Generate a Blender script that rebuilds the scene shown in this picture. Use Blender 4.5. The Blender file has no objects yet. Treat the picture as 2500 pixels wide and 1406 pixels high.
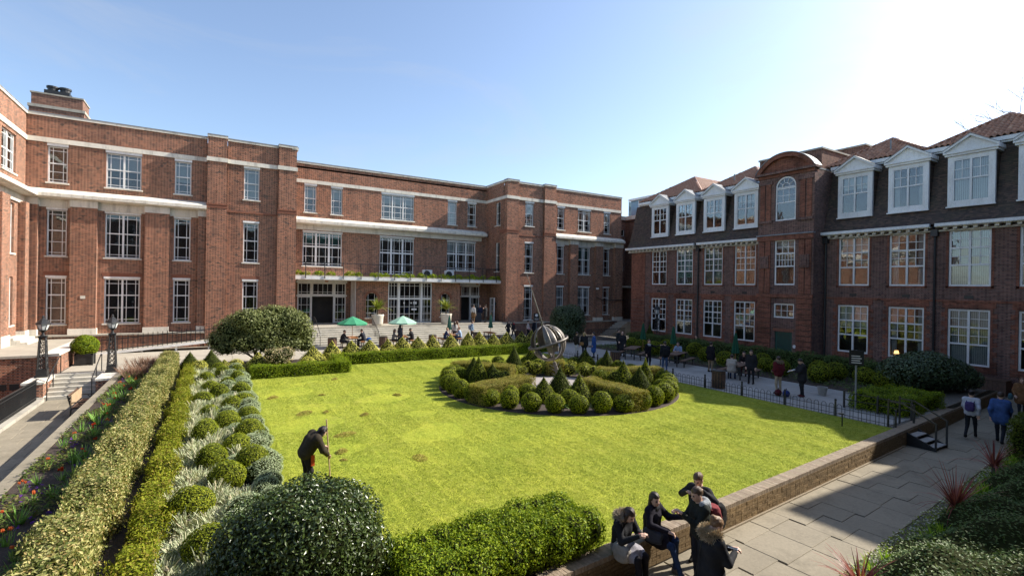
import bpy, math, random
import numpy as np
from mathutils import Matrix, Vector, Euler
random.seed(7); RNG = np.random.default_rng(11)
S = bpy.context.scene; COL = S.collection
PI = math.pi; R = math.radians

# ------------------------------------------------------------------ camera, sky, sun, exposure
camd = bpy.data.cameras.new('camera'); cam = bpy.data.objects.new('camera', camd); COL.objects.link(cam)
camd.sensor_width = 36.0; camd.lens = 36.0*1206.7/2500.0; camd.clip_start = 0.1; camd.clip_end = 3000
YAW, PITCH, ROLL = R(58.848), R(-0.0732), R(0.985)
_f = Vector((math.cos(PITCH)*math.cos(YAW), math.cos(PITCH)*math.sin(YAW), math.sin(PITCH)))
_r = Vector((math.sin(YAW), -math.cos(YAW), 0)); _u = _r.cross(_f)
_r2 = _r*math.cos(ROLL)+_u*math.sin(ROLL); _u2 = _u*math.cos(ROLL)-_r*math.sin(ROLL)
cam.matrix_world = Matrix(((_r2.x,_u2.x,-_f.x,0),(_r2.y,_u2.y,-_f.y,0),(_r2.z,_u2.z,-_f.z,4.7),(0,0,0,1)))
S.camera = cam
SUN = Vector((1.0, -0.18, 0.74)).normalized()
SUN_EL = math.asin(SUN.z)
W = bpy.data.worlds.new('World'); S.world = W; W.use_nodes = True
nt = W.node_tree; nt.nodes.clear()
sky = nt.nodes.new('ShaderNodeTexSky'); sky.sky_type = 'NISHITA'; sky.sun_disc = False
sky.sun_elevation = SUN_EL; sky.sun_rotation = math.atan2(SUN.x, SUN.y)
sky.air_density = 1.0; sky.dust_density = 1.2; sky.ozone_density = 3.0; sky.altitude = 30
bg = nt.nodes.new('ShaderNodeBackground'); bg.inputs['Strength'].default_value = 0.113
out = nt.nodes.new('ShaderNodeOutputWorld')
hs = nt.nodes.new('ShaderNodeHueSaturation'); hs.inputs['Saturation'].default_value = 0.92
nt.links.new(sky.outputs[0], hs.inputs['Color']); 
# thin high cirrus: pale streaks of the same brightness as the hazy sky round them
tcw = nt.nodes.new('ShaderNodeTexCoord'); mpw = nt.nodes.new('ShaderNodeMapping'); mpw.inputs['Scale'].default_value = (1.2, 2.6, 5.0); mpw.inputs['Rotation'].default_value = (0.2, 0.1, 0.6)
nt.links.new(tcw.outputs['Generated'], mpw.inputs[0])
nz = nt.nodes.new('ShaderNodeTexNoise'); nz.inputs['Scale'].default_value = 1.6; nz.inputs['Detail'].default_value = 8; nz.inputs['Roughness'].default_value = 0.62; nz.inputs['Distortion'].default_value = 0.7
nt.links.new(mpw.outputs[0], nz.inputs['Vector'])
crp = nt.nodes.new('ShaderNodeValToRGB'); crp.color_ramp.elements[0].position = 0.50; crp.color_ramp.elements[1].position = 0.80; crp.color_ramp.elements[1].color = (0.32, 0.32, 0.32, 1); nt.links.new(nz.outputs[0], crp.inputs[0])
mxw = nt.nodes.new('ShaderNodeMix'); mxw.data_type = 'RGBA'; nt.links.new(crp.outputs[0], mxw.inputs[0]); nt.links.new(hs.outputs[0], mxw.inputs[6]); mxw.inputs[7].default_value = (2.9, 3.0, 3.15, 1)
nt.links.new(mxw.outputs[2], bg.inputs[0]); nt.links.new(bg.outputs[0], out.inputs[0])
sund = bpy.data.lights.new('sun', 'SUN'); sund.energy = 4.4; sund.angle = R(0.55); sund.color = (1.0, 0.93, 0.82)
sun = bpy.data.objects.new('sun', sund); COL.objects.link(sun)
sun.rotation_euler = SUN.to_track_quat('Z', 'Y').to_euler(); sun.location = (40, -10, 60)
S.view_settings.view_transform = 'Standard'; S.view_settings.look = 'None'; S.view_settings.gamma = 1.0
S.view_settings.exposure = 1.1; S.view_settings.use_curve_mapping = False
S.render.engine = 'CYCLES'; S.cycles.use_denoising = True
S.cycles.max_bounces = 6; S.cycles.diffuse_bounces = 3; S.cycles.glossy_bounces = 3
S.cycles.transparent_max_bounces = 10; S.cycles.transmission_bounces = 4
S.cycles.caustics_reflective = False; S.cycles.caustics_refractive = False
S.cycles.sample_clamp_indirect = 6.0

# ------------------------------------------------------------------ helpers
def tag(o, label=None, cat=None, group=None, kind=None):
    if label: o['label'] = label
    if cat: o['category'] = cat
    if group: o['group'] = group
    if kind: o['kind'] = kind
    return o
def empty(name, loc=(0,0,0), rz=0.0, label=None, cat=None, group=None):
    o = bpy.data.objects.new(name, None); COL.objects.link(o); o.empty_display_size = 0.2
    o.location = loc; o.rotation_euler = (0,0,rz)
    return tag(o, label, cat, group)
def link(name, me, parent=None, loc=None, rot=None, scale=None):
    o = bpy.data.objects.new(name, me); COL.objects.link(o)
    if parent: o.parent = parent
    if loc is not None: o.location = loc
    if rot is not None: o.rotation_euler = rot
    if scale is not None: o.scale = scale
    return o
def np_mesh(name, V, F, mats, mi=None, smooth=False):
    V = np.asarray(V, np.float32).reshape(-1,3); F = np.asarray(F, np.int32)
    me = bpy.data.meshes.new(name); k = F.shape[1]
    me.vertices.add(len(V)); me.vertices.foreach_set('co', V.ravel())
    me.loops.add(F.size); me.loops.foreach_set('vertex_index', F.ravel())
    me.polygons.add(len(F)); me.polygons.foreach_set('loop_start', np.arange(0,F.size,k,dtype=np.int32))
    me.polygons.foreach_set('loop_total', np.full(len(F),k,np.int32))
    if mi is not None: me.polygons.foreach_set('material_index', np.asarray(mi,np.int32))
    me.polygons.foreach_set('use_smooth', np.full(len(F), smooth, bool))
    for m in (mats if isinstance(mats,(list,tuple)) else [mats]): me.materials.append(m)
    me.update(calc_edges=True); me.validate()
    return me
class MB:
    def __init__(s): s.V=[]; s.F=[]; s.M=[]
    def add(s, vs, fs, m=0):
        b=len(s.V); s.V += [tuple(v) for v in vs]
        for f in fs: s.F.append(tuple(b+i for i in f)); s.M.append(m)
        return s
    def box(s, x0,x1,y0,y1,z0,z1,m=0):
        return s.add([(x0,y0,z0),(x1,y0,z0),(x1,y1,z0),(x0,y1,z0),(x0,y0,z1),(x1,y0,z1),(x1,y1,z1),(x0,y1,z1)],
              [(0,3,2,1),(4,5,6,7),(0,1,5,4),(1,2,6,5),(2,3,7,6),(3,0,4,7)],m)
    def cbox(s, c, d, m=0):
        return s.box(c[0]-d[0]/2,c[0]+d[0]/2,c[1]-d[1]/2,c[1]+d[1]/2,c[2]-d[2]/2,c[2]+d[2]/2,m)
    def quad(s,a,b,c,d,m=0): return s.add([a,b,c,d],[(0,1,2,3)],m)
    def prism(s, poly, a0, a1, axis='y', m=0):
        # poly: 2D outline; axis: extrusion axis. y: (x,z), x: (y,z), z: (x,y)
        def P(p,a): return {'y':(p[0],a,p[1]),'x':(a,p[0],p[1]),'z':(p[0],p[1],a)}[axis]
        n=len(poly); vs=[P(p,a0) for p in poly]+[P(p,a1) for p in poly]
        fs=[tuple(range(n)),tuple(range(2*n-1,n-1,-1))]+[(i,i+n,(i+1)%n+n,(i+1)%n) for i in range(n)]
        return s.add(vs,fs,m)
    def tube(s, path, r, n=8, m=0, caps=True):
        P=[Vector(p) for p in path]; k=len(P); rs=r if isinstance(r,(list,tuple)) else [r]*k
        vs=[]; prev=None
        for i in range(k):
            t=(P[min(i+1,k-1)]-P[max(i-1,0)]).normalized()
            a=prev if prev is not None else (Vector((0,0,1)) if abs(t.z)<.9 else Vector((1,0,0)))
            a=(a-t*a.dot(t)).normalized(); prev=a; b=t.cross(a)
            for j in range(n):
                w=2*PI*j/n; vs.append(P[i]+(a*math.cos(w)+b*math.sin(w))*rs[i])
        fs=[(i*n+j,i*n+(j+1)%n,(i+1)*n+(j+1)%n,(i+1)*n+j) for i in range(k-1) for j in range(n)]
        if caps: fs += [tuple(range(n-1,-1,-1)), tuple(range((k-1)*n,k*n))]
        return s.add(vs,fs,m)
    def bar(s, a, b, w, h, m=0):
        # rectangular bar from a to b, w wide (horizontal), h high
        a=Vector(a); b=Vector(b); t=(b-a).normalized()
        sd=t.cross(Vector((0,0,1))); sd = Vector((1,0,0)) if sd.length<1e-3 else sd.normalized()
        up=sd.cross(t); sd=sd*w/2; up=up*h/2
        vs=[a-sd-up,a+sd-up,a+sd+up,a-sd+up,b-sd-up,b+sd-up,b+sd+up,b-sd+up]
        return s.add(vs,[(0,3,2,1),(4,5,6,7),(0,1,5,4),(1,2,6,5),(2,3,7,6),(3,0,4,7)],m)
    def lathe(s, prof, n=16, c=(0,0,0), m=0, top=True, a0=0.0):
        vs=[]; k=len(prof)
        for r_,z in prof:
            for j in range(n): vs.append((c[0]+r_*math.cos(2*PI*j/n+a0),c[1]+r_*math.sin(2*PI*j/n+a0),c[2]+z))
        fs=[(i*n+j,i*n+(j+1)%n,(i+1)*n+(j+1)%n,(i+1)*n+j) for i in range(k-1) for j in range(n)]
        if top: fs += [tuple(range(n-1,-1,-1)), tuple(range((k-1)*n,k*n))]
        return s.add(vs,fs,m)
    def xf(s, M):
        s.V=[tuple(M@Vector(v)) for v in s.V]; return s
    def mesh(s, name, mats, smooth=False):
        me=bpy.data.meshes.new(name); me.from_pydata(s.V,[],s.F)
        for m in (mats if isinstance(mats,(list,tuple)) else [mats]): me.materials.append(m)
        me.polygons.foreach_set('material_index', s.M)
        if smooth: me.polygons.foreach_set('use_smooth', [True]*len(s.F))
        me.update(); return me
    def build(s, name, mats, parent=None, smooth=False, loc=None, rot=None):
        return link(name, s.mesh(name,mats,smooth), parent, loc, rot)
def copy_tree(o, parent=None):
    c=o.copy(); COL.objects.link(c); c.parent=parent
    for ch in list(o.children): copy_tree(ch,c)
    return c
def smooth_by_angle(o, ang=40):
    me=o.data; me.polygons.foreach_set('use_smooth',[True]*len(me.polygons))
    me.set_sharp_from_angle(angle=R(ang)); return o

# ------------------------------------------------------------------ materials
def newmat(name):
    m=bpy.data.materials.new(name); m.use_nodes=True; t=m.node_tree; t.nodes.clear()
    o=t.nodes.new('ShaderNodeOutputMaterial'); b=t.nodes.new('ShaderNodeBsdfPrincipled')
    t.links.new(b.outputs[0],o.inputs[0]); return m,t,b,o
def nd(t,ty,**k):
    n=t.nodes.new(ty)
    for a,v in k.items():
        if a.startswith('i_'): n.inputs[a[2:]].default_value=v
        else: setattr(n,a,v)
    return n
def mth(t,op,a,b=None,c=None):
    n=t.nodes.new('ShaderNodeMath'); n.operation=op
    for i,v in enumerate((a,b,c)):
        if v is None: continue
        if isinstance(v,(int,float)): n.inputs[i].default_value=v
        else: t.links.new(v,n.inputs[i])
    return n.outputs[0]
def mixc(t,fac,a,b,mode='MIX'):
    n=t.nodes.new('ShaderNodeMix'); n.data_type='RGBA'; n.blend_type=mode
    for i,v in ((0,fac),(6,a),(7,b)):
        if isinstance(v,(int,float)): n.inputs[i].default_value=v
        elif isinstance(v,(tuple,list)): n.inputs[i].default_value=(*v[:3],1)
        else: t.links.new(v,n.inputs[i])
    return n.outputs[2]
def ramp(t,fac,stops):
    n=t.nodes.new('ShaderNodeValToRGB'); e=n.color_ramp.elements
    while len(e)<len(stops): e.new(0.5)
    for q,(p,c) in zip(e,stops): q.position=p; q.color=(*c[:3],1)
    t.links.new(fac,n.inputs[0]); return n.outputs[0]
def noise(t,vec,scale,detail=3,rough=0.5):
    n=nd(t,'ShaderNodeTexNoise'); n.inputs['Scale'].default_value=scale; n.inputs['Detail'].default_value=detail; n.inputs['Roughness'].default_value=rough
    if vec is not None: t.links.new(vec,n.inputs['Vector'])
    return n.outputs[0]
def bump(t,b,h,strength=0.3,dist=0.02):
    n=nd(t,'ShaderNodeBump'); n.inputs['Strength'].default_value=strength; n.inputs['Distance'].default_value=dist
    t.links.new(h,n.inputs['Height']); t.links.new(n.outputs[0],b.inputs['Normal'])
def pm(name,c1,c2=None,scale=6.0,rough=0.7,bmp=0.0,spec=0.5,metal=0.0,world=False,c3=None,bscale=None,rand=0.0):
    m,t,b,o=newmat(name)
    vec=(nd(t,'ShaderNodeNewGeometry').outputs['Position'] if world else nd(t,'ShaderNodeTexCoord').outputs['Object'])
    if c2 is None: c2=tuple(x*0.75 for x in c1)
    n1=noise(t,vec,scale,4,0.6)
    col=ramp(t,n1,[(0.35,c1),(0.65,c2)] if c3 is None else [(0.3,c1),(0.52,c2),(0.72,c3)])
    if rand:
        ri=nd(t,'ShaderNodeObjectInfo').outputs['Random']
        v=mth(t,'ADD',mth(t,'MULTIPLY',ri,rand),1-rand/2)
        h=nd(t,'ShaderNodeHueSaturation'); t.links.new(col,h.inputs['Color']); t.links.new(v,h.inputs['Value']); col=h.outputs[0]
    t.links.new(col,b.inputs['Base Color']); b.inputs['Roughness'].default_value=rough
    b.inputs['Metallic'].default_value=metal; b.inputs['Specular IOR Level'].default_value=spec
    if bmp: bump(t,b,noise(t,vec,bscale or scale*6,3,0.6),bmp)
    return m
def brickmat(name,stretch,header,mortar,dirt=0.25,stones=None):
    # Flemish bond from world position: stretchers and headers alternate, every other course shifted
    m,t,b,o=newmat(name); g=nd(t,'ShaderNodeNewGeometry')
    sp=nd(t,'ShaderNodeSeparateXYZ'); t.links.new(g.outputs['Position'],sp.inputs[0])
    sn=nd(t,'ShaderNodeSeparateXYZ'); t.links.new(g.outputs['True Normal'],sn.inputs[0])
    fy=mth(t,'GREATER_THAN',mth(t,'ABSOLUTE',sn.outputs[1]),0.6)
    x=mth(t,'ADD',mth(t,'MULTIPLY',sp.outputs[0],fy),mth(t,'MULTIPLY',sp.outputs[1],mth(t,'SUBTRACT',1.0,fy)))
    zr=mth(t,'DIVIDE',sp.outputs[2],0.075); row=mth(t,'FLOOR',zr); fz=mth(t,'FRACT',zr)
    odd=mth(t,'MULTIPLY',mth(t,'FLOORED_MODULO',row,2.0),0.5)
    uu=mth(t,'ADD',mth(t,'DIVIDE',x,0.3375),odd); iu=mth(t,'FLOOR',uu); fu=mth(t,'FRACT',uu)
    hd=mth(t,'GREATER_THAN',fu,0.667)
    e=mth(t,'MINIMUM',mth(t,'MINIMUM',fu,mth(t,'SUBTRACT',1.0,fu)),mth(t,'ABSOLUTE',mth(t,'SUBTRACT',fu,0.667)))
    jv=mth(t,'LESS_THAN',e,0.016); jh=mth(t,'LESS_THAN',fz,0.14); joint=mth(t,'MAXIMUM',jv,jh)
    cv=nd(t,'ShaderNodeCombineXYZ'); t.links.new(mth(t,'ADD',mth(t,'MULTIPLY',iu,2.0),hd),cv.inputs[0]); t.links.new(row,cv.inputs[1])
    wn=nd(t,'ShaderNodeTexWhiteNoise',noise_dimensions='3D'); t.links.new(cv.outputs[0],wn.inputs[0])
    rs=ramp(t,wn.outputs[0],[(0.0,tuple(c*0.62 for c in stretch)),(0.45,stretch),(0.85,tuple(min(1,c*1.25) for c in stretch)),(1.0,tuple(c*0.5 for c in header))])
    rh=ramp(t,wn.outputs[0],[(0.0,tuple(c*0.6 for c in header)),(0.6,header),(1.0,stretch)])
    col=mixc(t,hd,rs,rh); col=mixc(t,joint,col,mortar)
    big=noise(t,g.outputs['Position'],0.35,5,0.65)
    col=mixc(t,1.0,col,ramp(t,big,[(0.3,(1-dirt*1.5,)*3),(0.5,(1,1,1)),(0.7,(1+dirt*0.4,1+dirt*0.35,1+dirt*0.25))]),'MULTIPLY')
    mp=nd(t,'ShaderNodeMapping'); mp.inputs['Scale'].default_value=(1.1,1.1,0.10); t.links.new(g.outputs['Position'],mp.inputs[0])
    col=mixc(t,1.0,col,ramp(t,noise(t,mp.outputs[0],1.6,5,0.7),[(0.34,(0.76,0.76,0.78)),(0.5,(1,1,1)),(0.68,(1.10,1.08,1.05))]),'MULTIPLY')
    t.links.new(col,b.inputs['Base Color']); b.inputs['Roughness'].default_value=0.9; b.inputs['Specular IOR Level'].default_value=0.2
    bump(t,b,mth(t,'ADD',mth(t,'SUBTRACT',1.0,joint),mth(t,'MULTIPLY',wn.outputs[0],0.3)),0.5,0.008)
    return m
LEAFGAIN=1.9
def leafmat(name,cols,rough=0.5,spec=0.4,trans=0.25):
    if rough>=0.4: spec*=0.3
    m,t,b,o=newmat(name); g=nd(t,'ShaderNodeNewGeometry')
    cols=[tuple(min(.8,x*LEAFGAIN) for x in c) for c in cols]; k=len(cols); col=ramp(t,g.outputs['Random Per Island'],[(i/(k-1) if k>1 else 0,c) for i,c in enumerate(cols)])
    big=noise(t,g.outputs['Position'],1.6,3,0.5)
    col=mixc(t,1.0,col,ramp(t,big,[(0.3,(0.80,0.82,0.74)),(0.7,(1.15,1.12,1.05))]),'MULTIPLY')
    t.links.new(col,b.inputs['Base Color']); b.inputs['Roughness'].default_value=rough; b.inputs['Specular IOR Level'].default_value=spec
    tr=nd(t,'ShaderNodeBsdfTranslucent'); t.links.new(mixc(t,1.0,col,(1.3,1.3,0.7),'MULTIPLY'),tr.inputs[0])
    mx=nd(t,'ShaderNodeMixShader'); mx.inputs[0].default_value=trans
    t.links.new(b.outputs[0],mx.inputs[1]); t.links.new(tr.outputs[0],mx.inputs[2]); t.links.new(mx.outputs[0],o.inputs[0])
    return m
MT={}
def stained(name,c,dark,rough=0.85,streak=(1.3,1.3,0.16),amount=0.75,bmp=0.15):
    # weathered masonry: cloudy tone, rain streaks, grime with its own shape
    m,t,b,o=newmat(name); g=nd(t,'ShaderNodeNewGeometry'); P=g.outputs['Position']
    col=ramp(t,noise(t,P,1.1,5,0.6),[(0.3,tuple(x*0.86 for x in c)),(0.6,c)])
    mp=nd(t,'ShaderNodeMapping'); mp.inputs['Scale'].default_value=streak; t.links.new(P,mp.inputs[0])
    st=mth(t,'MULTIPLY',ramp(t,noise(t,mp.outputs[0],1.9,6,0.72),[(0.50,(0,0,0)),(0.72,(1,1,1))]),amount)
    col=mixc(t,st,col,dark); col=mixc(t,1.0,col,ramp(t,noise(t,P,16,3,0.6),[(0.3,(0.88,0.88,0.88)),(0.7,(1.06,1.06,1.06))]),'MULTIPLY')
    ri=nd(t,'ShaderNodeObjectInfo').outputs['Random']; h=nd(t,'ShaderNodeHueSaturation'); t.links.new(col,h.inputs['Color']); t.links.new(mth(t,'ADD',mth(t,'MULTIPLY',ri,0.14),0.93),h.inputs['Value'])
    t.links.new(h.outputs[0],b.inputs['Base Color']); b.inputs['Roughness'].default_value=rough; b.inputs['Specular IOR Level'].default_value=0.3
    bump(t,b,noise(t,P,28,3,0.6),bmp); return m
MT['brick']=brickmat('red_brick',(0.300,0.124,0.072),(0.115,0.060,0.048),(0.46,0.39,0.30),0.16)
MT['brick_arch']=pm('rubbed_red_brick',(0.25,0.10,0.058),(0.19,0.078,0.048),5,0.9,0.1,world=True)
MT['brick2']=brickmat('plum_brick',(0.185,0.095,0.075),(0.11,0.066,0.06),(0.31,0.255,0.215))
MT['redress']=brickmat('red_brick_dressing',(0.25,0.092,0.058),(0.21,0.078,0.05),(0.26,0.17,0.125),0.35)
MT['brick_gap']=brickmat('far_brick',(0.21,0.105,0.072),(0.14,0.07,0.055),(0.30,0.24,0.19))
MT['stone']=stained('portland_stone',(0.72,0.68,0.59),(0.30,0.28,0.24))
MT['lead']=pm('lead_flashing',(0.16,0.17,0.18),(0.25,0.26,0.27),2,0.6,0.1,world=True)
MT['coping']=stained('coping_stone',(0.40,0.37,0.31),(0.17,0.16,0.13))
MT['white']=stained('white_paint',(0.82,0.82,0.80),(0.52,0.51,0.47),0.45,(2.2,2.2,0.5),0.5,0.03)
MT['slate']=pm('dark_mansard_tile',(0.055,0.045,0.042),(0.085,0.065,0.058),2,0.8,world=True)
MT['iron']=pm('black_iron',(0.012,0.013,0.014),(0.022,0.023,0.024),9,0.42,0.05)
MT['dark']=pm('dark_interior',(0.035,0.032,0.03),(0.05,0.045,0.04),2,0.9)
MT['blind']=pm('pale_blind',(0.55,0.56,0.56),(0.5,0.51,0.52),3,0.8)
MT['curtain']=pm('curtain_cloth',(0.5,0.5,0.52),(0.4,0.4,0.43),5,0.9)
MT['greenblind']=pm('green_blind',(0.02,0.16,0.13),(0.02,0.13,0.11),3,0.8)
MT['soil']=pm('dark_soil',(0.035,0.024,0.018),(0.06,0.04,0.03),14,0.95,0.8,world=True,bscale=30)
MT['timber']=pm('weathered_timber',(0.10,0.055,0.035),(0.16,0.09,0.055),9,0.7,0.15)
MT['timber_or']=pm('orange_timber',(0.36,0.16,0.06),(0.28,0.12,0.05),9,0.6,0.15)
MT['green_canvas']=pm('green_canvas',(0.035,0.26,0.13),(0.03,0.22,0.11),3,0.8)
MT['pale_canvas']=pm('faded_green_canvas',(0.30,0.50,0.38),(0.26,0.45,0.34),3,0.8)
MT['green_dark']=pm('dark_green_canvas',(0.012,0.10,0.05),(0.01,0.08,0.04),3,0.8)
def glassmat():
    m,t,b,o=newmat('window_glass'); t.nodes.remove(b)
    tr=nd(t,'ShaderNodeBsdfTransparent'); tr.inputs[0].default_value=(0.86,0.89,0.88,1)
    gl=nd(t,'ShaderNodeBsdfGlossy'); gl.inputs['Roughness'].default_value=0.02; gl.inputs[0].default_value=(0.95,0.97,1,1)
    fr=nd(t,'ShaderNodeFresnel'); fr.inputs[0].default_value=1.5
    n=noise(t,nd(t,'ShaderNodeNewGeometry').outputs['Position'],2.2,2,0.5)
    bp=nd(t,'ShaderNodeBump'); bp.inputs['Strength'].default_value=0.12; bp.inputs['Distance'].default_value=0.02
    t.links.new(n,bp.inputs['Height']); t.links.new(bp.outputs[0],gl.inputs['Normal'])
    mx=nd(t,'ShaderNodeMixShader'); t.links.new(mth(t,'ADD',fr.outputs[0],0.03),mx.inputs[0])
    t.links.new(tr.outputs[0],mx.inputs[1]); t.links.new(gl.outputs[0],mx.inputs[2]); t.links.new(mx.outputs[0],o.inputs[0])
    return m
MT['glass']=glassmat()
# ------------------------------------------------------------------ the ground, terraces, paths and lawn
WPAR=set()
_link0=link
def link(name, me, parent=None, loc=None, rot=None, scale=None):
    o=_link0(name,me,parent,loc,rot,scale)
    if parent is not None and parent.name in WPAR:
        o.matrix_parent_inverse=Matrix.Translation(parent.location).inverted()
    return o
def wempty(name, loc, label, cat, group=None):
    e=empty(name,loc,0,label,cat,group); WPAR.add(e.name); return e
def wallY(x): return 6.05+0.0705*x            # front face of the long low brick wall
def edgeY(x): return 3.92+0.0705*x            # far side of the flagged path
WANG=math.atan(0.0705)
def lawnmat():
    m,t,b,o=newmat('mown_grass'); g=nd(t,'ShaderNodeNewGeometry'); P=g.outputs['Position']
    n1=noise(t,P,0.45,4,0.6); n2=noise(t,P,5.0,4,0.7); n3=noise(t,P,38.0,3,0.7)
    col=ramp(t,n2,[(0.25,(0.22,0.255,0.028)),(0.5,(0.32,0.35,0.042)),(0.75,(0.43,0.435,0.075))])
    mp=nd(t,'ShaderNodeMapping'); mp.inputs['Scale'].default_value=(1.35,0.2,1); mp.inputs['Rotation'].default_value=(0,0,R(4)); t.links.new(P,mp.inputs[0])
    rows=noise(t,mp.outputs[0],2.6,3,0.75)
    col=mixc(t,1.0,col,ramp(t,rows,[(0.30,(0.74,0.80,0.64)),(0.45,(0.98,1.0,0.95)),(0.72,(1.12,1.1,1.08))]),'MULTIPLY')
    col=mixc(t,1.0,col,ramp(t,n1,[(0.3,(0.80,0.88,0.8)),(0.7,(1.14,1.08,1.05))]),'MULTIPLY')
    col=mixc(t,1.0,col,ramp(t,n3,[(0.3,(0.60,0.64,0.55)),(0.7,(1.28,1.25,1.2))]),'MULTIPLY')
    # bare thatchy patches where the lawn is being raked
    sx=nd(t,'ShaderNodeSeparateXYZ'); t.links.new(P,sx.inputs[0])
    dx=mth(t,'DIVIDE',mth(t,'SUBTRACT',sx.outputs[0],4.6),3.0); dy=mth(t,'DIVIDE',mth(t,'SUBTRACT',sx.outputs[1],19.0),6.0)
    rr=mth(t,'ADD',mth(t,'MULTIPLY',dx,dx),mth(t,'MULTIPLY',dy,dy))
    zone=mth(t,'MULTIPLY',mth(t,'SUBTRACT',1.25,rr),0.8); zone=mth(t,'MAXIMUM',mth(t,'MINIMUM',zone,1.0),0.0)
    pt=ramp(t,noise(t,P,1.3,5,0.7),[(0.50,(0,0,0)),(0.66,(1,1,1))])
    col=mixc(t,mth(t,'MULTIPLY',mth(t,'MULTIPLY',pt,zone),0.35),col,(0.25,0.22,0.06))
    t.links.new(col,b.inputs['Base Color']); b.inputs['Roughness'].default_value=0.85; b.inputs['Specular IOR Level'].default_value=0.15
    bump(t,b,mth(t,'ADD',n3,mth(t,'MULTIPLY',rows,0.6)),0.7,0.035); return m
MT['lawn']=lawnmat()
MT['paving']=stained('york_stone_flags',(0.275,0.238,0.175),(0.14,0.12,0.085),0.85,(0.7,0.7,0.7),0.6,0.2)
MT['patio']=stained('pale_patio_flags',(0.40,0.365,0.30),(0.25,0.23,0.19),0.85,(0.6,0.6,0.6),0.5,0.15)
MT['patio2']=stained('grey_patio_flags',(0.34,0.33,0.31),(0.21,0.205,0.19),0.8,(0.6,0.6,0.6),0.5,0.15)
MT['mortar']=pm('dark_joint',(0.16,0.14,0.11),(0.10,0.09,0.075),6,0.95,0.2,world=True)
MT['step']=stained('step_stone',(0.50,0.47,0.40),(0.22,0.21,0.17),0.85,(0.5,0.5,1.2),0.7,0.2)
MT['base']=pm('earth_base',(0.10,0.09,0.075),(0.14,0.125,0.1),0.3,0.95,world=True)
MT['gravel']=pm('pale_gravel',(0.42,0.38,0.36),(0.25,0.22,0.21),24,0.9,0.8,world=True,c3=(0.5,0.46,0.44),bscale=40)

g=MB(); g.quad((-900,-900,-1.6),(900,-900,-1.6),(900,900,-1.6),(-900,900,-1.6)); tag(g.build('ground',MT['base']),kind='structure')
# raised terrace that carries the lawn, the beds and the patios
g=MB(); g.prism([(-3.8,wallY(-3.8)+.3),(33.2,wallY(33.2)+.3),(33.2,43.1),(-6.65,43.1),(-6.65,32.9),(-3.8,32.9)],-1.6,-0.03,'z'); tag(g.build('terrace',MT['mortar']),kind='structure')
lw=[(1.45,wallY(1.45)+.34),(20.45,wallY(20.45)+.34),(20.45,29.75),(1.45,29.75)]
g=MB(); g.prism(lw,-0.02,0.0,'z'); tag(g.build('lawn',MT['lawn']),kind='structure')
g=MB(); g.prism([(-3.83,wallY(-3.8)+.34),(1.45,wallY(1.4)+.34),(1.45,33.3),(-3.83,33.3)],-0.02,0.004,'z'); tag(g.build('garden_bed',MT['soil']),kind='structure')
g=MB(); g.box(1.452,21.6,29.752,33.2,-0.02,0.006); tag(g.build('garden_bed',MT['soil']),kind='structure')
g=MB(); g.box(26.0,32.4,10.2,31.4,-0.02,0.02); tag(g.build('garden_bed',MT['soil']),kind='structure')
g=MB(); g.lathe([(0.0,0.0),(5.6,0.0),(5.55,0.03),(0.0,0.04)],64,(14.2,19.2,0.0),top=False); tag(g.build('garden_bed',MT['soil']),kind='structure')
g=MB(); g.lathe([(0.0,0.0),(2.3,0.0),(2.28,0.05),(0.0,0.055)],40,(14.2,19.2,0.0),top=False); tag(g.build('gravel_circle',MT['gravel']),kind='structure')
# lower flagged path in front of the wall and the ground it lies in
g=MB(); g.prism([(-12,-14),(36.15,-14),(36.15,wallY(36)+.1),(-3.8,wallY(-3.8)+.1),(-12,wallY(-12))],-1.58,-0.53,'z'); lp=tag(g.build('path',MT['mortar']),kind='structure')
g=MB(); g.prism([(33.2,wallY(33.2)+.1),(36.15,wallY(36)+.1),(36.15,43.0),(33.2,43.0)],-1.58,-0.51,'z'); tag(g.build('pavement',MT['patio2']),kind='structure')
# flags: courses cross the path, joints staggered
slabs={}
def slab(parent, cx, cy, w, d, ztop, rz, mat, h=0.05, tilt=0.25):
    k=(round(w,2),round(d,2),h,mat.name)
    if k not in slabs:
        m=MB(); e=0.008
        m.add([(-w/2,-d/2,-h),(w/2,-d/2,-h),(w/2,d/2,-h),(-w/2,d/2,-h),(-w/2,-d/2,-e),(w/2,-d/2,-e),(w/2,d/2,-e),(-w/2,d/2,-e),
               (-w/2+e,-d/2+e,0),(w/2-e,-d/2+e,0),(w/2-e,d/2-e,0),(-w/2+e,d/2-e,0)],
              [(0,1,5,4),(1,2,6,5),(2,3,7,6),(3,0,4,7),(4,5,9,8),(5,6,10,9),(6,7,11,10),(7,4,8,11),(8,9,10,11)])
        slabs[k]=m.mesh('paving_slab',mat)
    t=R(tilt); return link('paving_slab',slabs[k],parent,(cx,cy,ztop+random.uniform(-.003,.003)),(random.uniform(-t,t)*.3,random.uniform(-t,t)*.3,rz))
def course_run(parent, u0, u1, v0f, v1f, put, wid=(0.6,0.75,0.9), gap=0.011, split=(0.6,0.75,0.9,1.05)):
    u=u0; i=0
    while u<u1:
        w=random.choice(wid); v0,v1=v0f(u+w/2),v1f(u+w/2); v=v0; first=True
        while v<v1-0.12:
            d=random.choice(split)
            if first and i%2: d*=0.6
            first=False
            if v1-(v+d)<0.3: d=v1-v
            put(u+w/2, v+d/2, round(w-gap,2), round(d-gap,2)); v+=d
        u+=w; i+=1
course_run(lp,3.0,36.0,edgeY,lambda u:wallY(u)-0.02,lambda u,v,w,d:slab(lp,u,v,w,d,-0.5,WANG,MT['paving']),(0.75,0.9,1.05),split=(0.75,0.9,1.2))
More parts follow.
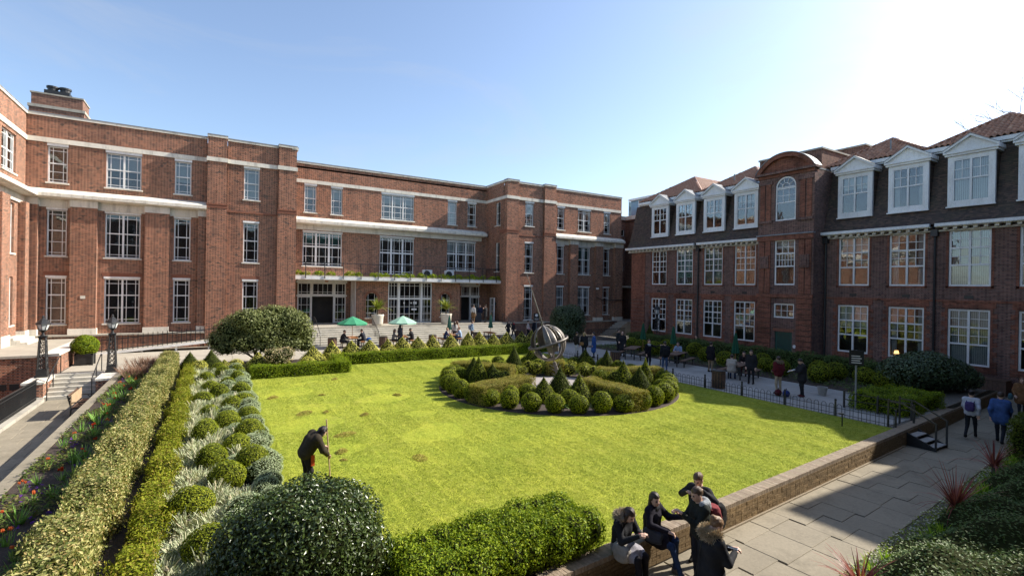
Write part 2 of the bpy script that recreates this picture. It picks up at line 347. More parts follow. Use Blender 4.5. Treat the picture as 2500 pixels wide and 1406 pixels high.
# left lower path
g=MB(); g.box(-6.55,-4.12,-4,30.6,-1.58,-0.93); lp2=tag(g.build('path',MT['mortar']),kind='structure')
course_run(lp2,11.0,30.55,lambda u:-6.53,lambda u:-4.14,lambda u,v,w,d:slab(lp2,v,u,d,w,-0.9,0,MT['paving']),(0.6,0.75,0.9),split=(0.6,0.75,0.9))
# upper patio by the back building
g=MB(); g.box(-6.6,33.1,33.22,42.9,-0.028,-0.026); pb=tag(g.build('patio',MT['mortar']),kind='structure')
course_run(pb,-6.55,30.0,lambda u:33.25,lambda u:(39.58 if u>6 else 42.5),lambda u,v,w,d:slab(pb,u,v,w,d,0.0,0,MT['patio'],0.028),(1.2,1.35),split=(1.05,1.2))
# side patio by the right-hand building
g=MB(); g.box(20.5,26.0,8.0,33.2,-0.028,-0.026); ps=tag(g.build('patio',MT['mortar']),kind='structure')
course_run(ps,8.1,33.2,lambda u:20.52,lambda u:25.98,lambda u,v,w,d:slab(ps,v,u,d,w,0.0,0,MT['patio2'],0.028),(0.9,1.05),split=(1.05,1.2))
g=MB(); g.box(26.0,33.1,31.45,33.2,-0.028,-0.001); tag(g.build('pavement',MT['patio2']),kind='structure')

# ------------------------------------------------------------------ low brick wall between lawn and path: bricks one by one where they can be told apart
MT['yb']=pm('yellow_stock_brick',(0.27,0.19,0.10),(0.20,0.135,0.07),14,0.92,0.5,0.2,world=True,c3=(0.32,0.24,0.14),bscale=60,rand=0.5)
MT['yb_cop']=pm('brick_on_edge',(0.33,0.27,0.20),(0.26,0.20,0.145),10,0.92,0.4,0.2,world=True,c3=(0.36,0.30,0.235),bscale=60,rand=0.4)
MT['mort2']=pm('lime_mortar',(0.26,0.21,0.145),(0.2,0.16,0.11),12,0.95,0.3,world=True)
rw=wempty('garden_wall',(12,wallY(12),-0.5),'long low yellow brick wall with brick-on-edge coping between the lawn and the flagged path','wall')
L0,L1=2.6,33.0; ca,sa=math.cos(WANG),math.sin(WANG)
def wp(x,off,z): y=wallY(x); return (x-off*sa, y+off*ca, z)       # off: into the wall
def wq(x0,x1,o0,o1,z0,z1):
    a=[wp(x0,o0,z0),wp(x1,o0,z0),wp(x1,o1,z0),wp(x0,o1,z0),wp(x0,o0,z1),wp(x1,o0,z1),wp(x1,o1,z1),wp(x0,o1,z1)]
    return a,[(0,3,2,1),(4,5,6,7),(0,1,5,4),(1,2,6,5),(2,3,7,6),(3,0,4,7)]
m=MB(); m.add(*wq(L0,L1,0.012,0.33,-1.5,-0.07)); m.build('mortar_core',MT['mort2'],rw)
m=MB(); m.add(*wq(L0,L1,0.03,0.31,-0.075,0.035)); m.build('coping_bed',MT['mort2'],rw)
m=MB(); m.add(*wq(9.0,20.3,-0.045,0.0,-0.53,-0.465)); m.build('footing',MT['mort2'],rw)
bm=MB().box(-.1075,.1075,-.045,.045,-.0325,.0325).mesh('brick',MT['yb']); hm=MB().box(-.051,.051,-.045,.045,-.0325,.0325).mesh('brick',MT['yb'])
cm=MB().box(-.0325,.0325,-.16,.16,-.055,.055).mesh('coping_brick',MT['yb_cop'])
joined=MB(); jc=MB(); nb=nc=0
for k in range(6):
    z=-0.5+0.0375+k*0.075; head=(k%2==1); x=L0+(0.0 if head else 0.06); step=0.1125 if head else 0.225
    while x<L1-0.2:
        y=wallY(x)+0.045+random.uniform(-.004,.004)
        if (8.3<x<(13.2 if head else 17.5)) and nb<300:
            link('brick',hm if head else bm,rw,(x,y,z),(random.uniform(-.012,.012),0,WANG+random.uniform(-.01,.01))); nb+=1
        else: joined.add(*wq(x-(.051 if head else .1075),x+(.051 if head else .1075),random.uniform(-.004,.004),.08,z-.0325,z+.0325))
        x+=step
x=L0
while x<L1:
    if 4.6<x<26 and nc<300:
        link('coping_brick',cm,rw,(x-.17*sa,wallY(x)+.165,-.02+random.uniform(-.003,.004)),(random.uniform(-.015,.015),random.uniform(-.02,.02),WANG)); nc+=1
    else: jc.add(*wq(x-.0325,x+.0325,.005,.325,-.075,.035))
    x+=0.075
tag(joined.build('brickwork',MT['yb'],rw),kind='stuff'); tag(jc.build('coping_bricks',MT['yb_cop'],rw),kind='stuff')

# ------------------------------------------------------------------ left retaining wall of the bed, kerb, stairs, cheek walls
bw=wempty('bed_wall',(-3.95,18,-0.9),'low stone-capped brick wall holding the flower bed above the left path','wall')
MB().box(-4.1,-3.85,6.2,32.7,-1.5,-0.06).build('wall_body',MT['brick'],bw)
y=6.0
while y<32.7:
    d=min(random.choice((1.1,1.3,1.45)),32.72-y); MB().box(-4.13,-3.84,y+.006,y+d-.006,-0.06,0.02).build('coping_slab',MT['paving'],bw); y+=d
kb=wempty('kerb',(-6.75,18,-0.9),'pale stone kerb carrying the black railings beside the left path','kerb')
y=2.0
while y<30.5:
    d=1.45; MB().box(-7.0,-6.56,y+.005,min(y+d,30.5)-.005,-1.5,-0.79).build('kerb_stone',MT['coping'],kb); y+=d
st=wempty('stone_steps',(-5.7,31.7,-0.9),'flight of six worn stone steps between the two iron lamp posts','steps')
for i in range(6):
    MB().box(-6.62,-4.78,30.62+i*0.36,32.9,-1.5+i*0.0,-0.9+0.15*(i+1)-0.004*(i==5)).build('step',MT['step'],st) if i<5 else MB().box(-6.62,-4.78,30.62+i*.36,32.9,-0.2,-0.004).build('step',MT['step'],st)
for x0,x1,lab in ((-7.35,-6.64,'brick pier with stone cap left of the stone steps'),(-4.76,-4.12,'brick pier with stone cap right of the stone steps')):
    p=wempty('brick_pier',((x0+x1)/2,31.5,-0.9),lab,'pier')
    MB().box(x0,x1,30.55,33.0,-1.55,-0.12).build('pier_body',MT['brick'],p); MB().box(x0-.03,x1+.03 if x1<-5 else x1+.01,30.5,33.02,-0.12,-0.02).build('cap',MT['stone'],p)
    MB().box(x0-.02,x1+.02 if x1<-5 else x1+.008,30.53,33.0,-1.5,-0.72).build('plinth',MT['stone'],p)
# raised terrace at the left wing and its walls
tw=wempty('terrace_wall',(-8.6,33.4,-1.2),'brick terrace wall with stone coping under the left wing','wall')
MB().box(-10.4,-7.0,33.3,42.8,-1.58,0.8).build('wall_body',MT['brick'],tw)
MB().box(-10.4,-7.36,33.22,33.7,0.8,0.92).build('coping',MT['coping'],tw)
MB().box(-10.38,-7.0,33.72,42.78,0.8,0.84).build('terrace_floor',MT['patio'],tw)
MB().box(-8.9,-8.55,33.285,33.3,-0.75,-0.45).build('vent_grille',MT['iron'],tw); MB().box(-8.45,-8.1,33.285,33.3,-0.75,-0.45).build('vent_grille',MT['iron'],tw)
m=MB(); m.tube([(-9.3,33.24,-1.5),(-9.3,33.24,0.3)],0.045,8); m.tube([(-9.3,33.24,-.2),(-9.1,33.2,-.05)],0.04,8); m.build('drain_pipe',MT['iron'],tw)
ck=wempty('cheek_wall',(-6.8,37,0),'brick cheek wall with broad stone coping behind the clipped shrub in its box','wall')
MB().box(-6.995,-6.66,33.02,41.0,-0.3,0.86).build('wall_body',MT['brick'],ck)
for k in range(6): MB().box(-7.3,-6.6,33.0+k*1.34,33.0+k*1.34+1.328,0.86,0.98).build('coping_slab',MT['stone'],ck)
# steps at the left wing door
ws=wempty('white_steps',(-9.6,41.5,0.84),'pale stone door steps in the corner of the left wing','steps')
for i in range(3): MB().box(-10.38,-9.3+i*-.3,39.6+0*i,42.3,0.84+.13*i+.001,0.84+.13*(i+1)).build('step',MT['stone'],ws)

# grass blades: one upright triangle each, thicker sown near the path
def grassmat():
    m,t,b,o=newmat('grass_blade'); g_=nd(t,'ShaderNodeNewGeometry'); P=g_.outputs['Position']
    n2=noise(t,P,6.0,3,.6); n1=noise(t,P,.5,3,.6)
    col=ramp(t,n2,[(.3,(.26,.305,.05)),(.5,(.415,.45,.085)),(.7,(.58,.58,.155))])
    col=mixc(t,1.0,col,ramp(t,n1,[(.28,(.70,.80,.66)),(.5,(.98,1.0,.98)),(.72,(1.2,1.14,1.2))]),'MULTIPLY')
    t.links.new(col,b.inputs['Base Color']); b.inputs['Roughness'].default_value=.6; b.inputs['Specular IOR Level'].default_value=.15
    tr=nd(t,'ShaderNodeBsdfTranslucent'); t.links.new(col,tr.inputs[0]); mx=nd(t,'ShaderNodeMixShader'); mx.inputs[0].default_value=.4
    t.links.new(b.outputs[0],mx.inputs[1]); t.links.new(tr.outputs[0],mx.inputs[2]); t.links.new(mx.outputs[0],o.inputs[0]); return m
MT['grass']=grassmat()
def grass_blades():
    r=np.random.default_rng(3); xs=[];ys=[]
    for y0,y1,den in ((6.6,12,2600),(12,18,1700),(18,30,1000)):
        n=int(19*(y1-y0)*den); xs.append(r.uniform(1.47,20.42,n)); ys.append(r.uniform(y0,y1,n))
    x=np.concatenate(xs); y=np.concatenate(ys); k=(y>wallY(x)+.36)&(y<29.7)&(np.hypot(x-14.2,y-19.2)>5.62)
    # mown rows and thin patches leave gaps
    row=np.sin(x*11.4+np.sin(y*.45)*.7+np.sin(y*2.1)*.4); thin=(np.sin(x*1.9+2)+np.sin(y*2.3-1)+np.sin(x*.9-y*1.1))
    k&=~((row>.93)&(np.sin(y*2.7+x*5)>-.3)&(r.uniform(0,1,len(x))<.6)); k&=~((np.hypot((x-4.6)/3,(y-19)/6)<1.1)&(thin>.9)&(r.uniform(0,1,len(x))<.8))
    x,y=x[k],y[k]; n=len(x); a=r.uniform(0,2*PI,n); w=r.uniform(.003,.0065,n)*(1+.04*y); h=r.uniform(.014,.034,n); l=r.normal(0,.010,(n,2))
    # the roller leaves alternate bands leaning opposite ways
    l[:,0]+=np.where(np.sin(x*2*PI/1.1)>0,.012,-.012)
    V=np.empty((n,3,3),np.float32); V[:,0]=np.stack([x-w*np.cos(a),y-w*np.sin(a),np.zeros(n)],1); V[:,1]=np.stack([x+w*np.cos(a),y+w*np.sin(a),np.zeros(n)],1); V[:,2]=np.stack([x+l[:,0],y+l[:,1],h],1)
    return np_mesh('grass',V.reshape(-1,3),np.arange(3*n).reshape(n,3),MT['grass'])
tag(link('grass',grass_blades()),'short mown grass blades covering the courtyard lawn','grass',kind='stuff')
# ------------------------------------------------------------------ buildings
class Fac:
    # a facade frame: u runs along the wall, d into it, z up
    def __init__(s,kind,w): s.k=kind; s.w=w; s.rz={'Y-':0.0,'X-':-PI/2,'X+':PI/2}[kind]
    def P(s,u,d,z): return {'Y-':(u,s.w+d,z),'X-':(s.w+d,u,z),'X+':(s.w-d,u,z)}[s.k]
    def box(s,m,u0,u1,d0,d1,z0,z1,mi=0):
        a=s.P(u0,d0,z0); b=s.P(u1,d1,z1)
        return m.box(min(a[0],b[0]),max(a[0],b[0]),min(a[1],b[1]),max(a[1],b[1]),z0,z1,mi)
    def part(s,name,mat,par,*bx):
        o=None
        for b in bx:
            p=s.box(MB(),*b).build(name,mat,par); o=o or p
        return o
    def profile(s,name,mat,par,u0,u1,prof):      # prof: (d,z) outline run along u
        m=MB(); n=len(prof); vs=[s.P(u0,d,z) for d,z in prof]+[s.P(u1,d,z) for d,z in prof]
        m.add(vs,[tuple(range(n)),tuple(range(2*n-1,n-1,-1))]+[(i,i+n,(i+1)%n+n,(i+1)%n) for i in range(n)])
        return m.build(name,mat,par)
    def wall(s,name,mat,par,u0,u1,z0,z1,ops,rev=0.3,d=0.0,arches=()):
        m=MB(); us=sorted({u0,u1,*[o[0] for o in ops],*[o[1] for o in ops]}); zs=sorted({z0,z1,*[o[2] for o in ops],*[o[3] for o in ops]})
        us=[u for u in us if u0<=u<=u1]; zs=[z for z in zs if z0<=z<=z1]
        for i in range(len(us)-1):
            for j in range(len(zs)-1):
                uc,zc=(us[i]+us[i+1])/2,(zs[j]+zs[j+1])/2
                if any(o[0]<uc<o[1] and o[2]<zc<o[3] for o in ops): continue
                m.quad(s.P(us[i],d,zs[j]),s.P(us[i+1],d,zs[j]),s.P(us[i+1],d,zs[j+1]),s.P(us[i],d,zs[j+1]))
        for a,b,c,e in ops:
            Q=lambda u,dd,z:s.P(u,d+dd,z)
            m.quad(Q(a,0,c),Q(a,rev,c),Q(a,rev,e),Q(a,0,e)); m.quad(Q(b,0,c),Q(b,0,e),Q(b,rev,e),Q(b,rev,c))
            m.quad(Q(a,0,e),Q(a,rev,e),Q(b,rev,e),Q(b,0,e)); m.quad(Q(a,0,c),Q(b,0,c),Q(b,rev,c),Q(a,rev,c))
        for uc,r,zs_,zt in arches:               # round-headed openings: fill the corners above the curve
            n=12; A=[(uc+r*math.cos(PI*k/n),zs_+r*math.sin(PI*k/n)) for k in range(n+1)]
            for k in range(n):
                (a,za),(b,zb)=A[k],A[k+1]
                m.quad(s.P(a,d,za),s.P(b,d,zb),s.P(b,d,zt),s.P(a,d,zt)); m.quad(s.P(a,d,za),s.P(b,d,zb),s.P(b,d+rev,zb),s.P(a,d+rev,za))
        return m.build(name,mat,par)
PANE=MB().box(-.5,.5,-.004,.004,-.5,.5).mesh('pane',MT['glass'])
FRAMES={}
def window(par,fac,u0,u1,z0,z1,lights=1,tiers=None,d=0.10,fr=0.075,mul=0.11,trn=0.075,sill=None,lintel=None,bud=None,blind=None,minw=0.27,mat=None,name='window',tilt=0.35):
    w,h=u1-u0,z1-z0; key=(round(w,2),round(h,2),lights,str(tiers),fr,mul,minw,mat)
    if key not in FRAMES:
        m=MB(); cells=[]; D=0.10
        m.box(-w/2,w/2,0,D,0,fr); m.box(-w/2,w/2,0,D,h-fr,h); m.box(-w/2,-w/2+fr,0.001,D-.001,fr,h-fr); m.box(w/2-fr,w/2,0.001,D-.001,fr,h-fr)
        iw=(w-2*fr-mul*(lights-1))/lights; tot=sum(t[0] for t in tiers); ih=(h-2*fr-trn*(len(tiers)-1))
        for l in range(1,lights): x=-w/2+fr+l*iw+(l-1)*mul; m.box(x,x+mul,-.012,D-.002,fr,h-fr)
        z=fr
        for ti,(th,rows,cols) in enumerate(tiers):
            hh=ih*th/tot
            if ti: m.box(-w/2+fr,w/2-fr,-.006,D-.004,z-trn,z)
            zz=[0]+[r*hh for r in rows]+[hh]
            for l in range(lights):
                x=-w/2+fr+l*(iw+mul); cf=cols if not callable(cols) else cols(l); xx=[0]+[c*iw for c in cf]+[iw]
                b=0.036
                for c in xx[1:-1]: m.box(x+c-b/2,x+c+b/2,.02,.07,z,z+hh)
                for r in zz[1:-1]: m.box(x,x+iw,.022,.068,z+r-b/2,z+r+b/2)
                for i in range(len(xx)-1):
                    for j in range(len(zz)-1):
                        cells.append((x+(xx[i]+xx[i+1])/2,z+(zz[j]+zz[j+1])/2,xx[i+1]-xx[i],zz[j+1]-zz[j]))
            z+=hh+trn
        big=[c for c in cells if c[2]>=minw and c[3]>=0.2]; sm=[c for c in cells if c not in big]
        sm_me=None
        if sm:
            q=MB()
            for c in sm: q.cbox((c[0],.045,c[1]),(c[2],.008,c[3]))
            sm_me=q.mesh('glazing',MT['glass'])
        q=MB()
        for c in big: q.cbox((c[0],.045,c[1]),(c[2],.008,c[3]))
        FRAMES[key]=(m.mesh('window',mat or MT['white']),big,sm_me,q.mesh('glazing',MT['glass']) if big else None)
    fm,big,sm_me,big_me=FRAMES[key]
    o=link(name,fm,par,fac.P((u0+u1)/2,d,z0),(0,0,fac.rz))
    if sm_me: tag(link('glazing',sm_me,o),kind='stuff')
    if bud is None or bud[0]>=len(big):
        if bud: bud[0]-=len(big)
        for c in big:
            t=R(tilt); link('pane',PANE,o,(c[0],.045,c[1]),(random.uniform(-t,t),0,random.uniform(-t,t)),(c[2],1,c[3]))
    else: tag(link('glazing',big_me,o),kind='stuff')
    if sill:
        MB().box(-w/2-.09,w/2+.09,-d-.08,.02,-.09,0.0).build('sill',MT[sill],o)
    if lintel:
        MB().box(-w/2-.03,w/2+.03,-d-.015,.02,h,h+lintel).build('lintel',MT['white'],o)
    if blind:
        kind,frac=blind; bz=h*(1-frac)
        if kind=='curtains':
            for sx in (-1,1):
                m=MB(); n=8; cw=w*frac*0.5; xs=[sx*(w/2-fr-cw*i/n) for i in range(n+1)]
                for i in range(n): m.quad((xs[i],.22+.03*(i%2),fr),(xs[i+1],.22+.03*((i+1)%2),fr),(xs[i+1],.22+.03*((i+1)%2),h-fr),(xs[i],.22+.03*(i%2),h-fr))
                m.build('curtain',MT['curtain'],o)
        elif kind=='vertical':
            m=MB(); n=int(w/.1)
            for i in range(n): x=-w/2+fr+(i+.5)*(w-2*fr)/n; m.quad((x-.035,.2,fr),(x+.035,.225,fr),(x+.035,.225,h-fr),(x-.035,.2,h-fr))
            m.build('vertical_blind',MT['blind'],o)
        else:
            MB().box(-w/2+fr,w/2-fr,.2,.21,max(bz,fr),h-fr).build('roller_blind',MT[kind],o)
    return o
CB=wempty('college_building',(7,45,1.1),'long three-storey red brick college building with white windows and a recessed entrance front','building')
def g3(l): return (0.2,0.8)
T_TOP=[(1.15,(0.12,0.56),(0.2,0.8)),(1.0,(0.8,),(0.2,0.8))]
T_MID=[(1.5,(0.1,0.55),(0.2,0.8)),(1.2,(0.82,),(0.2,0.8))]
T_GR =[(1.7,(0.1,0.55),(0.2,0.8)),(0.95,(0.75,),(0.2,0.8))]
FA=Fac('Y-',43.3); FT=Fac('Y-',42.65); FC=Fac('Y-',47.0); FG=Fac('Y-',44.6); FL=Fac('X+',-10.4)
BUD=[300]
def stdwins(fac,par,cx,w,lights,pane_blinds,d=0.12,gz0=1.75):
    ops=[(cx-w/2,cx+w/2,11.05,13.42),(cx-w/2,cx+w/2,6.25,9.28),(cx-w/2,cx+w/2,gz0,4.82)]
    for (a,b,c,e),T,li,bl in zip(ops,(T_TOP,T_MID,T_GR),(0.2,0.14,0.14),pane_blinds):
        window(par,fac,a,b,c,e,lights,T,d,sill='stone' if c<11 else 'stone',lintel=li,bud=BUD,blind=bl)
    return ops
def coping(fac,par,u0,u1,z=15.5,d=-0.08,dd=0.4):
    fac.part('parapet_coping',MT['stone'],par,(u0,u1,d,dd,z-.2,z-.06)); fac.part('parapet_flashing',MT['lead'],par,(u0-.01,u1+.01,d-.02,dd,z-.06,z))
CORN=[(0.0,9.95),(-.55,9.98),(-.6,10.03),(-.75,10.05),(-.75,10.26),(-.62,10.3),(-.5,10.42),(0.0,10.62)]
blinds=[[None,None,None],[('blind',.5),('curtains',.14),None],[('blind',.62),None,None]]
# --- wings with piers (left, and its mirror image at the far right)
def wing(fac,u0,u1,wins,piers,bl,side):
    ops=[]
    for (cx,w,l),b in zip(wins,bl): ops+=stdwins(fac,CB,cx,w,l,b)
    fac.wall('wall',MT['brick'],CB,u0,u1,0.9,15.3,ops)
    for a,b in piers:
        fac.part('pier',MT['brick'],CB,(a,b,-.36,-.001,1.46,9.5)); fac.part('pier_base',MT['stone'],CB,(a-.05,b+.05,-.42,-.001,1.08,1.46))
        fac.part('frieze_block',MT['stone'],CB,(a-.03,b+.03,-.42,-.002,9.5,9.951))
    fac.part('frieze',MT['stone'],CB,(u0,u1,-.1,-.003,9.42,9.95))
    fac.profile('cornice',MT['stone'],CB,u0,u1,CORN)
    fac.part('string_course',MT['stone'],CB,(u0,u1,-.07,-.001,13.62,13.92))
    fac.part('base_ledge',MT['coping'],CB,(u0,u1,-.75,-.0,0.98,1.08)); fac.part('base_wall',MT['brick'],CB,(u0,u1,-.6,-.0,-0.6,0.98))
    coping(fac,CB,u0,u1)
    for (cx,w,l) in wins:
        fac.part('brick_lintel',MT['brick_arch'],CB,(cx-w/2-.12,cx+w/2+.12,-.012,-.001,4.97,5.22))
wing(FA,-10.4,-.5,[(-8.85,1.0,1),(-5.4,1.95,2),(-1.98,1.0,1)],[(-10.38,-9.72),(-8.12,-6.75),(-4.15,-2.75),(-1.0,-.52)],blinds,'left')
wing(FA,31.15,41.1,[(32.25,1.0,1),(35.5,1.85,2),(38.85,1.0,1)],[(31.17,31.5),(33.35,34.45),(37.0,38.05),(39.9,41.08)],[[('blind',.3),None,('blind',.9)],[None,('greenblind',.5),('blind',.7)],[None,None,('curtains',.4)]],'right')
FA.part('plaque',MT['stone'],CB,(-7.55,-7.3,-.39,-.362,3.45,3.65))
m=MB(); m.tube([(37.1,42.87,3.75),(38.0,42.85,3.4),(41.3,42.85,3.42)],0.05,8); m.build('wall_pipe',MT['iron'],CB)
m=MB(); m.cbox((37.15,42.78,4.72),(.2,.26,.2)); m.build('security_light',MT['white'],CB)
# --- towers
def tower(u0,u1,cx,pl,pr,bl,gz0=1.62):
    FP=Fac('Y-',42.92)
    ops=stdwins(FP,CB,cx,1.05,1,bl,gz0=gz0)
    FP.wall('wall',MT['brick'],CB,pl[1],pr[0],0.6,15.3,ops)
    for a,b in (pl,pr):
        FT.part('pier',MT['brick'],CB,(a,b,0,.65,0.0,10.2),(a+.03,b-.03,.03,.65,10.5,13.62),(a+.03,b-.03,.03,.65,13.92,15.42))
        FT.part('brick_ledge',MT['brick_arch'],CB,(a-.03,b+.03,-.04,.65,10.2,10.28),(a,b,-.01,.65,10.28,10.42),(a-.03,b+.03,-.04,.65,10.42,10.5))
        FT.part('string_course',MT['stone'],CB,(a-.03,b+.03,-.04,.65,13.62,13.92))
        coping(FT,CB,a,b,15.6,-.04,.7)
    FP.part('brick_ledge',MT['brick_arch'],CB,(pl[1],pr[0],-.05,-.001,9.98,10.12))
    FP.part('string_course',MT['stone'],CB,(pl[1],pr[0],-.12,-.001,13.62,13.92)); coping(FP,CB,pl[1],pr[0],15.5)
    FP.part('brick_lintel',MT['brick_arch'],CB,(cx-.65,cx+.65,-.012,-.001,4.97,5.2))
tower(-.5,5.6,2.43,(-.5,.8),(4.25,5.6),[('blind',.9),None,None])
tower(25.06,31.15,27.92,(25.06,26.5),(29.65,31.15),[('blind',.6),None,('blind',.2)],1.35)
FT.part('plinth',MT['brick2'],CB,(25.2,31.3,-.35,-.0,-0.6,1.08)); FT.part('plinth_coping',MT['coping'],CB,(25.15,31.35,-.42,0,1.08,1.18))
# return walls of the recess
FS=Fac('X-',25.06); FS2=Fac('X+',5.6)
ops=[(44.0,44.98,11.05,13.42),(44.05,44.95,6.3,9.28)]
for (a,b,c,e),T in zip(ops,(T_TOP,T_MID)): window(CB,FS,a,b,c,e,1,T,0.12,sill='stone',bud=BUD,blind=('curtains',.35))
FS.wall('wall',MT['brick'],CB,43.301,47.0,-.5,15.3,ops); FS2.wall('wall',MT['brick'],CB,43.301,47.0,-.5,15.3,[])
FS.part('string_course',MT['stone'],CB,(42.7,47.0,-.06,-.001,13.62,13.92)); coping(FS,CB,42.65,47.0,15.52); coping(FS2,CB,42.65,47.0,15.52)
FS.part('brick_ledge',MT['brick_arch'],CB,(42.66,44.0,-.05,-.001,10.2,10.5))
# --- recessed centre, upper storeys
ops=[]
for cx,w,l,bl in ((7.3,1.0,1,('blind',.5)),(9.56,1.0,1,('blind',.4)),(15.3,3.25,3,('blind',.35)),(21.05,1.02,1,('blind',.95)),(23.3,1.0,1,None)):
    o=(cx-w/2,cx+w/2,11.05,13.42); ops.append(o); window(CB,FC,*o,l,T_TOP,0.12,sill='stone',lintel=0.2,bud=BUD,blind=bl)
T_BIG=[(1.45,(0.1,0.5),(0.22,0.78)),(1.0,(0.15,0.85),(0.22,0.78))]
for cx,w,z0,bl in ((8.4,3.35,6.3,('greenblind',.35)),(15.28,3.4,5.75,None),(22.17,3.28,6.35,('blind',.35))):
    o=(cx-w/2,cx+w/2,z0,9.3); ops.append(o); window(CB,FC,*o,3,T_BIG,0.12,mul=.16,trn=.13,sill='stone' if z0>6 else None,lintel=0.14,bud=BUD,blind=bl)
FC.wall('wall',MT['brick'],CB,5.6,25.06,5.0,15.3,ops)
FC.part('string_course',MT['stone'],CB,(5.6,25.06,-.07,-.001,13.62,13.92)); coping(FC,CB,5.6,25.06)
FC.part('frieze',MT['stone'],CB,(5.6,24.4,-.22,-.001,9.5,9.95)); FC.profile('cornice',MT['stone'],CB,5.62,24.7,[(0.0,9.95),(-.8,9.98),(-.95,10.02),(-.95,10.26),(-.8,10.32),(-.6,10.45),(0.0,10.62)])
# --- ground floor of the recess: entrances, glazed centre, arched windows, canopy with planting
BG=[230]
FE=Fac('Y-',46.6)
T_TR=[(1.0,(0.2,),(0.25,0.5,0.75))]
for a,b,z0,z1,l,T in ((6.3,7.42,3.72,4.8,1,[(1,(.2,),(.25,.75))]),(7.5,9.3,3.72,4.8,1,T_TR),(9.4,10.4,3.72,4.8,1,[(1,(.2,),(.25,.75))]),
                      (6.3,7.42,1.24,3.6,1,[(1.6,(.1,.4,.7),(.25,.75))]),(9.4,10.4,1.24,3.6,1,[(1.6,(.1,.4,.7),(.25,.75))]),
                      (22.05,23.0,3.72,4.75,1,[(1,(.2,),(.25,.75))]),(23.1,24.1,3.72,4.75,1,[(1,(.2,),(.25,.75))]),(23.1,24.1,1.24,3.6,1,[(1.6,(.1,.4,.7),(.25,.75))])):
    window(CB,FE,a,b,z0,z1,l,T,0.0,fr=.09,bud=BG,name='glazed_door' if z0<2 else 'transom_light')
FE.part('door_frame',MT['white'],CB,(7.42,7.5,-.02,.15,1.2,4.8),(9.3,9.4,-.02,.15,1.2,4.8),(6.2,10.5,-.021,.14,3.6,3.72),(6.2,10.5,-.02,.16,4.8,5.05),(23.0,23.1,-.02,.15,1.2,4.75),(21.9,24.2,-.021,.14,3.6,3.72),(21.9,24.2,-.02,.16,4.75,5.05))
FE.part('entrance_wall',MT['brick'],CB,(5.6,6.3,0,.2,1.0,5.0),(10.4,10.9,0,.2,1.0,5.0),(20.9,22.05,0,.2,1.0,5.0),(24.1,25.05,0,.2,1.0,5.0))
window(CB,Fac('X-',24.6),44.2,45.1,1.24,3.6,1,[(1.6,(.1,.4,.7),(.25,.75))],0,fr=.09,bud=BG,name='open_glazed_door')
for k in range(4): Fac('X-',10.86).part('screen_slat',MT['white'],CB,(44.75+k*.5,44.9+k*.5,-.06,.0,1.2,5.0))
ops=[(11.72,12.78,1.75,4.0),(18.86,19.92,1.75,4.0),(13.72,18.0,1.2,5.02)]
ar=[(12.25,.53,3.47,4.0),(19.39,.53,3.47,4.0)]
FG.wall('wall',MT['brick'],CB,10.85,20.95,1.0,5.05,ops,0.3,arches=ar)
Fac('X-',10.85).wall('wall',MT['brick'],CB,44.6,46.6,1.0,5.05,[]); Fac('X+',20.95).wall('wall',MT['brick'],CB,44.6,46.6,1.0,5.05,[])
for uc,r,zs_,zt in ar:
    n=14; m=MB()
    for k in range(n):
        a0,a1=PI*k/n,PI*(k+1)/n
        vs=[(uc+q*math.cos(a),44.59+dd,zs_+q*math.sin(a)) for dd in (0,.03) for a in (a0,a1) for q in (r,r+.2)]
        m.add(vs,[(0,1,3,2),(4,6,7,5),(1,5,7,3),(0,2,6,4)])
    m.build('brick_arch',MT['brick_arch'],CB)
    window(CB,FG,uc-.53,uc+.53,1.75,4.0,1,[(1.0,(.17,.45,.72,),(.2,.8))],0.22,fr=.05,bud=BG,name='arched_window')
    FG.part('window_sill',MT['stone'],CB,(uc-.65,uc+.65,-.12,.1,1.66,1.75))
window(CB,FG,13.74,17.98,1.22,5.0,1,[(2.3,(0.08,.36,.68),(.05,.12,.19,.24,.36,.48,.6,.72,.77,.84,.92)),(1.5,(.1,.82),(.05,.12,.19,.24,.36,.48,.6,.72,.77,.84,.92))],0.06,fr=.09,trn=.16,minw=.3,bud=BG,name='glazed_screen')
FG.part('screen_post',MT['white'],CB,(14.65,14.85,.02,.2,1.22,5.0),(16.85,17.05,.02,.2,1.22,5.0))
FG.part('notice',MT['white'],CB,(15.2,15.34,.1,.105,3.0,3.14),(15.9,16.02,.1,.105,3.0,3.14),(16.15,16.5,.1,.105,2.95,3.2),(16.0,16.5,.1,.105,2.4,2.55))
can=FC.part('canopy',MT['white'],CB,(5.62,25.35,-3.35,-.001,5.08,5.34)); FC.part('canopy_soffit',MT['stone'],can,(5.7,25.2,-3.2,-.1,5.02,5.079))
FC.part('canopy_planter',MT['coping'],can,(5.7,25.1,-3.25,-2.85,5.341,5.44))
for x in (8.4,12.2,23.0): m=MB(); m.lathe([(.02,0),(.16,.02),(.14,-.1),(.02,-.12)],10,(x,44.9,5.0)); m.build('ceiling_lamp',MT['timber_or'],can)
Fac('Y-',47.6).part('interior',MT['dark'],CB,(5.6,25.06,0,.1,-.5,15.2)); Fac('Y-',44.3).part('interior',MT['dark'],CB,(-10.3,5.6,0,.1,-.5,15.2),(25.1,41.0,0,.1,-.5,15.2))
FC.part('interior_floor',MT['dark'],CB,(5.6,25.06,.1,.6,10.6,10.7),(5.6,25.06,.1,.6,5.3,5.4)); FA.part('interior_floor',MT['dark'],CB,(-10.3,5.5,.2,.9,10.0,10.2),(-10.3,5.5,.2,.9,5.4,5.6),(25.2,41,.2,.9,10.0,10.2),(25.2,41,.2,.9,5.4,5.6))
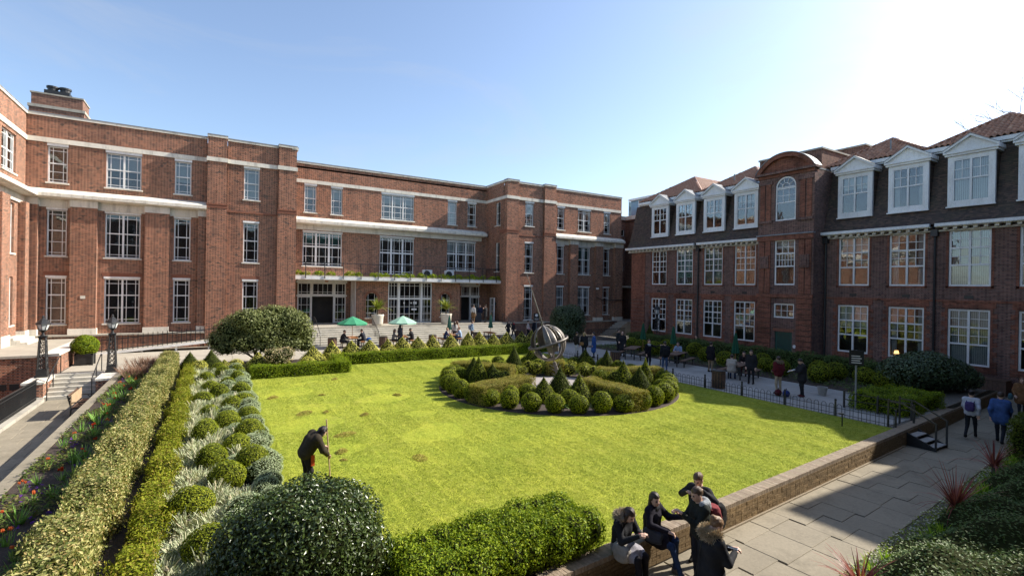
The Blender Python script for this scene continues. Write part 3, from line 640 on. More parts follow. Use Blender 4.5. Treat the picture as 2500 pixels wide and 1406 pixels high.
FC.part('flat_roof',MT['lead'],CB,(-10.3,41.0,.0,14,14.9,15.05)); FA.part('flat_roof',MT['lead'],CB,(-10.3,5.6,.1,6,14.9,15.04),(25.1,41,.1,6,14.9,15.04))
Fac('X+',41.1).wall('wall',MT['brick'],CB,43.3,61,-1,15.3,[]); Fac('Y-',61).part('wall',MT['brick'],CB,(-22,41.1,0,.3,-1,15.3))
# balcony railing on the canopy: each post and bar
m=MB(); m.bar((5.7,43.75,6.5),(25.0,43.75,6.5),.06,.055); m.build('balcony_handrail',MT['iron'],CB)
m=MB(); m.bar((5.7,43.75,5.62),(25.0,43.75,5.62),.03,.02); m.build('balcony_lower_rail',MT['iron'],CB)
for k in range(13):
    x=6.5+k*1.5; m=MB(); m.tube([(x,43.6,5.15),(x,43.62,5.5),(x+.02,43.75,5.8),(x,43.75,6.5)],.035,6); m.build('balcony_post',MT['iron'],CB)
m=MB(); m.bar((25.0,43.75,6.5),(25.0,46.9,6.5),.05,.03)
for k in range(16): m.bar((25.0,43.8+k*.2,5.45),(25.0,43.8+k*.2,6.5),.016,.016)
m.build('balcony_side_rail',MT['iron'],CB)
for x in (17.7,20.0):
    a=empty('air_conditioner',(x,45.2,5.345),0,'grey air conditioning unit on the entrance canopy behind the railing','air conditioner','air conditioners on the canopy')
    MB().box(-.45,.45,-.18,.18,.08,.9).build('casing',MT['white'],a); MB().lathe([(.33,0),(.33,.02),(.04,.03)],16,(0,0,0)).xf(Matrix.Translation((-.08,-.18,.5))@Matrix.Rotation(PI/2,4,'X')).build('fan_grille',MT['iron'],a)
    MB().box(-.4,-.3,-.15,.15,0,.08).box(.3,.4,-.15,.15,0,.08).build('foot',MT['iron'],a)
# --- left wing
ops=[(39.1,41.5,11.05,13.42),(39.9,41.35,6.25,9.28),(39.9,41.3,1.9,4.82)]
for o,T,bl in zip(ops,(T_TOP,T_MID,T_GR),(('blind',.3),None,None)): window(CB,FL,*o,2,T,0.12,sill='stone',bud=BUD,blind=bl)
FL.wall('wall',MT['brick'],CB,30.0,43.3,-1.6,15.3,ops); FL.profile('cornice',MT['stone'],CB,30.0,43.3,CORN)
FL.part('string_course',MT['stone'],CB,(30.0,43.3,-.07,-.001,13.62,13.92)); coping(FL,CB,30,43.3); FL.part('frieze',MT['stone'],CB,(30,43.3,-.1,-.001,9.42,9.95))
FL.part('pier',MT['brick'],CB,(42.0,42.7,-.36,-.001,1.0,9.5),(38.0,39.3,-.36,-.001,1.0,9.5)); FL.part('pier_base',MT['stone'],CB,(41.95,42.75,-.42,-.001,.84,1.46),(37.95,39.35,-.42,-.001,.84,1.46))
Fac('X+',-11.2).part('interior',MT['dark'],CB,(30,43.3,0,.1,-1,15)); Fac('Y-',30.0).wall('wall',MT['brick'],CB,-22,-10.4,-1.6,15.3,[]); FC.part('flat_roof',MT['lead'],CB,(-22,-10.5,-17,0,14.9,15.03))
# chimney stack
ch=MB().box(-11.3,-8.3,47.5,49.8,14.8,16.9).box(-11.2,-8.4,47.6,49.7,17.1,17.9).build('chimney',MT['brick_gap'],CB)
MB().box(-11.36,-8.24,47.44,49.86,16.9,17.1).box(-11.26,-8.34,47.54,49.76,17.9,18.0).build('chimney_band',MT['coping'],ch)
MB().box(-10.6,-9.2,47.9,49.2,18.0,18.35).build('chimney_cowl_base',MT['iron'],ch)
for x in (-10.25,-9.55): MB().lathe([(.3,0),(.3,.3),(.36,.3),(.36,.42)],14,(x,48.5,18.35)).build('chimney_cowl',MT['iron'],ch)

# ------------------------------------------------------------------ wide entrance steps
es=wempty('entrance_steps',(15,41,0),'broad flight of pale stone steps up to the recessed entrance','steps')
for i in range(8): MB().box(5.62,25.15,39.6+i*.35,42.45,-0.02+i*.15*(0),0.15*(i+1)).build('step',MT['step'],es) if i<7 else MB().box(5.62,25.05,42.05,47.2,0.9,1.2).build('landing',MT['patio'],es)

# ------------------------------------------------------------------ right-hand building with dormers
XR=36.2
RB=wempty('dormer_building',(36.5,18,-0.5),'plum brick college wing with white sash windows, pedimented dormers and pantile roofs','building')
FR=Fac('X-',XR); BR=[300]
CY_R=[16.3,13.38,10.45,7.52,4.6]; CY_L=[24.1,27.03,30.0,32.95]
TW=[(1.2,(),()),(1.0,(.5,),(.5,)),(1.0,(.5,),(.5,))]
TD=[(1.15,(),()),(1.0,(.5,),(.5,))]
ops=[]; gl={10.45:[('vertical',1),('vertical',1),('vertical',1)],13.38:[('curtains',.35),('curtains',.3),None],16.3:[('blind',.3),('blind',.45),('blind',.2)],7.52:[None,None,('curtains',.3)],27.03:[('greenblind',.9),None,('blind',.3)],24.1:[None,None,('blind',.2)],30.0:[('greenblind',.8),None,None],32.95:[('curtains',.4),('curtains',.3),None]}
for c in CY_R+CY_L:
    b=gl.get(c,[None]*3)
    for z0,z1,bl in ((5.2,8.4,b[0]),(0.78,3.9,b[1])):
        o=(c-.91,c+.91,z0,z1); ops.append(o); window(RB,FR,*o,2,TW,0.05,fr=.1,mul=.11,trn=.09,bud=BR,blind=bl,minw=.2,tilt=.6)
    FR.part('window_surround',MT['redress'],RB,(c-1.03,c-.912,-.02,.1,5.1,8.5),(c+.912,c+1.03,-.02,.1,5.1,8.5),(c-1.03,c+1.03,-.02,.1,5.08,5.198),(c-1.03,c-.912,-.02,.1,.6,3.98),(c+.912,c+1.03,-.02,.1,.6,3.98),(c-1.2,c+1.2,-.035,.1,.45,.778),(c-1.15,c+1.15,-.025,.1,3.98,4.3))
    for sgn in (-1,1):
        for k in range(6): FR.part('quoin_block',MT['redress'],RB,tuple(sorted((c+sgn*1.03,c+sgn*1.2)))+(-.021,.1,.85+k*.52,1.1+k*.52))
    FR.part('air_vent',MT['iron'],RB,(c-.2,c+.2,-.012,-.001,4.5,4.68))
wallops=ops
FR.wall('wall',MT['brick2'],RB,3.35,18.13,-0.6,8.9,[o for o in ops if o[1]<18],.2); FR.wall('wall',MT['brick2'],RB,22.12,36.55,-0.6,8.9,[o for o in ops if o[0]>22],.2)
Fac('Y-',36.55).wall('wall',MT['brick2'],RB,XR,48,-.6,8.9,[]) 
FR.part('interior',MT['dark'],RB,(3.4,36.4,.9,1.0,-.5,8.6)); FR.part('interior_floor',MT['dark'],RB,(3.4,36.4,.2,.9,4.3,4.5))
for a,b in ((3.35,18.1),(22.15,36.8)):
    FR.part('string_band',MT['redress'],RB,(a,min(b,36.55),-.05,-.001,4.3,4.42)); FR.part('plinth',MT['redress'],RB,(a,min(b,36.55),-.06,-.001,-.6,.1))
FR.part('corner_pilaster',MT['redress'],RB,(34.7,36.5,-.06,-.001,-.6,8.3))
for k in range(12): FR.part('corner_groove',MT['brick2'],RB,(34.7,36.52,-.075,-.061,-.3+k*.36,-.24+k*.36))
# eaves with gutter and brackets
for a,b in ((3.35,11.85),(12.1,18.1),(22.15,28.3),(28.6,36.9)):
    FR.part('eaves_gutter',MT['white'],RB,(a,b,-.62,-.45,8.62,8.8)); FR.part('eaves_soffit',MT['white'],RB,(a,b,-.45,-.001,8.58,8.66))
    FR.part('eaves_moulding',MT['stone'],RB,(a,b,-.16,-.001,8.36,8.46)); n=int((b-a)/.44)
    for k in range(n): FR.part('bracket',MT['stone'],RB,(a+.12+k*(b-a-.2)/n,a+.3+k*(b-a-.2)/n,-.4,-.001,8.44,8.578))
for y in (11.97,28.45,17.98,22.3):
    m=MB(); m.tube([(XR-.12,y,-.5),(XR-.12,y,8.1)],.06,8); m.box(XR-.3,XR-.02,y-.16,y+.16,8.1,8.5); m.tube([(XR-.12,y,8.4),(XR-.4,y,8.62)],.05,8); m.build('drain_pipe',MT['iron'],RB)
# mansard
def tilemat():
    m,t,b,o=newmat('mansard_tiles'); g_=nd(t,'ShaderNodeNewGeometry'); sp=nd(t,'ShaderNodeSeparateXYZ'); t.links.new(g_.outputs['Position'],sp.inputs[0])
    row=mth(t,'DIVIDE',sp.outputs[2],.1); fr_=mth(t,'FRACT',row); ir=mth(t,'FLOOR',row)
    uu=mth(t,'ADD',mth(t,'DIVIDE',sp.outputs[1],.165),mth(t,'MULTIPLY',mth(t,'FLOORED_MODULO',ir,2.0),.5)); iu=mth(t,'FLOOR',uu)
    cv=nd(t,'ShaderNodeCombineXYZ'); t.links.new(iu,cv.inputs[0]); t.links.new(ir,cv.inputs[1]); wn=nd(t,'ShaderNodeTexWhiteNoise'); t.links.new(cv.outputs[0],wn.inputs[0])
    c=ramp(t,wn.outputs[0],[(0,(.045,.032,.026)),(.5,(.078,.052,.040)),(1,(.125,.078,.055))])
    c=mixc(t,mth(t,'LESS_THAN',fr_,.16),c,(.024,.018,.014)); c=mixc(t,ramp(t,noise(t,g_.outputs['Position'],.8,4,.6),[(.5,(0,0,0)),(.75,(.5,.5,.5))]),c,(.06,.065,.03))
    t.links.new(c,b.inputs['Base Color']); b.inputs['Roughness'].default_value=.75; bump(t,b,mth(t,'ADD',fr_,mth(t,'MULTIPLY',wn.outputs[0],.3)),.7,.02); return m
MT['mans']=tilemat()
MAN=[(-.46,8.78),(-.2,9.02),(.05,9.5),(.35,10.5),(.62,11.6),(.95,13.1)]
def dman(z):
    for (d0,z0),(d1,z1) in zip(MAN,MAN[1:]):
        if z0<=z<=z1: return d0+(d1-d0)*(z-z0)/(z1-z0)
    return MAN[-1][0]
dorm_open=[(c-1.02,c+1.02) for c in CY_R+CY_L]
def mansard(a,b):
    m=MB()
    cuts=sorted([u for o in dorm_open for u in o if a<u<b]); us=[a]+cuts+[b]
    prof=[p for p in MAN]; zz=sorted({9.78,12.7,*[z for _,z in MAN]})
    for u0,u1 in zip(us,us[1:]):
        indorm=any(o[0]-.01<(u0+u1)/2<o[1]+.01 for o in dorm_open)
        for z0,z1 in zip(zz,zz[1:]):
            if indorm and 9.78<=z0 and z1<=12.7: continue
            m.quad(FR.P(u0,dman(z0),z0),FR.P(u1,dman(z0),z0),FR.P(u1,dman(z1),z1),FR.P(u0,dman(z1),z1))
    return m.build('mansard_roof',MT['mans'],RB)
mansard(3.35,18.14); mansard(22.11,36.9)
m=MB(); vs=[FR.P(36.9,d,z) for d,z in MAN]+[(48,36.9,13.1),(48,36.9,8.78)]
for (d0,z0),(d1,z1) in zip(MAN,MAN[1:]):
    e0,e1=36.9-.0-(d0+.46)*.9,36.9-(d1+.46)*.9
    m.quad(FR.P(36.9,d0,z0),FR.P(36.9,d1,z1),(48,36.9,z1),(48,36.9,z0))
m.build('mansard_end',MT['mans'],RB)
def dormer(c,bl):
    m=MB(); D0=-.02; w=1.02
    P=FR.P
    o=window(RB,FR,c-.80,c+.80,10.0,12.42,2,TD,0.0,fr=.07,mul=.1,trn=.08,bud=BR,blind=bl,minw=.2,tilt=.6)
    o.name='dormer_window'
    FR.box(m,c-w,c-.80,D0,.16,9.75,12.62); FR.box(m,c+.80,c+w,D0,.16,9.75,12.62); FR.box(m,c-.80,c+.80,D0+.001,.3,12.42,12.62); FR.box(m,c-.80,c+.80,D0-.001,.3,9.75,10.0); FR.box(m,c-w-.05,c+w+.05,D0-.08,.02,9.68,9.752)
    
    fr_=m.build('dormer_case',MT['white'],RB)
    for a_,b_ in ((c-w+.02,c-.82),(c+.82,c+w-.02)): FR.part('dormer_cheek',MT['mans'],RB,(a_,b_,.161,1.3,9.75,12.62))
    m=MB(); FR.box(m,c-w-.12,c+w+.12,D0-.12,1.5,12.62,12.74); FR.box(m,c-w-.18,c+w+.18,D0-.2,1.5,12.74,12.84)
    # triangular pediment with raking mouldings
    t=[(c-w-.18,12.84),(c+w+.18,12.84),(c,13.62)]
    vs=[P(u,D0-.02,z) for u,z in t]+[P(u,1.6,z) for u,z in t]; m.add(vs,[(0,1,2),(5,4,3),(0,3,4,1),(1,4,5,2),(2,5,3,0)])
    for (u0,z0),(u1,z1) in ((t[0],t[2]),(t[2],t[1])):
        vs=[P(u,dd,z+h) for dd in (D0-.2,1.6) for (u,z) in ((u0,z0),(u1,z1)) for h in (0,.12)]
        m.add(vs,[(0,1,3,2),(4,6,7,5),(1,5,7,3),(0,2,6,4),(0,4,5,1),(2,3,7,6)])
    m.build('pediment',MT['white'],RB)
    m=MB()
    for (u0,z0),(u1,z1) in ((t[0],t[2]),(t[2],t[1])):
        vs=[P(u,dd,z+h) for dd in (D0-.22,1.62) for (u,z) in ((u0,z0),(u1,z1)) for h in (.121,.15)]
        m.add(vs,[(0,1,3,2),(4,6,7,5),(1,5,7,3),(0,2,6,4),(0,4,5,1),(2,3,7,6)])
    m.build('dormer_flashing',MT['lead'],RB)
for c,bl in zip(CY_R+CY_L,[('blind',.35),('curtains',.3),('vertical',1),('curtains',.3),None,('blind',.3),None,('curtains',.3),('curtains',.25)]): dormer(c,bl)
FR.part('bay_roof',MT['lead'],RB,(18.2,22.05,-.75,1.0,13.2,13.3))
for a,b in ((3.35,18.12),(22.13,36.4)): FR.part('upper_eaves',MT['white'],RB,(a,b,.72,1.3,13.1,13.2),(a,b,.6,.74,13.2,13.42),(a,b,.74,1.3,13.2,13.4))
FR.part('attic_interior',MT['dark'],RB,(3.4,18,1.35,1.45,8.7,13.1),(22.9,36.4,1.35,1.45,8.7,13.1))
# pantile hip roofs: tiles one by one where nearest
MT['pantile']=pm('clay_pantile',(0.46,0.24,0.145),(0.34,0.16,0.095),3.0,0.5,0.2,0.45,world=True,c3=(0.52,0.32,0.21),rand=0.45)
def tile_arrays(tw=.30,tl=.40):
    n=6; prof=[(-tw/2+tw*i/n, .062*math.sin(2*PI*(i/n)-.6)+.062) for i in range(n+1)]
    V=[(x,0,h+.035) for x,h in prof]+[(x,tl,h+.0) for x,h in prof]+[(x,0,h-.0) for x,h in prof]
    F=[(i,i+1,n+1+i+1,n+1+i) for i in range(n)]+[(2*(n+1)+i,2*(n+1)+i+1,i+1,i) for i in range(n)]
    return np.array(V,float),np.array(F)
TV,TF=tile_arrays(); TILE=np_mesh('roof_tile',TV,TF,MT['pantile'],None,True)
NT=[300]
def tile_slope(par,O,A,B,inside,indiv,acc):
    # O origin at eave, A along eave, B up the slope (unit vectors)
    O,A,B=Vector(O),Vector(A),Vector(B); N=A.cross(B); rot=Matrix((A,B,N)).transposed()
    for r in range(0,16):
        v=r*.33
        for k in range(-14,15):
            u=k*.27
            if not inside(u,v+.15): continue
            p=O+A*u+B*v
            if indiv and NT[0]>0:
                NT[0]-=1; o=link('roof_tile',TILE,par); Mx=rot.to_4x4(); Mx.translation=p; o.matrix_basis=Mx
            else: acc.append((np.array(rot)@TV.T).T+np.array(p))
def hiproof(y0,y1,indiv):
    yc,h=(y0+y1)/2,(y1-y0)/2; X0=XR+.62; z0=13.44; rise=h*.63; apx=(X0+h,yc,z0+rise); back=XR+11
    m=MB(); m.add([(X0,y0,z0),(X0,y1,z0),apx,(back,yc,z0+rise),(back,y0,z0),(back,y1,z0)],[(0,2,1),(0,4,3,2),(1,2,3,5)])
    rf=m.build('pantile_roof',MT['slate'],RB); acc=[]
    sl=math.hypot(h,rise); c,s_=h/sl,rise/sl
    tile_slope(rf,(X0,yc,z0),(0,-1,0),(c,0,s_),lambda u,v:v<sl-.1 and abs(u)<h*(1-v/sl)+.02,indiv,acc)
    # slope that faces -y, seen behind the hip
    tile_slope(rf,(X0+4.2,y0,z0),(1,0,0),(0,c,s_),lambda u,v:v<sl-.1 and u+4.2>h*(v/sl)-.05 and u<2.5,indiv and False,acc)
    tile_slope(rf,(X0+4.2,y1,z0),(-1,0,0),(0,-c,s_),lambda u,v:v<sl-.1 and 4.2-u>h*(v/sl)-.05 and u>-2.5,False,acc)
    if acc:
        V=np.concatenate(acc); F=np.concatenate([TF+i*len(TV) for i in range(len(acc))]); tag(link('roof_tiles',np_mesh('roof_tiles',V,F,MT['pantile'],None,True),rf),kind='stuff')
    for a,b in (((X0,y0,z0),apx),((X0,y1,z0),apx),(apx,(back,yc,z0+rise))):
        m=MB(); m.tube([Vector(a)+Vector((0,0,.06)),Vector(b)+Vector((0,0,.06))],.1,6); m.build('ridge_tile',MT['pantile'],rf)
for y0,y1,ind in ((6.85,12.65,True),(12.7,18.5,True),(0.95,6.8,True),(22.7,28.75,True),(28.8,36.3,False)): hiproof(y0,y1,ind)
m=MB(); m.tube([(XR+1.6,14.95,14.1),(XR+1.6,14.95,14.75)],.05,8); m.build('roof_vent_pipe',MT['lead'],RB); m=MB(); m.tube([(XR+1.5,26.2,14.0),(XR+1.5,26.2,14.6)],.05,8); m.build('roof_vent_pipe',MT['lead'],RB)
# projecting bay with round-headed window and segmental pediment
FB=Fac('X-',34.8); yb0,yb1=18.13,22.12; yc=20.12
bo=[(yc-.74,yc+.74,5.2,8.42),(yc-.74,yc+.74,2.85,3.88),(yc-.62,yc+.62,-.5,1.85),(yc-.74,yc+.74,9.8,12.95)]
FB.wall('bay_wall',MT['brick2'],RB,yb0,yb1,-.6,13.1,bo,.25,arches=[(yc,.74,12.21,12.95)])
FB.part('bay_side',MT['brick2'],RB,(yb0,yb0+.001,0.001,3,-.6,13.1),(yb1-.001,yb1,0.001,3,-.6,13.1))
FB.part('bay_interior',MT['dark'],RB,(yb0+.1,yb1-.1,.6,.7,-.5,13.05))
window(RB,FB,*bo[0],1,[(1.15,(),()),(.8,(.5,),(.1667,.333,.5,.667,.8333)),(.8,(.5,),(.333,.667))],.06,fr=.1,trn=.09,bud=BR,minw=.1,blind=('blind',.2))
window(RB,FB,*bo[1],1,[(1,(.5,),(.333,.667))],.06,fr=.1,bud=BR,minw=.2)
window(RB,FB,yc-.74,yc+.74,9.8,12.15,1,[(1.25,(),()),(1.0,(.5,),(.333,.667))],.06,fr=.1,trn=.08,bud=BR,minw=.2)
m=MB(); n=16
for r0,r1 in ((.64,.74),(.26,.30)):
    for k in range(n):
        a0,a1=PI*k/n,PI*(k+1)/n; vs=[FB.P(yc+q*math.cos(a),dd,12.19+q*math.sin(a)) for dd in (.06,.16) for a in (a0,a1) for q in (r0,r1)]
        m.add(vs,[(0,1,3,2),(4,6,7,5),(1,5,7,3),(0,2,6,4)])
for k in range(1,5):
    a=PI*k/5; m.bar(FB.P(yc+.26*math.cos(a),.1,12.19+.26*math.sin(a)),FB.P(yc+.66*math.cos(a),.1,12.19+.66*math.sin(a)),.03,.03)
FB.box(m,yc-.74,yc+.74,.06,.16,12.13,12.21)
fan=m.build('fanlight',MT['white'],RB)
m=MB(); pts=[(yc+.66*math.cos(PI*k/12),12.21+.66*math.sin(PI*k/12)) for k in range(13)]; m.add([FB.P(u,.12,z) for u,z in pts],[tuple(range(13))]); m.build('pane',MT['glass'],fan)
FB.part('door',pm('green_door',(.01,.06,.045),(.012,.05,.04),4,.4),RB,(yc-.5,yc+.5,.12,.18,-.5,1.75)); FB.part('door_case',pm('green_case',(.02,.09,.07),(.02,.08,.06),4,.5),RB,(yc-.62,yc-.5,.1,.2,-.5,1.85),(yc+.5,yc+.62,.1,.2,-.5,1.85),(yc-.5,yc+.5,.1,.2,1.75,1.85))
FB.part('door_panel',MT['brick_arch'],RB,(yc-.75,yc+.75,-.02,-.001,1.9,2.1))
for sgn in (-1,1):
    a,b=sorted((yc+sgn*.93,yc+sgn*1.96))
    for k in range(13): FB.part('rusticated_band',MT['redress'],RB,(a,b,-.09,-.001,-.5+k*.37,-.5+k*.37+.31))
    FB.part('pilaster',MT['redress'],RB,(a+.1,a+.48,-.07,-.001,4.6,8.35),(b-.48,b-.1,-.07,-.001,4.6,8.35)); FB.part('cartouche',MT['brick2'],RB,(a+.2,b-.2,-.16,-.071,6.4,7.3),(a+.32,b-.32,-.2,-.161,6.55,7.15))
    FB.part('pilaster',MT['redress'],RB,(a+.12,a+.46,-.07,-.001,9.9,12.5),(b-.46,b-.12,-.07,-.001,9.9,12.5)); FB.part('capital',MT['brick2'],RB,(a,b,-.1,-.001,12.5,12.75),(a,b,-.1,-.001,9.7,9.9))
FB.part('string_band',MT['redress'],RB,(yb0-.02,yb1+.02,-.1,-.001,4.3,4.55),(yb0-.02,yb1+.02,-.12,-.001,8.4,8.75)); FB.part('string_flashing',MT['lead'],RB,(yb0-.06,yb1+.06,-.2,.1,8.75,8.84))
FB.part('entablature',MT['redress'],RB,(yb0-.02,yb1+.02,-.08,.4,12.97,13.18)); FB.part('bay_cornice',MT['brick2'],RB,(yb0-.2,yb1+.2,-.28,.5,13.18,13.34))
n=18; hw=(yb1-yb0)/2+.12; hh=1.24; Rr=(hw*hw+hh*hh)/(2*hh); ycb=(yb0+yb1)/2; zc=13.34+hh-Rr; a_=math.asin(hw/Rr)
arc=[(ycb+Rr*math.sin(-a_+2*a_*k/n),zc+Rr*math.cos(-a_+2*a_*k/n)) for k in range(n+1)]
m=MB(); vs=[FB.P(u,0.0,z) for u,z in arc]+[FB.P(u,.6,z) for u,z in arc]
m.add(vs,[tuple(range(n+1)),tuple(range(2*n+1,n,-1))]+[(k,k+n+1,k+n+2,k+1) for k in range(n)]); m.build('pediment_face',MT['redress'],RB)
for nm,mt,d0,t0,t1 in (('pediment_moulding',MT['redress'],-.26,-.28,0.0),('pediment_flashing',MT['lead'],-.3,0.001,.05)):
    m=MB()
    for k in range(n):
        A_=[]
        for dd in (d0,.6):
            for q in (k,k+1):
                an=-a_+2*a_*q/n
                for t_ in (t0,t1): A_.append(FB.P(ycb+(Rr+t_)*math.sin(an),dd,zc+(Rr+t_)*math.cos(an)))
        m.add(A_,[(0,1,3,2),(4,6,7,5),(1,5,7,3),(0,2,6,4)])
    m.build(nm,mt,RB)
FR.part('bay_attic',MT['brick_gap'],RB,(18.9,23.6,.95,7,13.0,15.0))
FR.part('stair_head',MT['brick_gap'],RB,(18.8,21.3,7.01,10,13,16.2)); FR.part('stair_head_roof',MT['coping'],RB,(18.7,21.4,6.95,10.1,16.2,16.32)); FR.part('attic_coping',MT['coping'],RB,(18.82,23.68,.87,6.94,15.0,15.12))
# taller cross wing at the near end, out of the picture to the right
FR.part('cross_wing',MT['brick2'],RB,(-12,3.3,-5.6,12,-.6,13.2)); FR.part('cross_wing_coping',MT['stone'],RB,(-12.1,3.34,-5.7,12.1,13.2,13.35))
# ------------------------------------------------------------------ block beyond the gap
GB=wempty('brick_block',(48,46,0),'plain brick block with a glazed roof pavilion in the gap between the two college buildings','building')
FX=Fac('X-',44.0); FY=Fac('Y-',45.6)
FX.wall('wall',MT['brick_gap'],GB,38,46,-1,13.3,[]); Fac('Y-',38).wall('wall',MT['brick_gap'],GB,44,60,-1,13.3,[])
op=[(42.2+.0+k*1.35,43.0+k*1.35,11.7,12.6) for k in range(1,2)]
FY.wall('wall',MT['brick_gap'],GB,41.1,44.0,-1,13.3,[(42.0,42.7,11.3,12.1),(43.1,43.8,11.3,12.1),(42.0,42.7,6.9,7.7),(43.1,43.8,6.9,7.7)])
for a in (42.0,43.1):
    for z in (11.3,6.9): window(GB,FY,a,a+.7,z,z+.8,1,[(1,(),())],.1,fr=.06,minw=.3)
FY.part('coping',MT['stone'],GB,(41.1,44.05,-.1,.3,13.3,13.75)); FX.part('coping',MT['stone'],GB,(37.9,45.7,-.1,.3,13.3,13.75)); FY.part('flat_roof',MT['lead'],GB,(41.2,60,0,14,13.0,13.1)); FX.part('flat_roof',MT['lead'],GB,(38,45.6,0,16,13.0,13.1))
FY.part('link_canopy',MT['stone'],GB,(41.2,44.0,-1.2,.0,4.9,5.1)); FY.part('dark_door',MT['dark'],GB,(42.0,43.4,-.06,-.001,1.2,3.8))
MT['bluepanel']=pm('blue_glazing',(.16,.27,.36),(.2,.32,.42),2,.15)
pv=FX.part('roof_pavilion',MT['white'],GB,(38.5,45.4,.6,6,13.1,13.6),(38.3,45.6,.4,6.2,15.7,15.95))
for k in range(5): FX.part('glass_panel',MT['bluepanel'],pv,(38.6+k*1.38,39.9+k*1.38,.7,.75,13.6,15.7)); FX.part('pavilion_post',MT['white'],pv,(38.5+k*1.38,38.6+k*1.38,.65,.8,13.6,15.7))
FY.part('glass_panel',MT['bluepanel'],pv,(44.7,49,.2,.25,13.6,15.7))
gs=wempty('side_steps',(40,42,0),'shadowed stone steps up to the dark door in the gap between buildings','steps')
for i in range(8): MB().box(37.4+i*.36,44.0-.002*i,40.9+.002*i,42.5,-.5,-.35+i*.2).build('step',MT['coping'],gs)
MB().box(41.15,43.98,42.502,45.55,-.5,1.05).build('landing',MT['coping'],gs)

# the building the view is taken from, behind the camera; the facing windows mirror it
NB=wempty('near_building',(5,-6,-1.6),'brick college range along the near side of the courtyard','building')
FN=Fac('Y-',-.8)
MB().box(-26,34,-14,-.8,-1.6,13.0).build('wall',MT['brick2'],NB); MB().box(-26.2,34.2,-14.2,-.6,13.0,13.3).build('coping',MT['stone'],NB)
for k in range(14):
    for z in (1.0,5.4,9.6):
        x=-23+k*4.1
        if abs(x)<2.6 and z==5.4 or (-3<x<3): continue
        MB().box(x-.8,x+.8,-.8,-.74,z,z+2.6).build('window',MT['white'],NB); MB().box(x-.7,x+.7,-.739,-.73,z+.1,z+2.5).build('pane',MT['dark'],NB)
# ------------------------------------------------------------------ planting
LM={}
LM['box']=leafmat('box_leaf',[(.042,.062,.005),(.088,.110,.008),(.130,.150,.011),(.18,.19,.017)],.45,.4)
LM['box_dk']=leafmat('dark_yew_leaf',[(.026,.040,.006),(.050,.066,.010),(.080,.095,.014)],.5,.3)
LM['box_yl']=leafmat('golden_box_leaf',[(.19,.19,.035),(.30,.29,.062),(.40,.365,.10)],.5,.3)
LM['vhedge']=leafmat('variegated_leaf',[(.035,.05,.012),(.08,.095,.028),(.15,.155,.055),(.27,.25,.12),(.17,.12,.05)],.45,.35)
LM['yhedge']=leafmat('yellow_box_leaf',[(.05,.07,.006),(.105,.125,.010),(.16,.17,.018),(.13,.095,.025)],.5,.3)
LM['hedge']=leafmat('hedge_leaf',[(.035,.065,.006),(.095,.135,.008),(.165,.195,.014)],.45,.35)
LM['bronze']=leafmat('clipped_hedge_leaf',[(.06,.066,.012),(.13,.13,.026),(.20,.185,.05),(.18,.115,.045)],.5,.3)
LM['holly']=leafmat('glossy_leaf',[(.014,.026,.005),(.022,.038,.008),(.032,.050,.011),(.044,.062,.016)],.34,.5,.10)
LM['laurel']=leafmat('olive_shrub_leaf',[(.055,.068,.022),(.098,.112,.042),(.15,.158,.07)],.4,.5,.15)
LM['dkshrub']=leafmat('dark_shrub_leaf',[(.016,.030,.014),(.032,.050,.022),(.06,.085,.04)],.35,.5,.1)
LM['lav']=leafmat('lavender_stem',[(.16,.19,.115),(.235,.26,.175),(.30,.30,.22),(.25,.215,.165)],.8,.1,.1)
LM['sant']=leafmat('grey_santolina',[(.14,.18,.11),(.21,.25,.165),(.27,.30,.21)],.8,.1,.1)
LM['bulb']=leafmat('bulb_leaf',[(.06,.14,.03),(.11,.20,.05),(.18,.25,.07)],.5,.3)
LM['strap']=leafmat('strap_leaf',[(.06,.13,.01),(.12,.20,.015),(.2,.27,.03)],.4,.4)
LM['ivy']=leafmat('ground_ivy_leaf',[(.028,.05,.015),(.05,.078,.024),(.082,.105,.042)],.5,.35,.1)
LM['palm']=leafmat('cordyline_leaf',[(.05,.07,.012),(.10,.125,.022),(.17,.18,.045)],.45,.4)
LM['red']=leafmat('purple_cordyline_leaf',[(.06,.018,.022),(.13,.035,.035),(.20,.075,.06)],.4,.4)
LM['trail']=leafmat('trailing_leaf',[(.09,.15,.006),(.17,.21,.012),(.23,.24,.03)],.5,.3)
LM['euon']=leafmat('golden_shrub_leaf',[(.08,.10,.012),(.15,.165,.022),(.22,.21,.05)],.5,.3)
for k,c in (('tulip_red',[(.30,.03,.012),(.34,.05,.02)]),('tulip_or',[(.36,.09,.03),(.38,.15,.07)]),('pansy',[(.09,.025,.17),(.06,.018,.13)]),('whitefl',[(.32,.32,.26),(.26,.27,.2)])): LM[k]=leafmat(k+'_petal',c,.6,.2,.2)
HULL=pm('dark_hull',(.014,.019,.005),(.026,.030,.009),9,.95,world=True,spec=.05)  # dark solid hull added under the leaves to block light
BARK=pm('grey_bark',(.07,.055,.042),(.11,.09,.07),8,.9,.4)
TWIG=pm('brown_twig',(.20,.11,.065),(.28,.17,.11),8,.9)
rng=np.random.default_rng(5)
def unit(v): return v/np.maximum(np.linalg.norm(v,axis=1,keepdims=True),1e-9)
def leaves(P,N,l,w,jit=.7,out=0.0):
    jit*=.62
    n=len(P); nn=unit(N+rng.normal(0,jit,(n,3))); r=rng.normal(0,1,(n,3)); a=unit(np.cross(nn,r)); b=np.cross(nn,a)
    s=rng.uniform(.65,1.25,(n,1)); c=P+N*out
    V=np.stack([c-a*l*s, c+b*w*s+nn*w*.25*s, c+a*l*s, c-b*w*s+nn*w*.25*s],1).reshape(-1,3)
    return V,np.arange(4*n).reshape(n,4)
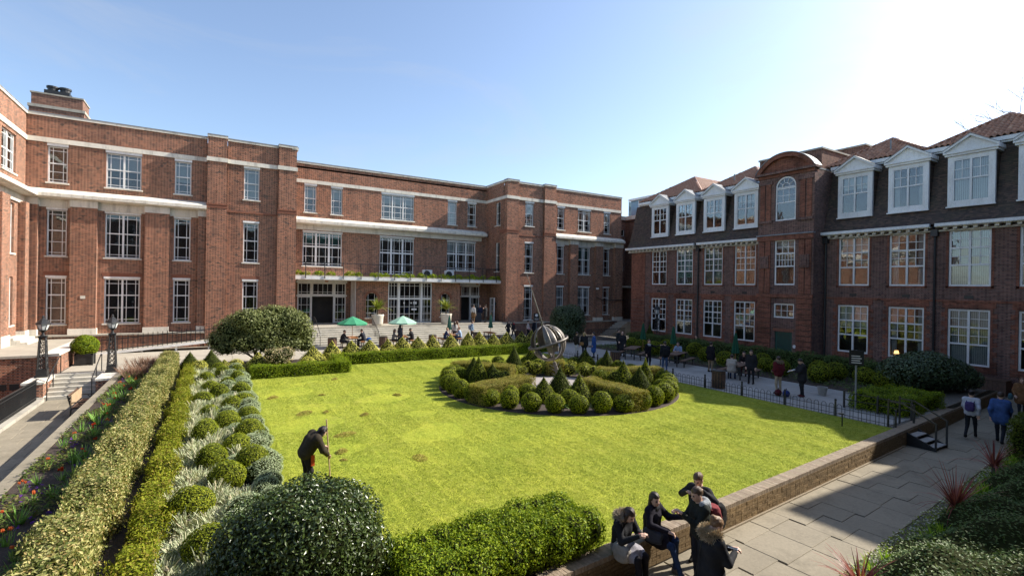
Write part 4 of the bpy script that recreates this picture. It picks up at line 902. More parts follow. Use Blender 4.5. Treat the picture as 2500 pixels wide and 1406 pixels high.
def blades(base,L,lean,w,n,spread,zdroop=0.0,seg=1,bias=None):
    # n strap leaves from a small base: curved strips
    V=[];F=[];k=0
    for i in range(n):
        a=rng.uniform(0,2*PI); le=L*rng.uniform(.6,1.15); ln=lean*rng.uniform(.2,1.2); p0=np.array(base)+np.array([math.cos(a),math.sin(a),0])*spread*rng.uniform(0,1)
        dr=np.array([math.cos(a),math.sin(a),0]); sd=np.array([-math.sin(a),math.cos(a),0])
        pts=[]
        for j in range(seg+1):
            t=j/seg; pts.append(p0+dr*le*ln*t+np.array([0,0,le*(t-zdroop*ln*t*t)]))
        for j in range(seg+1):
            ww=w*(1-j/seg*.92); V+= [pts[j]-sd*ww, pts[j]+sd*ww]
        for j in range(seg): F.append((k+2*j,k+2*j+1,k+2*j+3,k+2*j+2))
        k+=2*(seg+1)
    return np.array(V),np.array(F)
def merge(parts):
    # parts: list of (V,F(quads),matindex)
    Vs=[];Fs=[];Ms=[];o=0
    for V,F,m in parts: Vs.append(V);Fs.append(F+o);Ms.append(np.full(len(F),m));o+=len(V)
    return np.concatenate(Vs),np.concatenate(Fs),np.concatenate(Ms)
def grid_solid(fn,nu,nv):
    u,v=np.meshgrid(np.linspace(0,1,nu+1),np.linspace(0,1,nv+1),indexing='ij'); V=fn(u.ravel(),v.ravel()); i=np.arange(nu*(nv+1)).reshape(nu,nv+1)[:,:-1].ravel()
    return V,np.stack([i,i+nv+1,i+nv+2,i+1],1)
def sph(u,v,c,r):
    th=u*2*PI; ph=v*PI; return np.stack([c[0]+r[0]*np.cos(th)*np.sin(ph),c[1]+r[1]*np.sin(th)*np.sin(ph),c[2]+r[2]*np.cos(ph)],1)
def ball_mesh(name,rx,rz,cz,n,l,w,mat,jit=.6,lump=.03,flat=0):
    d=unit(rng.normal(0,1,(n,3))); d=d[(d[:,2]*rz+cz)>0.02]
    k=1+lump*(np.sin(d[:,0]*7+rng.uniform(0,6))+np.sin(d[:,1]*6+2)+np.sin(d[:,2]*8))/2+rng.normal(0,.018,len(d))
    P=d*np.array([rx,rx,rz])*k[:,None]+np.array([0,0,cz]); V,F=leaves(P,d,l,w,jit)
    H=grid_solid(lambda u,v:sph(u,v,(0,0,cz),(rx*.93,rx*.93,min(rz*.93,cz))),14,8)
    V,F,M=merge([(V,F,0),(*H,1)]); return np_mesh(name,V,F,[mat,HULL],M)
def cone_mesh(name,r,h,n,l,w,mat,z0=.05,bul=.25):
    t=1-np.sqrt(rng.uniform(0,1,n)); a=rng.uniform(0,2*PI,n)
    def rad(t): return r*((1-t)+bul*np.sin(PI*t)*(1-t))
    rr=rad(t)*(1+rng.normal(0,.035,n)); P=np.stack([rr*np.cos(a),rr*np.sin(a),z0+h*t],1); N=unit(np.stack([np.cos(a),np.sin(a),np.full(n,r/h)],1))
    V,F=leaves(P,N,l,w,.6)
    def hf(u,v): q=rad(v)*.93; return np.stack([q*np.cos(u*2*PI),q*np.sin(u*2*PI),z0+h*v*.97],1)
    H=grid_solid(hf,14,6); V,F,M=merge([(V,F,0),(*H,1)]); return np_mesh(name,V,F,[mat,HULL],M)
def hedge_mesh(name,x0,x1,y0,y1,z0,z1,n_per_m2,l,w,mat,rough=.03,taper=.0,top_only=False):
    P=[];N=[]
    def add(n,f,nv):
        q=f(rng.uniform(0,1,n),rng.uniform(0,1,n)); q=q+rng.normal(0,rough,q.shape)
        lum=.05*np.sin(q[:,0]*3.1+q[:,1]*2.3)+.04*np.sin(q[:,0]*1.3-q[:,1]*4.1); q=q+np.array(nv)*(lum*(rough/.03))[:,None]
        P.append(q);N.append(np.tile(nv,(n,1)))
    X,Y,Zh=x1-x0,y1-y0,z1-z0
    add(int(n_per_m2*X*Y),lambda u,v:np.stack([x0+u*X,y0+v*Y,np.full_like(u,z1)],1),(0,0,1.))
    for nv,f,ar in (((-1,0,0.),lambda u,v:np.stack([x0-taper*(1-v),y0+u*Y,z0+v*Zh],1),Y*Zh),((1,0,0.),lambda u,v:np.stack([x1+taper*(1-v),y0+u*Y,z0+v*Zh],1),Y*Zh),
                    ((0,-1,0.),lambda u,v:np.stack([x0+u*X,y0-taper*(1-v),z0+v*Zh],1),X*Zh),((0,1,0.),lambda u,v:np.stack([x0+u*X,y1+taper*(1-v),z0+v*Zh],1),X*Zh)): add(int(n_per_m2*ar),f,nv)
    P=np.concatenate(P);N=np.concatenate(N); k_=rng.uniform(0,1,len(P))<.55; P=np.concatenate([P,(P-N*rng.uniform(.02,.09,(len(P),1)))[k_]]); N=np.concatenate([N,N[k_]]); V,F=leaves(P,N,l,w,.75)
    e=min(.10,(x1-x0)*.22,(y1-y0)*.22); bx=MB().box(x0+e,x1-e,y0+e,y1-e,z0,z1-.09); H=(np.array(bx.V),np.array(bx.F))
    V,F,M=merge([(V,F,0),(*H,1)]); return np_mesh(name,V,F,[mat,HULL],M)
def blob_mesh(name,lobes,n,l,w,mat,jit=.7,thick=.18,hull=True,zmin=.05):
    # lobes: (cx,cy,cz,rx,ry,rz); leaves through the outer shell of their union
    lobes=np.array(lobes,float); ar=lobes[:,3]*lobes[:,5]; pick=rng.choice(len(lobes),n,p=ar/ar.sum()); L=lobes[pick]
    d=unit(rng.normal(0,1,(n,3))); k=1-np.abs(rng.normal(0,thick,n)); P=L[:,:3]+d*L[:,3:]*k[:,None]
    keep=P[:,2]>zmin
    for q in lobes:
        ins=(((P-q[:3])/q[3:])**2).sum(1)<.55; keep&=~ins
    P,d=P[keep],d[keep]; V,F=leaves(P,d,l,w,jit); parts=[(V,F,0)]
    if hull:
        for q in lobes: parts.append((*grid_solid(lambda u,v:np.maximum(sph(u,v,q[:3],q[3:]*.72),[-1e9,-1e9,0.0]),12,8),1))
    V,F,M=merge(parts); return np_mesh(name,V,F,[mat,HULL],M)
STEM=MB().lathe([(.05,0),(.035,.25)],6).mesh('stem',BARK)
def shrub(name,me,loc,rz,sc,label,cat,group=None):
    e=empty(name,loc,rz,label,cat,group); s=sc if isinstance(sc,tuple) else (sc,)*3
    link('foliage',me,e,scale=s); link('stem',STEM,e); return e

# --- left bed: variegated hedge, yellow box edging, balls among lavender
def longhedge(name,x0,x1,y0,y1,z1,dens,l,w,mat,label,rough,taper=.05):
    e=empty(name,((x0+x1)/2,(y0+y1)/2,0),0,label,'hedge'); me=hedge_mesh(name,x0-e.location.x,x1-e.location.x,y0-e.location.y,y1-e.location.y,.02,z1,dens,l,w,mat,rough,taper); link('foliage',me,e)
    for k in range(6): link('stem',STEM,e,(random.uniform(-.1,.1),(k-2.5)*(y1-y0)/6.5,0))
    return e
longhedge('variegated_hedge',-2.18,-1.62,7.0,32.6,.86,1900,.032,.017,LM['vhedge'],'long clipped cream-variegated hedge beside the flower bed',.045)
longhedge('box_edging',-1.13,-.76,7.0,31.2,.42,1900,.028,.015,LM['yhedge'],'low yellow-green box edging along the lavender and box balls',.05)
BALL=[ball_mesh('foliage',.40,.36,.33,1900,.024,.015,LM['box']) for _ in range(4)]
BALLN=[ball_mesh('foliage',.44,.40,.36,4200,.021,.012,LM['box']) for _ in range(3)]
left_balls=[(-0.13,16.69),(0.43,17.8),(1.05,18.36),(0.96,16.12),(0.6,15.26),(0.03,14.24),(0.86,13.46),(0.33,12.85),(-0.3,11.54),(0.02,9.54),(0.64,20.27),(1.02,21.16),(1.02,22.71),(0.26,22.58),(-0.27,21.96),(0.6,24.61),(0.99,25.68),(-0.04,24.05),(1.06,27.42),(-0.05,19.46),(0.45,27.34),(-.2,26.6),(.3,29.0)]
for i,(x,y) in enumerate(left_balls):
    near=y<18.5; shrub('box_ball',(BALLN if near else BALL)[i%3],(x,y,0),random.uniform(0,6),(random.uniform(.74,.98),random.uniform(.74,.98),random.uniform(.80,1.05)),'clipped green box ball set among pale lavender beside the lawn','box ball','box balls among the lavender')
def tuft_mesh(n,h,r,mat):
    V=[];F=[];k=0
    for i in range(n):
        a=rng.uniform(0,2*PI); q=r*math.sqrt(rng.uniform(0,1)); b=np.array([q*math.cos(a),q*math.sin(a),0]); hh=h*rng.uniform(.45,1.1)*(1-.45*(q/r)**2)*(.8+.25*math.sin(b[0]*17+2)+.2*math.sin(b[1]*19)); tip=b*1.3+np.array([rng.normal(0,.075),rng.normal(0,.075),hh]); mid=b*1.05+np.array([0,0,hh*.45])
        s=rng.normal(0,1,3); s[2]=0; s=s/np.linalg.norm(s)*.0095
        V+=[b-s*.6,b+s*.6,mid+s,mid-s,tip+s*.5,tip-s*.5]; F+=[(k,k+1,k+2,k+3),(k+3,k+2,k+4,k+5)]; k+=6
    return np_mesh('foliage',np.array(V),np.array(F),mat)
LAV=[tuft_mesh(1300,.33,.34,LM['lav']) for _ in range(4)]
SANT=[ball_mesh('foliage',.40,.30,.24,2600,.018,.008,LM['sant'],1.0,.06) for _ in range(3)]
nl=0
for yy in np.arange(8.6,29.6,.56):
    for xx in (-.48,.06,.6,1.12):
        x,y=xx+random.uniform(-.16,.16),yy+random.uniform(-.22,.22)
        if min(math.hypot(x-a,y-b) for a,b in left_balls)<(.30 if xx>1 else .40): continue
        if xx>1 or (xx>.5 and random.random()<.4):
            s=random.uniform(.7,1.05); shrub('santolina_mound',SANT[nl%3],(min(x,1.15),y,0),random.uniform(0,6),(s,s,s*random.uniform(.85,1.15)),'grey-green rounded santolina mound at the lawn edge of the lavender bed','shrub','santolina mounds by the lawn')
        else:
            s=random.uniform(.95,1.35); shrub('lavender',LAV[nl%4],(x,y,0),random.uniform(0,6),(s,s,s*random.uniform(.85,1.15)),'pale grey spiky lavender clump between the box balls','lavender','lavender clumps in the left bed')
        nl+=1
# flower bed: tulips, daffodil leaves, pansies
def tulip_clump(colour):
    V1,F1=blades((0,0,0),.30,.55,.018,16,.10,.25,2); parts=[(V1,F1,0)]
    for i in range(rng.integers(2,5)):
        a=rng.uniform(0,6.28); q=rng.uniform(0,.12); p=np.array([q*math.cos(a),q*math.sin(a),rng.uniform(.24,.34)])
        st=np.array([p*[1,1,0]-[.005,0,0],p*[1,1,0]+[.005,0,0],p+[.005,0,0],p-[.005,0,0]]); parts.append((st,np.array([[0,1,2,3]]),0))
        for j in range(6):
            b=j*PI/3; r_=.032; d=np.array([math.cos(b),math.sin(b),0]); s=np.array([-math.sin(b),math.cos(b),0])
            parts.append((np.array([p,p+d*r_+s*.026+[0,0,.03],p+d*.022+[0,0,.085],p+d*r_-s*.026+[0,0,.03]]),np.array([[0,1,2,3]]),1))
    V,F,M=merge(parts); return np_mesh('tulip_clump',V,F,[LM['bulb'],LM[colour]],M)
TUL={c:[tulip_clump(c) for _ in range(3)] for c in ('tulip_red','tulip_or')}
def leafclump(n,L): V,F=blades((0,0,0),L,.7,.016,n,.08,.3,2); return np_mesh('bulb_leaves',V,F,LM['bulb'])
BLF=[leafclump(26,.34) for _ in range(3)]
for i in range(26):
    y=10.5+i*.84+random.uniform(-.25,.25); x=random.uniform(-3.55,-2.75); c='tulip_or' if random.random()<.6 else 'tulip_red'
    o=link('tulip_clump',TUL[c][i%3],None,(x,y,0),(0,0,random.uniform(0,6)),(random.uniform(.62,.85),)*3)
    tag(o,'clump of orange tulips in the narrow flower bed by the left path' if c=='tulip_or' else 'clump of red tulips in the narrow flower bed by the left path','tulips','tulips in the flower bed')
for i in range(46):
    y=8.5+i*.5+random.uniform(-.3,.3); o=link('bulb_leaves',BLF[i%3],None,(random.uniform(-3.6,-2.5),y,0),(0,0,random.uniform(0,6)),(random.uniform(.8,1.3),)*3)
    tag(o,'tuft of fresh green bulb leaves in the narrow flower bed by the left path','plant','bulb leaf tufts in the flower bed')
P=np.stack([rng.uniform(-3.6,-2.35,1500),rng.uniform(8,32,1500),rng.uniform(.02,.12,1500)],1); P=P[(np.sin(P[:,0]*5+P[:,1]*1.7)+np.sin(P[:,1]*3.1))>.5]
V,F=leaves(P,np.tile([0,0,1.],(len(P),1)),.032,.028,.5); tag(link('pansies',np_mesh('pansies',V,F,LM['pansy'])),'small purple pansies low in the narrow flower bed','flowers',kind='stuff')
P=np.stack([rng.uniform(-3.8,-2.25,16000),rng.uniform(8,32,16000),rng.uniform(.01,.16,16000)],1); P=P[(np.sin(P[:,0]*4-P[:,1]*1.3)+np.sin(P[:,1]*2.3+1)+np.sin(P[:,0]*9+P[:,1]*5)*.6)>-.1]
V,F=leaves(P,np.tile([0,0,1.],(len(P),1)),.045,.022,.7); tag(link('bedding_plants',np_mesh('bedding_plants',V,F,leafmat('bedding_leaf',[(.025,.04,.01),(.05,.075,.016),(.085,.10,.03),(.09,.065,.03)],.5,.3))),'low green bedding plants covering the narrow flower bed','plants',kind='stuff')
def twig_mesh(n,r,h):
    m=MB()
    for i in range(n):
        a=rng.uniform(0,6.28); q=r*rng.uniform(.1,1); p=Vector((q*.5*math.cos(a),q*.5*math.sin(a),0)); e=Vector((q*1.1*math.cos(a),q*1.1*math.sin(a),h*rng.uniform(.6,1.05)))
        m.tube([p,(p+e)/2+Vector((rng.normal(0,.05),rng.normal(0,.05),.05)),e],[.012,.008,.003],3)
        for k in range(3):
            b=e+Vector((rng.normal(0,.1),rng.normal(0,.1),rng.uniform(-.05,.12))); m.tube([(p+e*2)/3,b],[.006,.002],3)
    return m.mesh('twigs',TWIG)
TW=twig_mesh(130,.85,.75)
for x,y,s in ((-3.0,31.6,1.0),(-3.25,29.9,.8),(-2.6,32.6,.8)):
    o=link('twiggy_shrub',TW,None,(x,y,0),(0,0,random.uniform(0,6)),(s,s,s)); tag(o,'bare brown twiggy shrub at the head of the flower bed beside the lamp post','shrub','bare twiggy shrubs by the lamp post')
# --- foreground: glossy shrub and box hedge at the wall
e=empty('holly_bush',(1.2,7.95,0),0,'large rounded glossy dark evergreen bush at the near corner of the lawn','bush')
lob=[(0,0,.75,1.15,1.08,.92),(.55,.25,.85,.75,.7,.72),(-.5,.15,.8,.75,.8,.76),(.1,-.4,.9,.75,.65,.74),(.15,.35,1.05,.6,.6,.66),(-.2,-.1,1.2,.55,.55,.52),(.75,-.3,.6,.55,.6,.5),(-.8,-.2,.6,.5,.5,.5),(.45,.0,1.2,.5,.5,.48),(-.7,.45,.7,.5,.5,.55)]
link('foliage',blob_mesh('foliage',lob,42000,.031,.0145,LM['holly'],1.0,.13),e); link('stem',STEM,e)
e=empty('box_hedge',(4.1,7.25,0),R(4),'broad low bushy box hedge beside the glossy bush at the end of the wall','hedge')
lob=[(-1.5+.40*i+random.uniform(-.08,.08),-.45+.45*j+random.uniform(-.06,.06),.36+random.uniform(-.03,.03),.36,.36,.36+random.uniform(-.05,.05)) for i in range(9) for j in range(3)]
link('foliage',blob_mesh('foliage',lob,52000,.026,.0135,LM['hedge'],.9,.16),e); link('inner_growth',hedge_mesh('inner_growth',-1.65,1.85,-.62,.62,.02,.60,900,.026,.013,LM['hedge'],.05),e); link('stem',STEM,e)
# --- hedges and cones along the back of the lawn
longhedge('lawn_hedge',1.6,5.75,27.05,27.6,.62,900,.028,.015,LM['hedge'],'clipped low hedge stepping forward at the far left corner of the lawn',.03,.02)
longhedge('lawn_hedge',5.85,6.4,27.05,29.75,.62,900,.028,.015,LM['hedge'],'short clipped hedge joining the two low hedges at the back of the lawn',.03,.02)
longhedge('lawn_hedge',6.5,21.2,29.62,30.2,.66,750,.03,.016,LM['hedge'],'long clipped low hedge along the back of the lawn in front of golden cones',.03,.02)
CONE_Y=[cone_mesh('foliage',.62,.98,1500,.028,.016,LM['box_yl'],.08,.45) for _ in range(3)]
lane=[(6.16,31.0),(7.49,31.77),(8.5,31.33),(9.72,31.52),(10.87,32.05),(11.99,32.1),(13.13,32.3),(14.45,32.17),(15.93,32.4),(16.83,32.38),(18.15,32.6),(19.29,32.6),(20.6,32.5),(21.25,32.1)]
for i,(x,y) in enumerate(lane): shrub('golden_cone',CONE_Y[i%3],(x,y,0),random.uniform(0,6),(random.uniform(.98,1.2),)*2+(random.uniform(1.12,1.4),),'golden clipped cone standing in the row behind the long lawn hedge','topiary cone','golden cones behind the long hedge')
CONE_D=[cone_mesh('foliage',.5,1.15,1700,.026,.014,LM['box_dk'],.05,.5) for _ in range(3)]
CONE_B=[cone_mesh('foliage',.46,1.2,1900,.024,.013,LM['box'],.05,.5) for _ in range(3)]
BALL_Y=[ball_mesh('foliage',.42,.38,.34,1500,.026,.015,LM['box_yl']) for _ in range(2)]
for i,(x,y,me,s,lab) in enumerate([(-.04,30.4,CONE_D[0],1.0,'dark green topiary cone, middle one of three at the head of the lavender bed'),(-.99,30.9,CONE_D[1],.9,'dark green topiary cone beside the end of the yellow box edging'),(.55,29.6,CONE_Y[0],.7,'small golden cone in front of the dark cones'),(2.1,29.5,CONE_Y[1],1.0,'golden cone under the big olive shrub behind the low hedge'),(4.93,30.0,CONE_Y[2],1.15,'large golden cone right of the big olive shrub'),(3.5,28.6,CONE_Y[0],.6,'small golden cone peeping over the stepped low hedge')]):
    shrub('topiary_cone',me,(x,y,0),i,s,lab,'topiary cone')
for i,(x,y,lab) in enumerate([(1.08,29.74,'golden clipped ball at the head of the lavender bed beside the olive shrub'),(-.55,30.0,'golden clipped ball beside the end of the yellow box edging'),(4.52,29.2,'golden clipped ball in front of the large golden cone'),(6.05,30.6,'small golden clipped ball at the start of the cone row')]):
    shrub('golden_ball',BALL_Y[i%2],(x,y,0),i,.95,lab,'topiary ball')
# --- olive multi-stem shrub
def tree(name,loc,lobes,n,l,w,mat,stems,label,cat,h0=.9,jit=.8,thick=.22):
    e=empty(name,loc,0,label,cat); m=MB()
    for k in range(stems):
        a=2*PI*k/stems+.4; q=lobes[k%len(lobes)]
        b=Vector((.25*math.cos(a),.25*math.sin(a),0)); t=Vector((q[0],q[1],q[2]))
        m.tube([b,b.lerp(t,.35)+Vector((.1*math.cos(a),.1*math.sin(a),.1)),b.lerp(t,.7),t],[.06,.05,.035,.02],6)
    m.build('trunk',BARK,e); link('crown',blob_mesh('crown',lobes,n,l,w,mat,jit,thick,True,h0*.6),e); return e
lob=[(0,0,2.1,1.6,1.3,1.05),(-1.6,.3,1.8,1.1,1.0,.95),(1.5,-.2,2.2,1.2,1.1,1.0),(.5,.3,2.7,1.1,1.0,.75),(-.8,-.2,2.5,1.0,.9,.75),(2.2,.1,1.6,.8,.8,.8),(-2.2,.2,1.4,.75,.8,.6),(.2,-.5,1.5,1.2,.8,.7),(1.2,.2,2.9,.7,.7,.5),(-.9,-.5,1.2,.9,.7,.6),(1.3,-.5,1.15,.9,.7,.6),(.3,-.7,1.0,.8,.6,.5),(-1.9,-.1,1.0,.7,.6,.5),(2.3,-.2,1.0,.6,.6,.5),(-1.3,.4,2.5,.7,.7,.5)]
tree('olive_shrub',(2.55,32.5,0),lob,24000,.07,.028,LM['laurel'],9,'big spreading olive-green shrub on bare stems before the brick tower','shrub',1.0)
lob=[(0,0,1.7,1.65,1.5,1.5),(.5,.2,2.2,1.2,1.2,1.1),(-.6,.1,2.1,1.1,1.1,1.1),(0,0,.9,1.5,1.4,.9)]
tree('evergreen_bush',(26.9,34.8,0),lob,9000,.08,.035,LM['dkshrub'],3,'dense dark rounded evergreen bush in front of the far brick wing','bush',.2,.8,.08)
lob=[(0,0,1.0,1.5,1.4,.95),(1.0,-.5,.8,1.2,1.1,.8),(-1.0,.5,.85,1.2,1.2,.8),(.3,.9,.9,1.2,1.0,.75),(1.7,-.9,.6,.8,.8,.55)]
tree('evergreen_bush',(30.0,10.2,0),lob,15000,.07,.03,LM['dkshrub'],4,'wide dark evergreen shrub below the dormer building at the end of the wall','bush',.2,.8,.12)
tree('flowering_shrub',(3.0,28.9,0),[(0,0,.7,.65,.6,.6),(.4,.1,.9,.5,.5,.45),(-.3,0,.9,.5,.5,.4)],2600,.04,.02,leafmat('pinkish_leaf',[(.12,.12,.06),(.22,.2,.12),(.34,.25,.2)],.6,.2),4,'thin pinkish twiggy shrub overhanging the stepped low hedge','shrub',.2,.9,.3)
# --- round bed: five radial hedges, ring of balls, cones
CX,CY=14.2,19.2
for k,(ang,lab) in enumerate(((127,'clipped radial hedge of the round bed pointing to the entrance steps'),(199,'bronze clipped radial hedge of the round bed pointing to the lavender'),(269,'long clipped radial hedge of the round bed pointing to the low brick wall'),(343,'clipped radial hedge of the round bed pointing to the picnic tables'),(55,'clipped radial hedge of the round bed behind the globe sundial'))):
    e=empty('radial_hedge',(CX+3.95*math.cos(R(ang)),CY+3.95*math.sin(R(ang)),0),R(ang),lab,'hedge'); link('foliage',hedge_mesh('foliage',-1.65,1.6,-.44,.44,.03,.80,1300,.022,.012,LM['bronze'],.018,.03),e)
    for j in (-1,0,1): link('stem',STEM,e,(j,0,0))
n=36
for k in range(n):
    a=2*PI*(k+.3)/n; deg=math.degrees(a)
    if min(abs((deg-q+180)%360-180) for q in (127,199,269,343,55))<4: continue
    rr=5.2+random.uniform(-.08,.08); shrub('box_ball',BALL[k%4],(CX+rr*math.cos(a),CY+rr*math.sin(a),0),random.uniform(0,6),(random.uniform(.92,1.12),)*2+(random.uniform(.95,1.2),),'clipped box ball in the ring round the circular bed','box ball','ring of box balls round the circular bed')
cones=[(14.78,25.0-.9),(15.9,24.0),(11.0,21.7),(10.75,20.7),(11.6,20.9),(11.7,16.7),(12.75,17.0),(12.95,15.95),(18.6,22.4),(18.0,21.7),(18.9,20.9),(16.75,17.35),(17.0,16.55),(17.9,17.05)]
for i,(x,y) in enumerate(cones): shrub('box_cone',(CONE_B if i%2 else CONE_D)[i%3],(x,y,0),random.uniform(0,6),(random.uniform(.82,1.08),)*2+(random.uniform(.85,1.2),),'pointed green topiary cone inside the circular bed','topiary cone','topiary cones in the circular bed')
for i,(x,y) in enumerate([(10.5,22.1),(12.2,15.6),(10.5,17.4),(13.9,14.9),(12.0,21.3),(17.6,15.8),(9.9,18.6),(15.6,22.7),(13.3,23.0),(16.6,22.6),(16.2,18.3),(11.3,17.3)]):
    shrub('box_ball',BALL[i%4],(x,y,0),random.uniform(0,6),random.uniform(.9,1.15),'clipped box ball between the cones inside the circular bed','box ball','inner box balls of the circular bed')
EU=[blob_mesh('foliage',[(0,0,.3,.38,.38,.32),(.2,.1,.42,.28,.28,.25),(-.2,.05,.36,.26,.28,.25)],1300,.03,.014,LM['euon'],.9,.2) for _ in range(2)]
for i,a in enumerate((40,62,80,98,112,142,158,20,2,-8,330)):
    shrub('golden_shrub',EU[i%2],(CX+2.75*math.cos(R(a)),CY+2.75*math.sin(R(a)),0),i,random.uniform(.9,1.3),'loose golden-leaved shrub beside the gravel round the globe sundial','shrub','golden shrubs round the gravel')
P=[];
for a0,a1 in ((135,190),(207,262),(277,336),(350,410),(62,120)):
    a=np.radians(rng.uniform(a0,a1,900)); r_=rng.uniform(2.5,5.0,900); P.append(np.stack([CX+r_*np.cos(a),CY+r_*np.sin(a),rng.uniform(.04,.26,900)],1))
P=np.concatenate(P); P=P[(np.sin(P[:,0]*2.2)+np.sin(P[:,1]*2.7))>.1]; V,F=leaves(P,np.tile([0,0,1.],(len(P),1)),.06,.016,1.0); tag(link('bulb_foliage',np_mesh('bulb_foliage',V,F,LM['bulb'])),'fresh green bulb leaves between the topiary of the circular bed','plants',kind='stuff')
# --- right-hand bed
longhedge('bed_hedge',30.3,31.2,11.6,31.0,.98,420,.045,.02,LM['ivy'],'long grey-green clipped hedge before the dormer building',.05)
for i,(x,y) in enumerate([(29.4,23.35),(28.0,21.27),(27.85,17.1),(27.2,15.85),(29.3,14.85),(28.7,13.7),(28.75,12.35),(28.4,11.3),(27.15,13.75),(27.3,19.4),(28.9,25.4),(28.2,27.3),(29.3,18.2),(27.0,22.9),(28.9,29.0),(27.1,25.0)]):
    shrub('box_ball',BALL[i%4],(x,y,.02),i,random.uniform(1.15,1.5),'clipped box ball in the shaded bed before the dormer building','box ball','box balls in the shaded bed')
P=np.stack([rng.uniform(26.1,30.2,7000),rng.uniform(10.3,31.2,7000),rng.uniform(.04,.22,7000)],1); V,F=leaves(P,np.tile([0,0,1.],(len(P),1)),.06,.022,.9); tag(link('bedding_plants',np_mesh('bedding_plants',V,F,LM['ivy'])),'low leafy planting round the box balls of the shaded bed','plants',kind='stuff')
longhedge('corner_hedge',22.5,26.0,8.25,10.2,.62,900,.032,.016,LM['hedge'],'broad flat-topped hedge behind the hoop fence by the black iron steps',.04)
e=shrub('cone_shrub',CONE_D[0],(34.4,32.3,-.5),0,(1.0,1.0,1.75),'slim dark evergreen cone by the corner of the dormer building','shrub')
# --- planting at the near right, in the shade of the cross wing
def strip_pts(n,x0,x1,o0,o1,zf):
    x=rng.uniform(x0,x1,n); o=rng.uniform(o0,o1,n); return np.stack([x,3.92+.0705*x-o,zf(x,o)+rng.normal(0,.03,n)],1)
zf=lambda x,o:-.48+.62*np.clip((o-.25)/.9,0,1)+.12*np.sin(x*1.7+o*2)+.08*np.sin(x*3.3-o*3)
P=strip_pts(26000,8.5,26,.35,4.0,zf); V,F=leaves(P,np.tile([0,0,1.],(len(P),1)),.035,.018,.8)
gx,go=np.meshgrid(np.linspace(8.3,26.2,60),np.linspace(.25,4.2,16),indexing='ij'); Hh=np.stack([gx.ravel(),3.92+.0705*gx.ravel()-go.ravel(),zf(gx.ravel(),go.ravel())-.05],1); i=np.arange(59*16).reshape(59,16)[:,:-1].ravel(); HF=np.stack([i,i+16,i+17,i+1],1)
V,F,M=merge([(V,F,0),(Hh,HF,1)]); tag(link('ground_ivy',np_mesh('ground_ivy',V,F,[LM['ivy'],HULL],M)),'dense low grey-green ground cover beside the flagged path','plants',kind='stuff')
P=strip_pts(1500,8.5,26,.02,.42,lambda x,o:-.42+.0*x); V,F=leaves(P,np.tile([0,0,1.],(len(P),1)),.022,.018,.6); tag(link('white_edging_flowers',np_mesh('white_edging_flowers',V,F,LM['whitefl'])),'small white flowers along the edge of the flagged path','flowers',kind='stuff')
P=strip_pts(5200,8.5,26,.02,.5,lambda x,o:-.46+.0*x); V,F=leaves(P,np.tile([0,0,1.],(len(P),1)),.03,.014,.7); tag(link('edging_leaves',np_mesh('edging_leaves',V,F,LM['hedge'])),'low green leaves along the edge of the flagged path','plants',kind='stuff')
STR=[]
for _ in range(3): V,F=blades((0,0,0),.36,.9,.018,34,.06,.45,3); STR.append(np_mesh('strap_leaf_clump',V,F,LM['strap']))
for i in range(26):
    x=8.8+i*.62+random.uniform(-.2,.2); o=link('strap_leaf_clump',STR[i%3],None,(x,edgeY(x)-random.uniform(.3,.6),-.46),(0,0,i),(random.uniform(.8,1.2),)*3); tag(o,'clump of bright green strap leaves beside the flagged path','plant','strap leaf clumps by the path')
for x,y,s,lab in ((14.75,4.42,1.25,'spiky purple cordyline leaning over the flagged path'),(19.3,4.95,1.05,'spiky purple cordyline near the dark clipped hedge block'),(9.3,4.0,.75,'small spiky purple cordyline by the white edging flowers')):
    e=empty('purple_cordyline',(x,y,-.45),0,lab,'plant'); MB().lathe([(.06,0),(.045,.3)],7).build('stem',BARK,e)
    V,F=blades((0,0,.25),.85*s,.95,.022,46,.03,.42,4); V2,F2=blades((0,0,.2),.7*s,1.5,.022,26,.03,.75,4); V,F,M=merge([(V,F,0),(V2,F2,0)]); link('leaves',np_mesh('leaves',V,F,LM['red']),e)
e=empty('yew_block',(23.2,4.6,-.5),WANG,'dark clipped yew block at the edge of the flagged path','hedge'); link('foliage',hedge_mesh('foliage',-1.6,1.8,-1.4,.72,.0,1.25,700,.035,.015,LM['box_dk'],.03),e); link('stem',STEM,e)
# --- palms in pots, clipped shrub in a box, canopy planting, bare tree
MT['potstone']=pm('pale_stone_pot',(.62,.58,.50),(.5,.47,.4),3,.85,.2)
for x,y,lab in ((12.25,42.75,'tall pale pot with a green cordyline palm by the left arched window'),(18.6,42.55,'tall pale pot with a green cordyline palm by the right arched window')):
    e=empty('potted_palm',(x,y,1.2),0,lab,'potted palm'); MB().lathe([(.42,0),(.46,.2),(.5,.75),(.54,.85),(.54,.95),(.46,.95),(.44,.8)],20).build('pot',MT['potstone'],e,True)
    MB().lathe([(.08,.75),(.07,1.2),(.06,1.35)],8).build('trunk',BARK,e)
    V,F=blades((0,0,1.4),1.1,1.0,.06,90,.03,.34,4); V2,F2=blades((0,0,1.35),.8,1.6,.06,70,.03,.6,4); V,F,M=merge([(V,F,0),(V2,F2,0)]); link('leaves',np_mesh('leaves',V,F,LM['palm']),e)
e=empty('planter_shrub',(-6.05,35.8,0),0,'clipped green ball in a black square planter by the cheek wall','potted shrub')
m=MB(); m.box(-.36,.36,-.36,.36,.05,.62); m.box(-.4,.4,-.4,.4,.56,.64)
for sx in (-1,1):
    for sy in (-1,1): m.cbox((.36*sx,.36*sy,.32),(.08,.08,.66))
m.build('planter_box',MT['iron'],e); link('foliage',ball_mesh('foliage',.60,.56,1.05,5200,.035,.018,LM['hedge'],.8,.05),e)
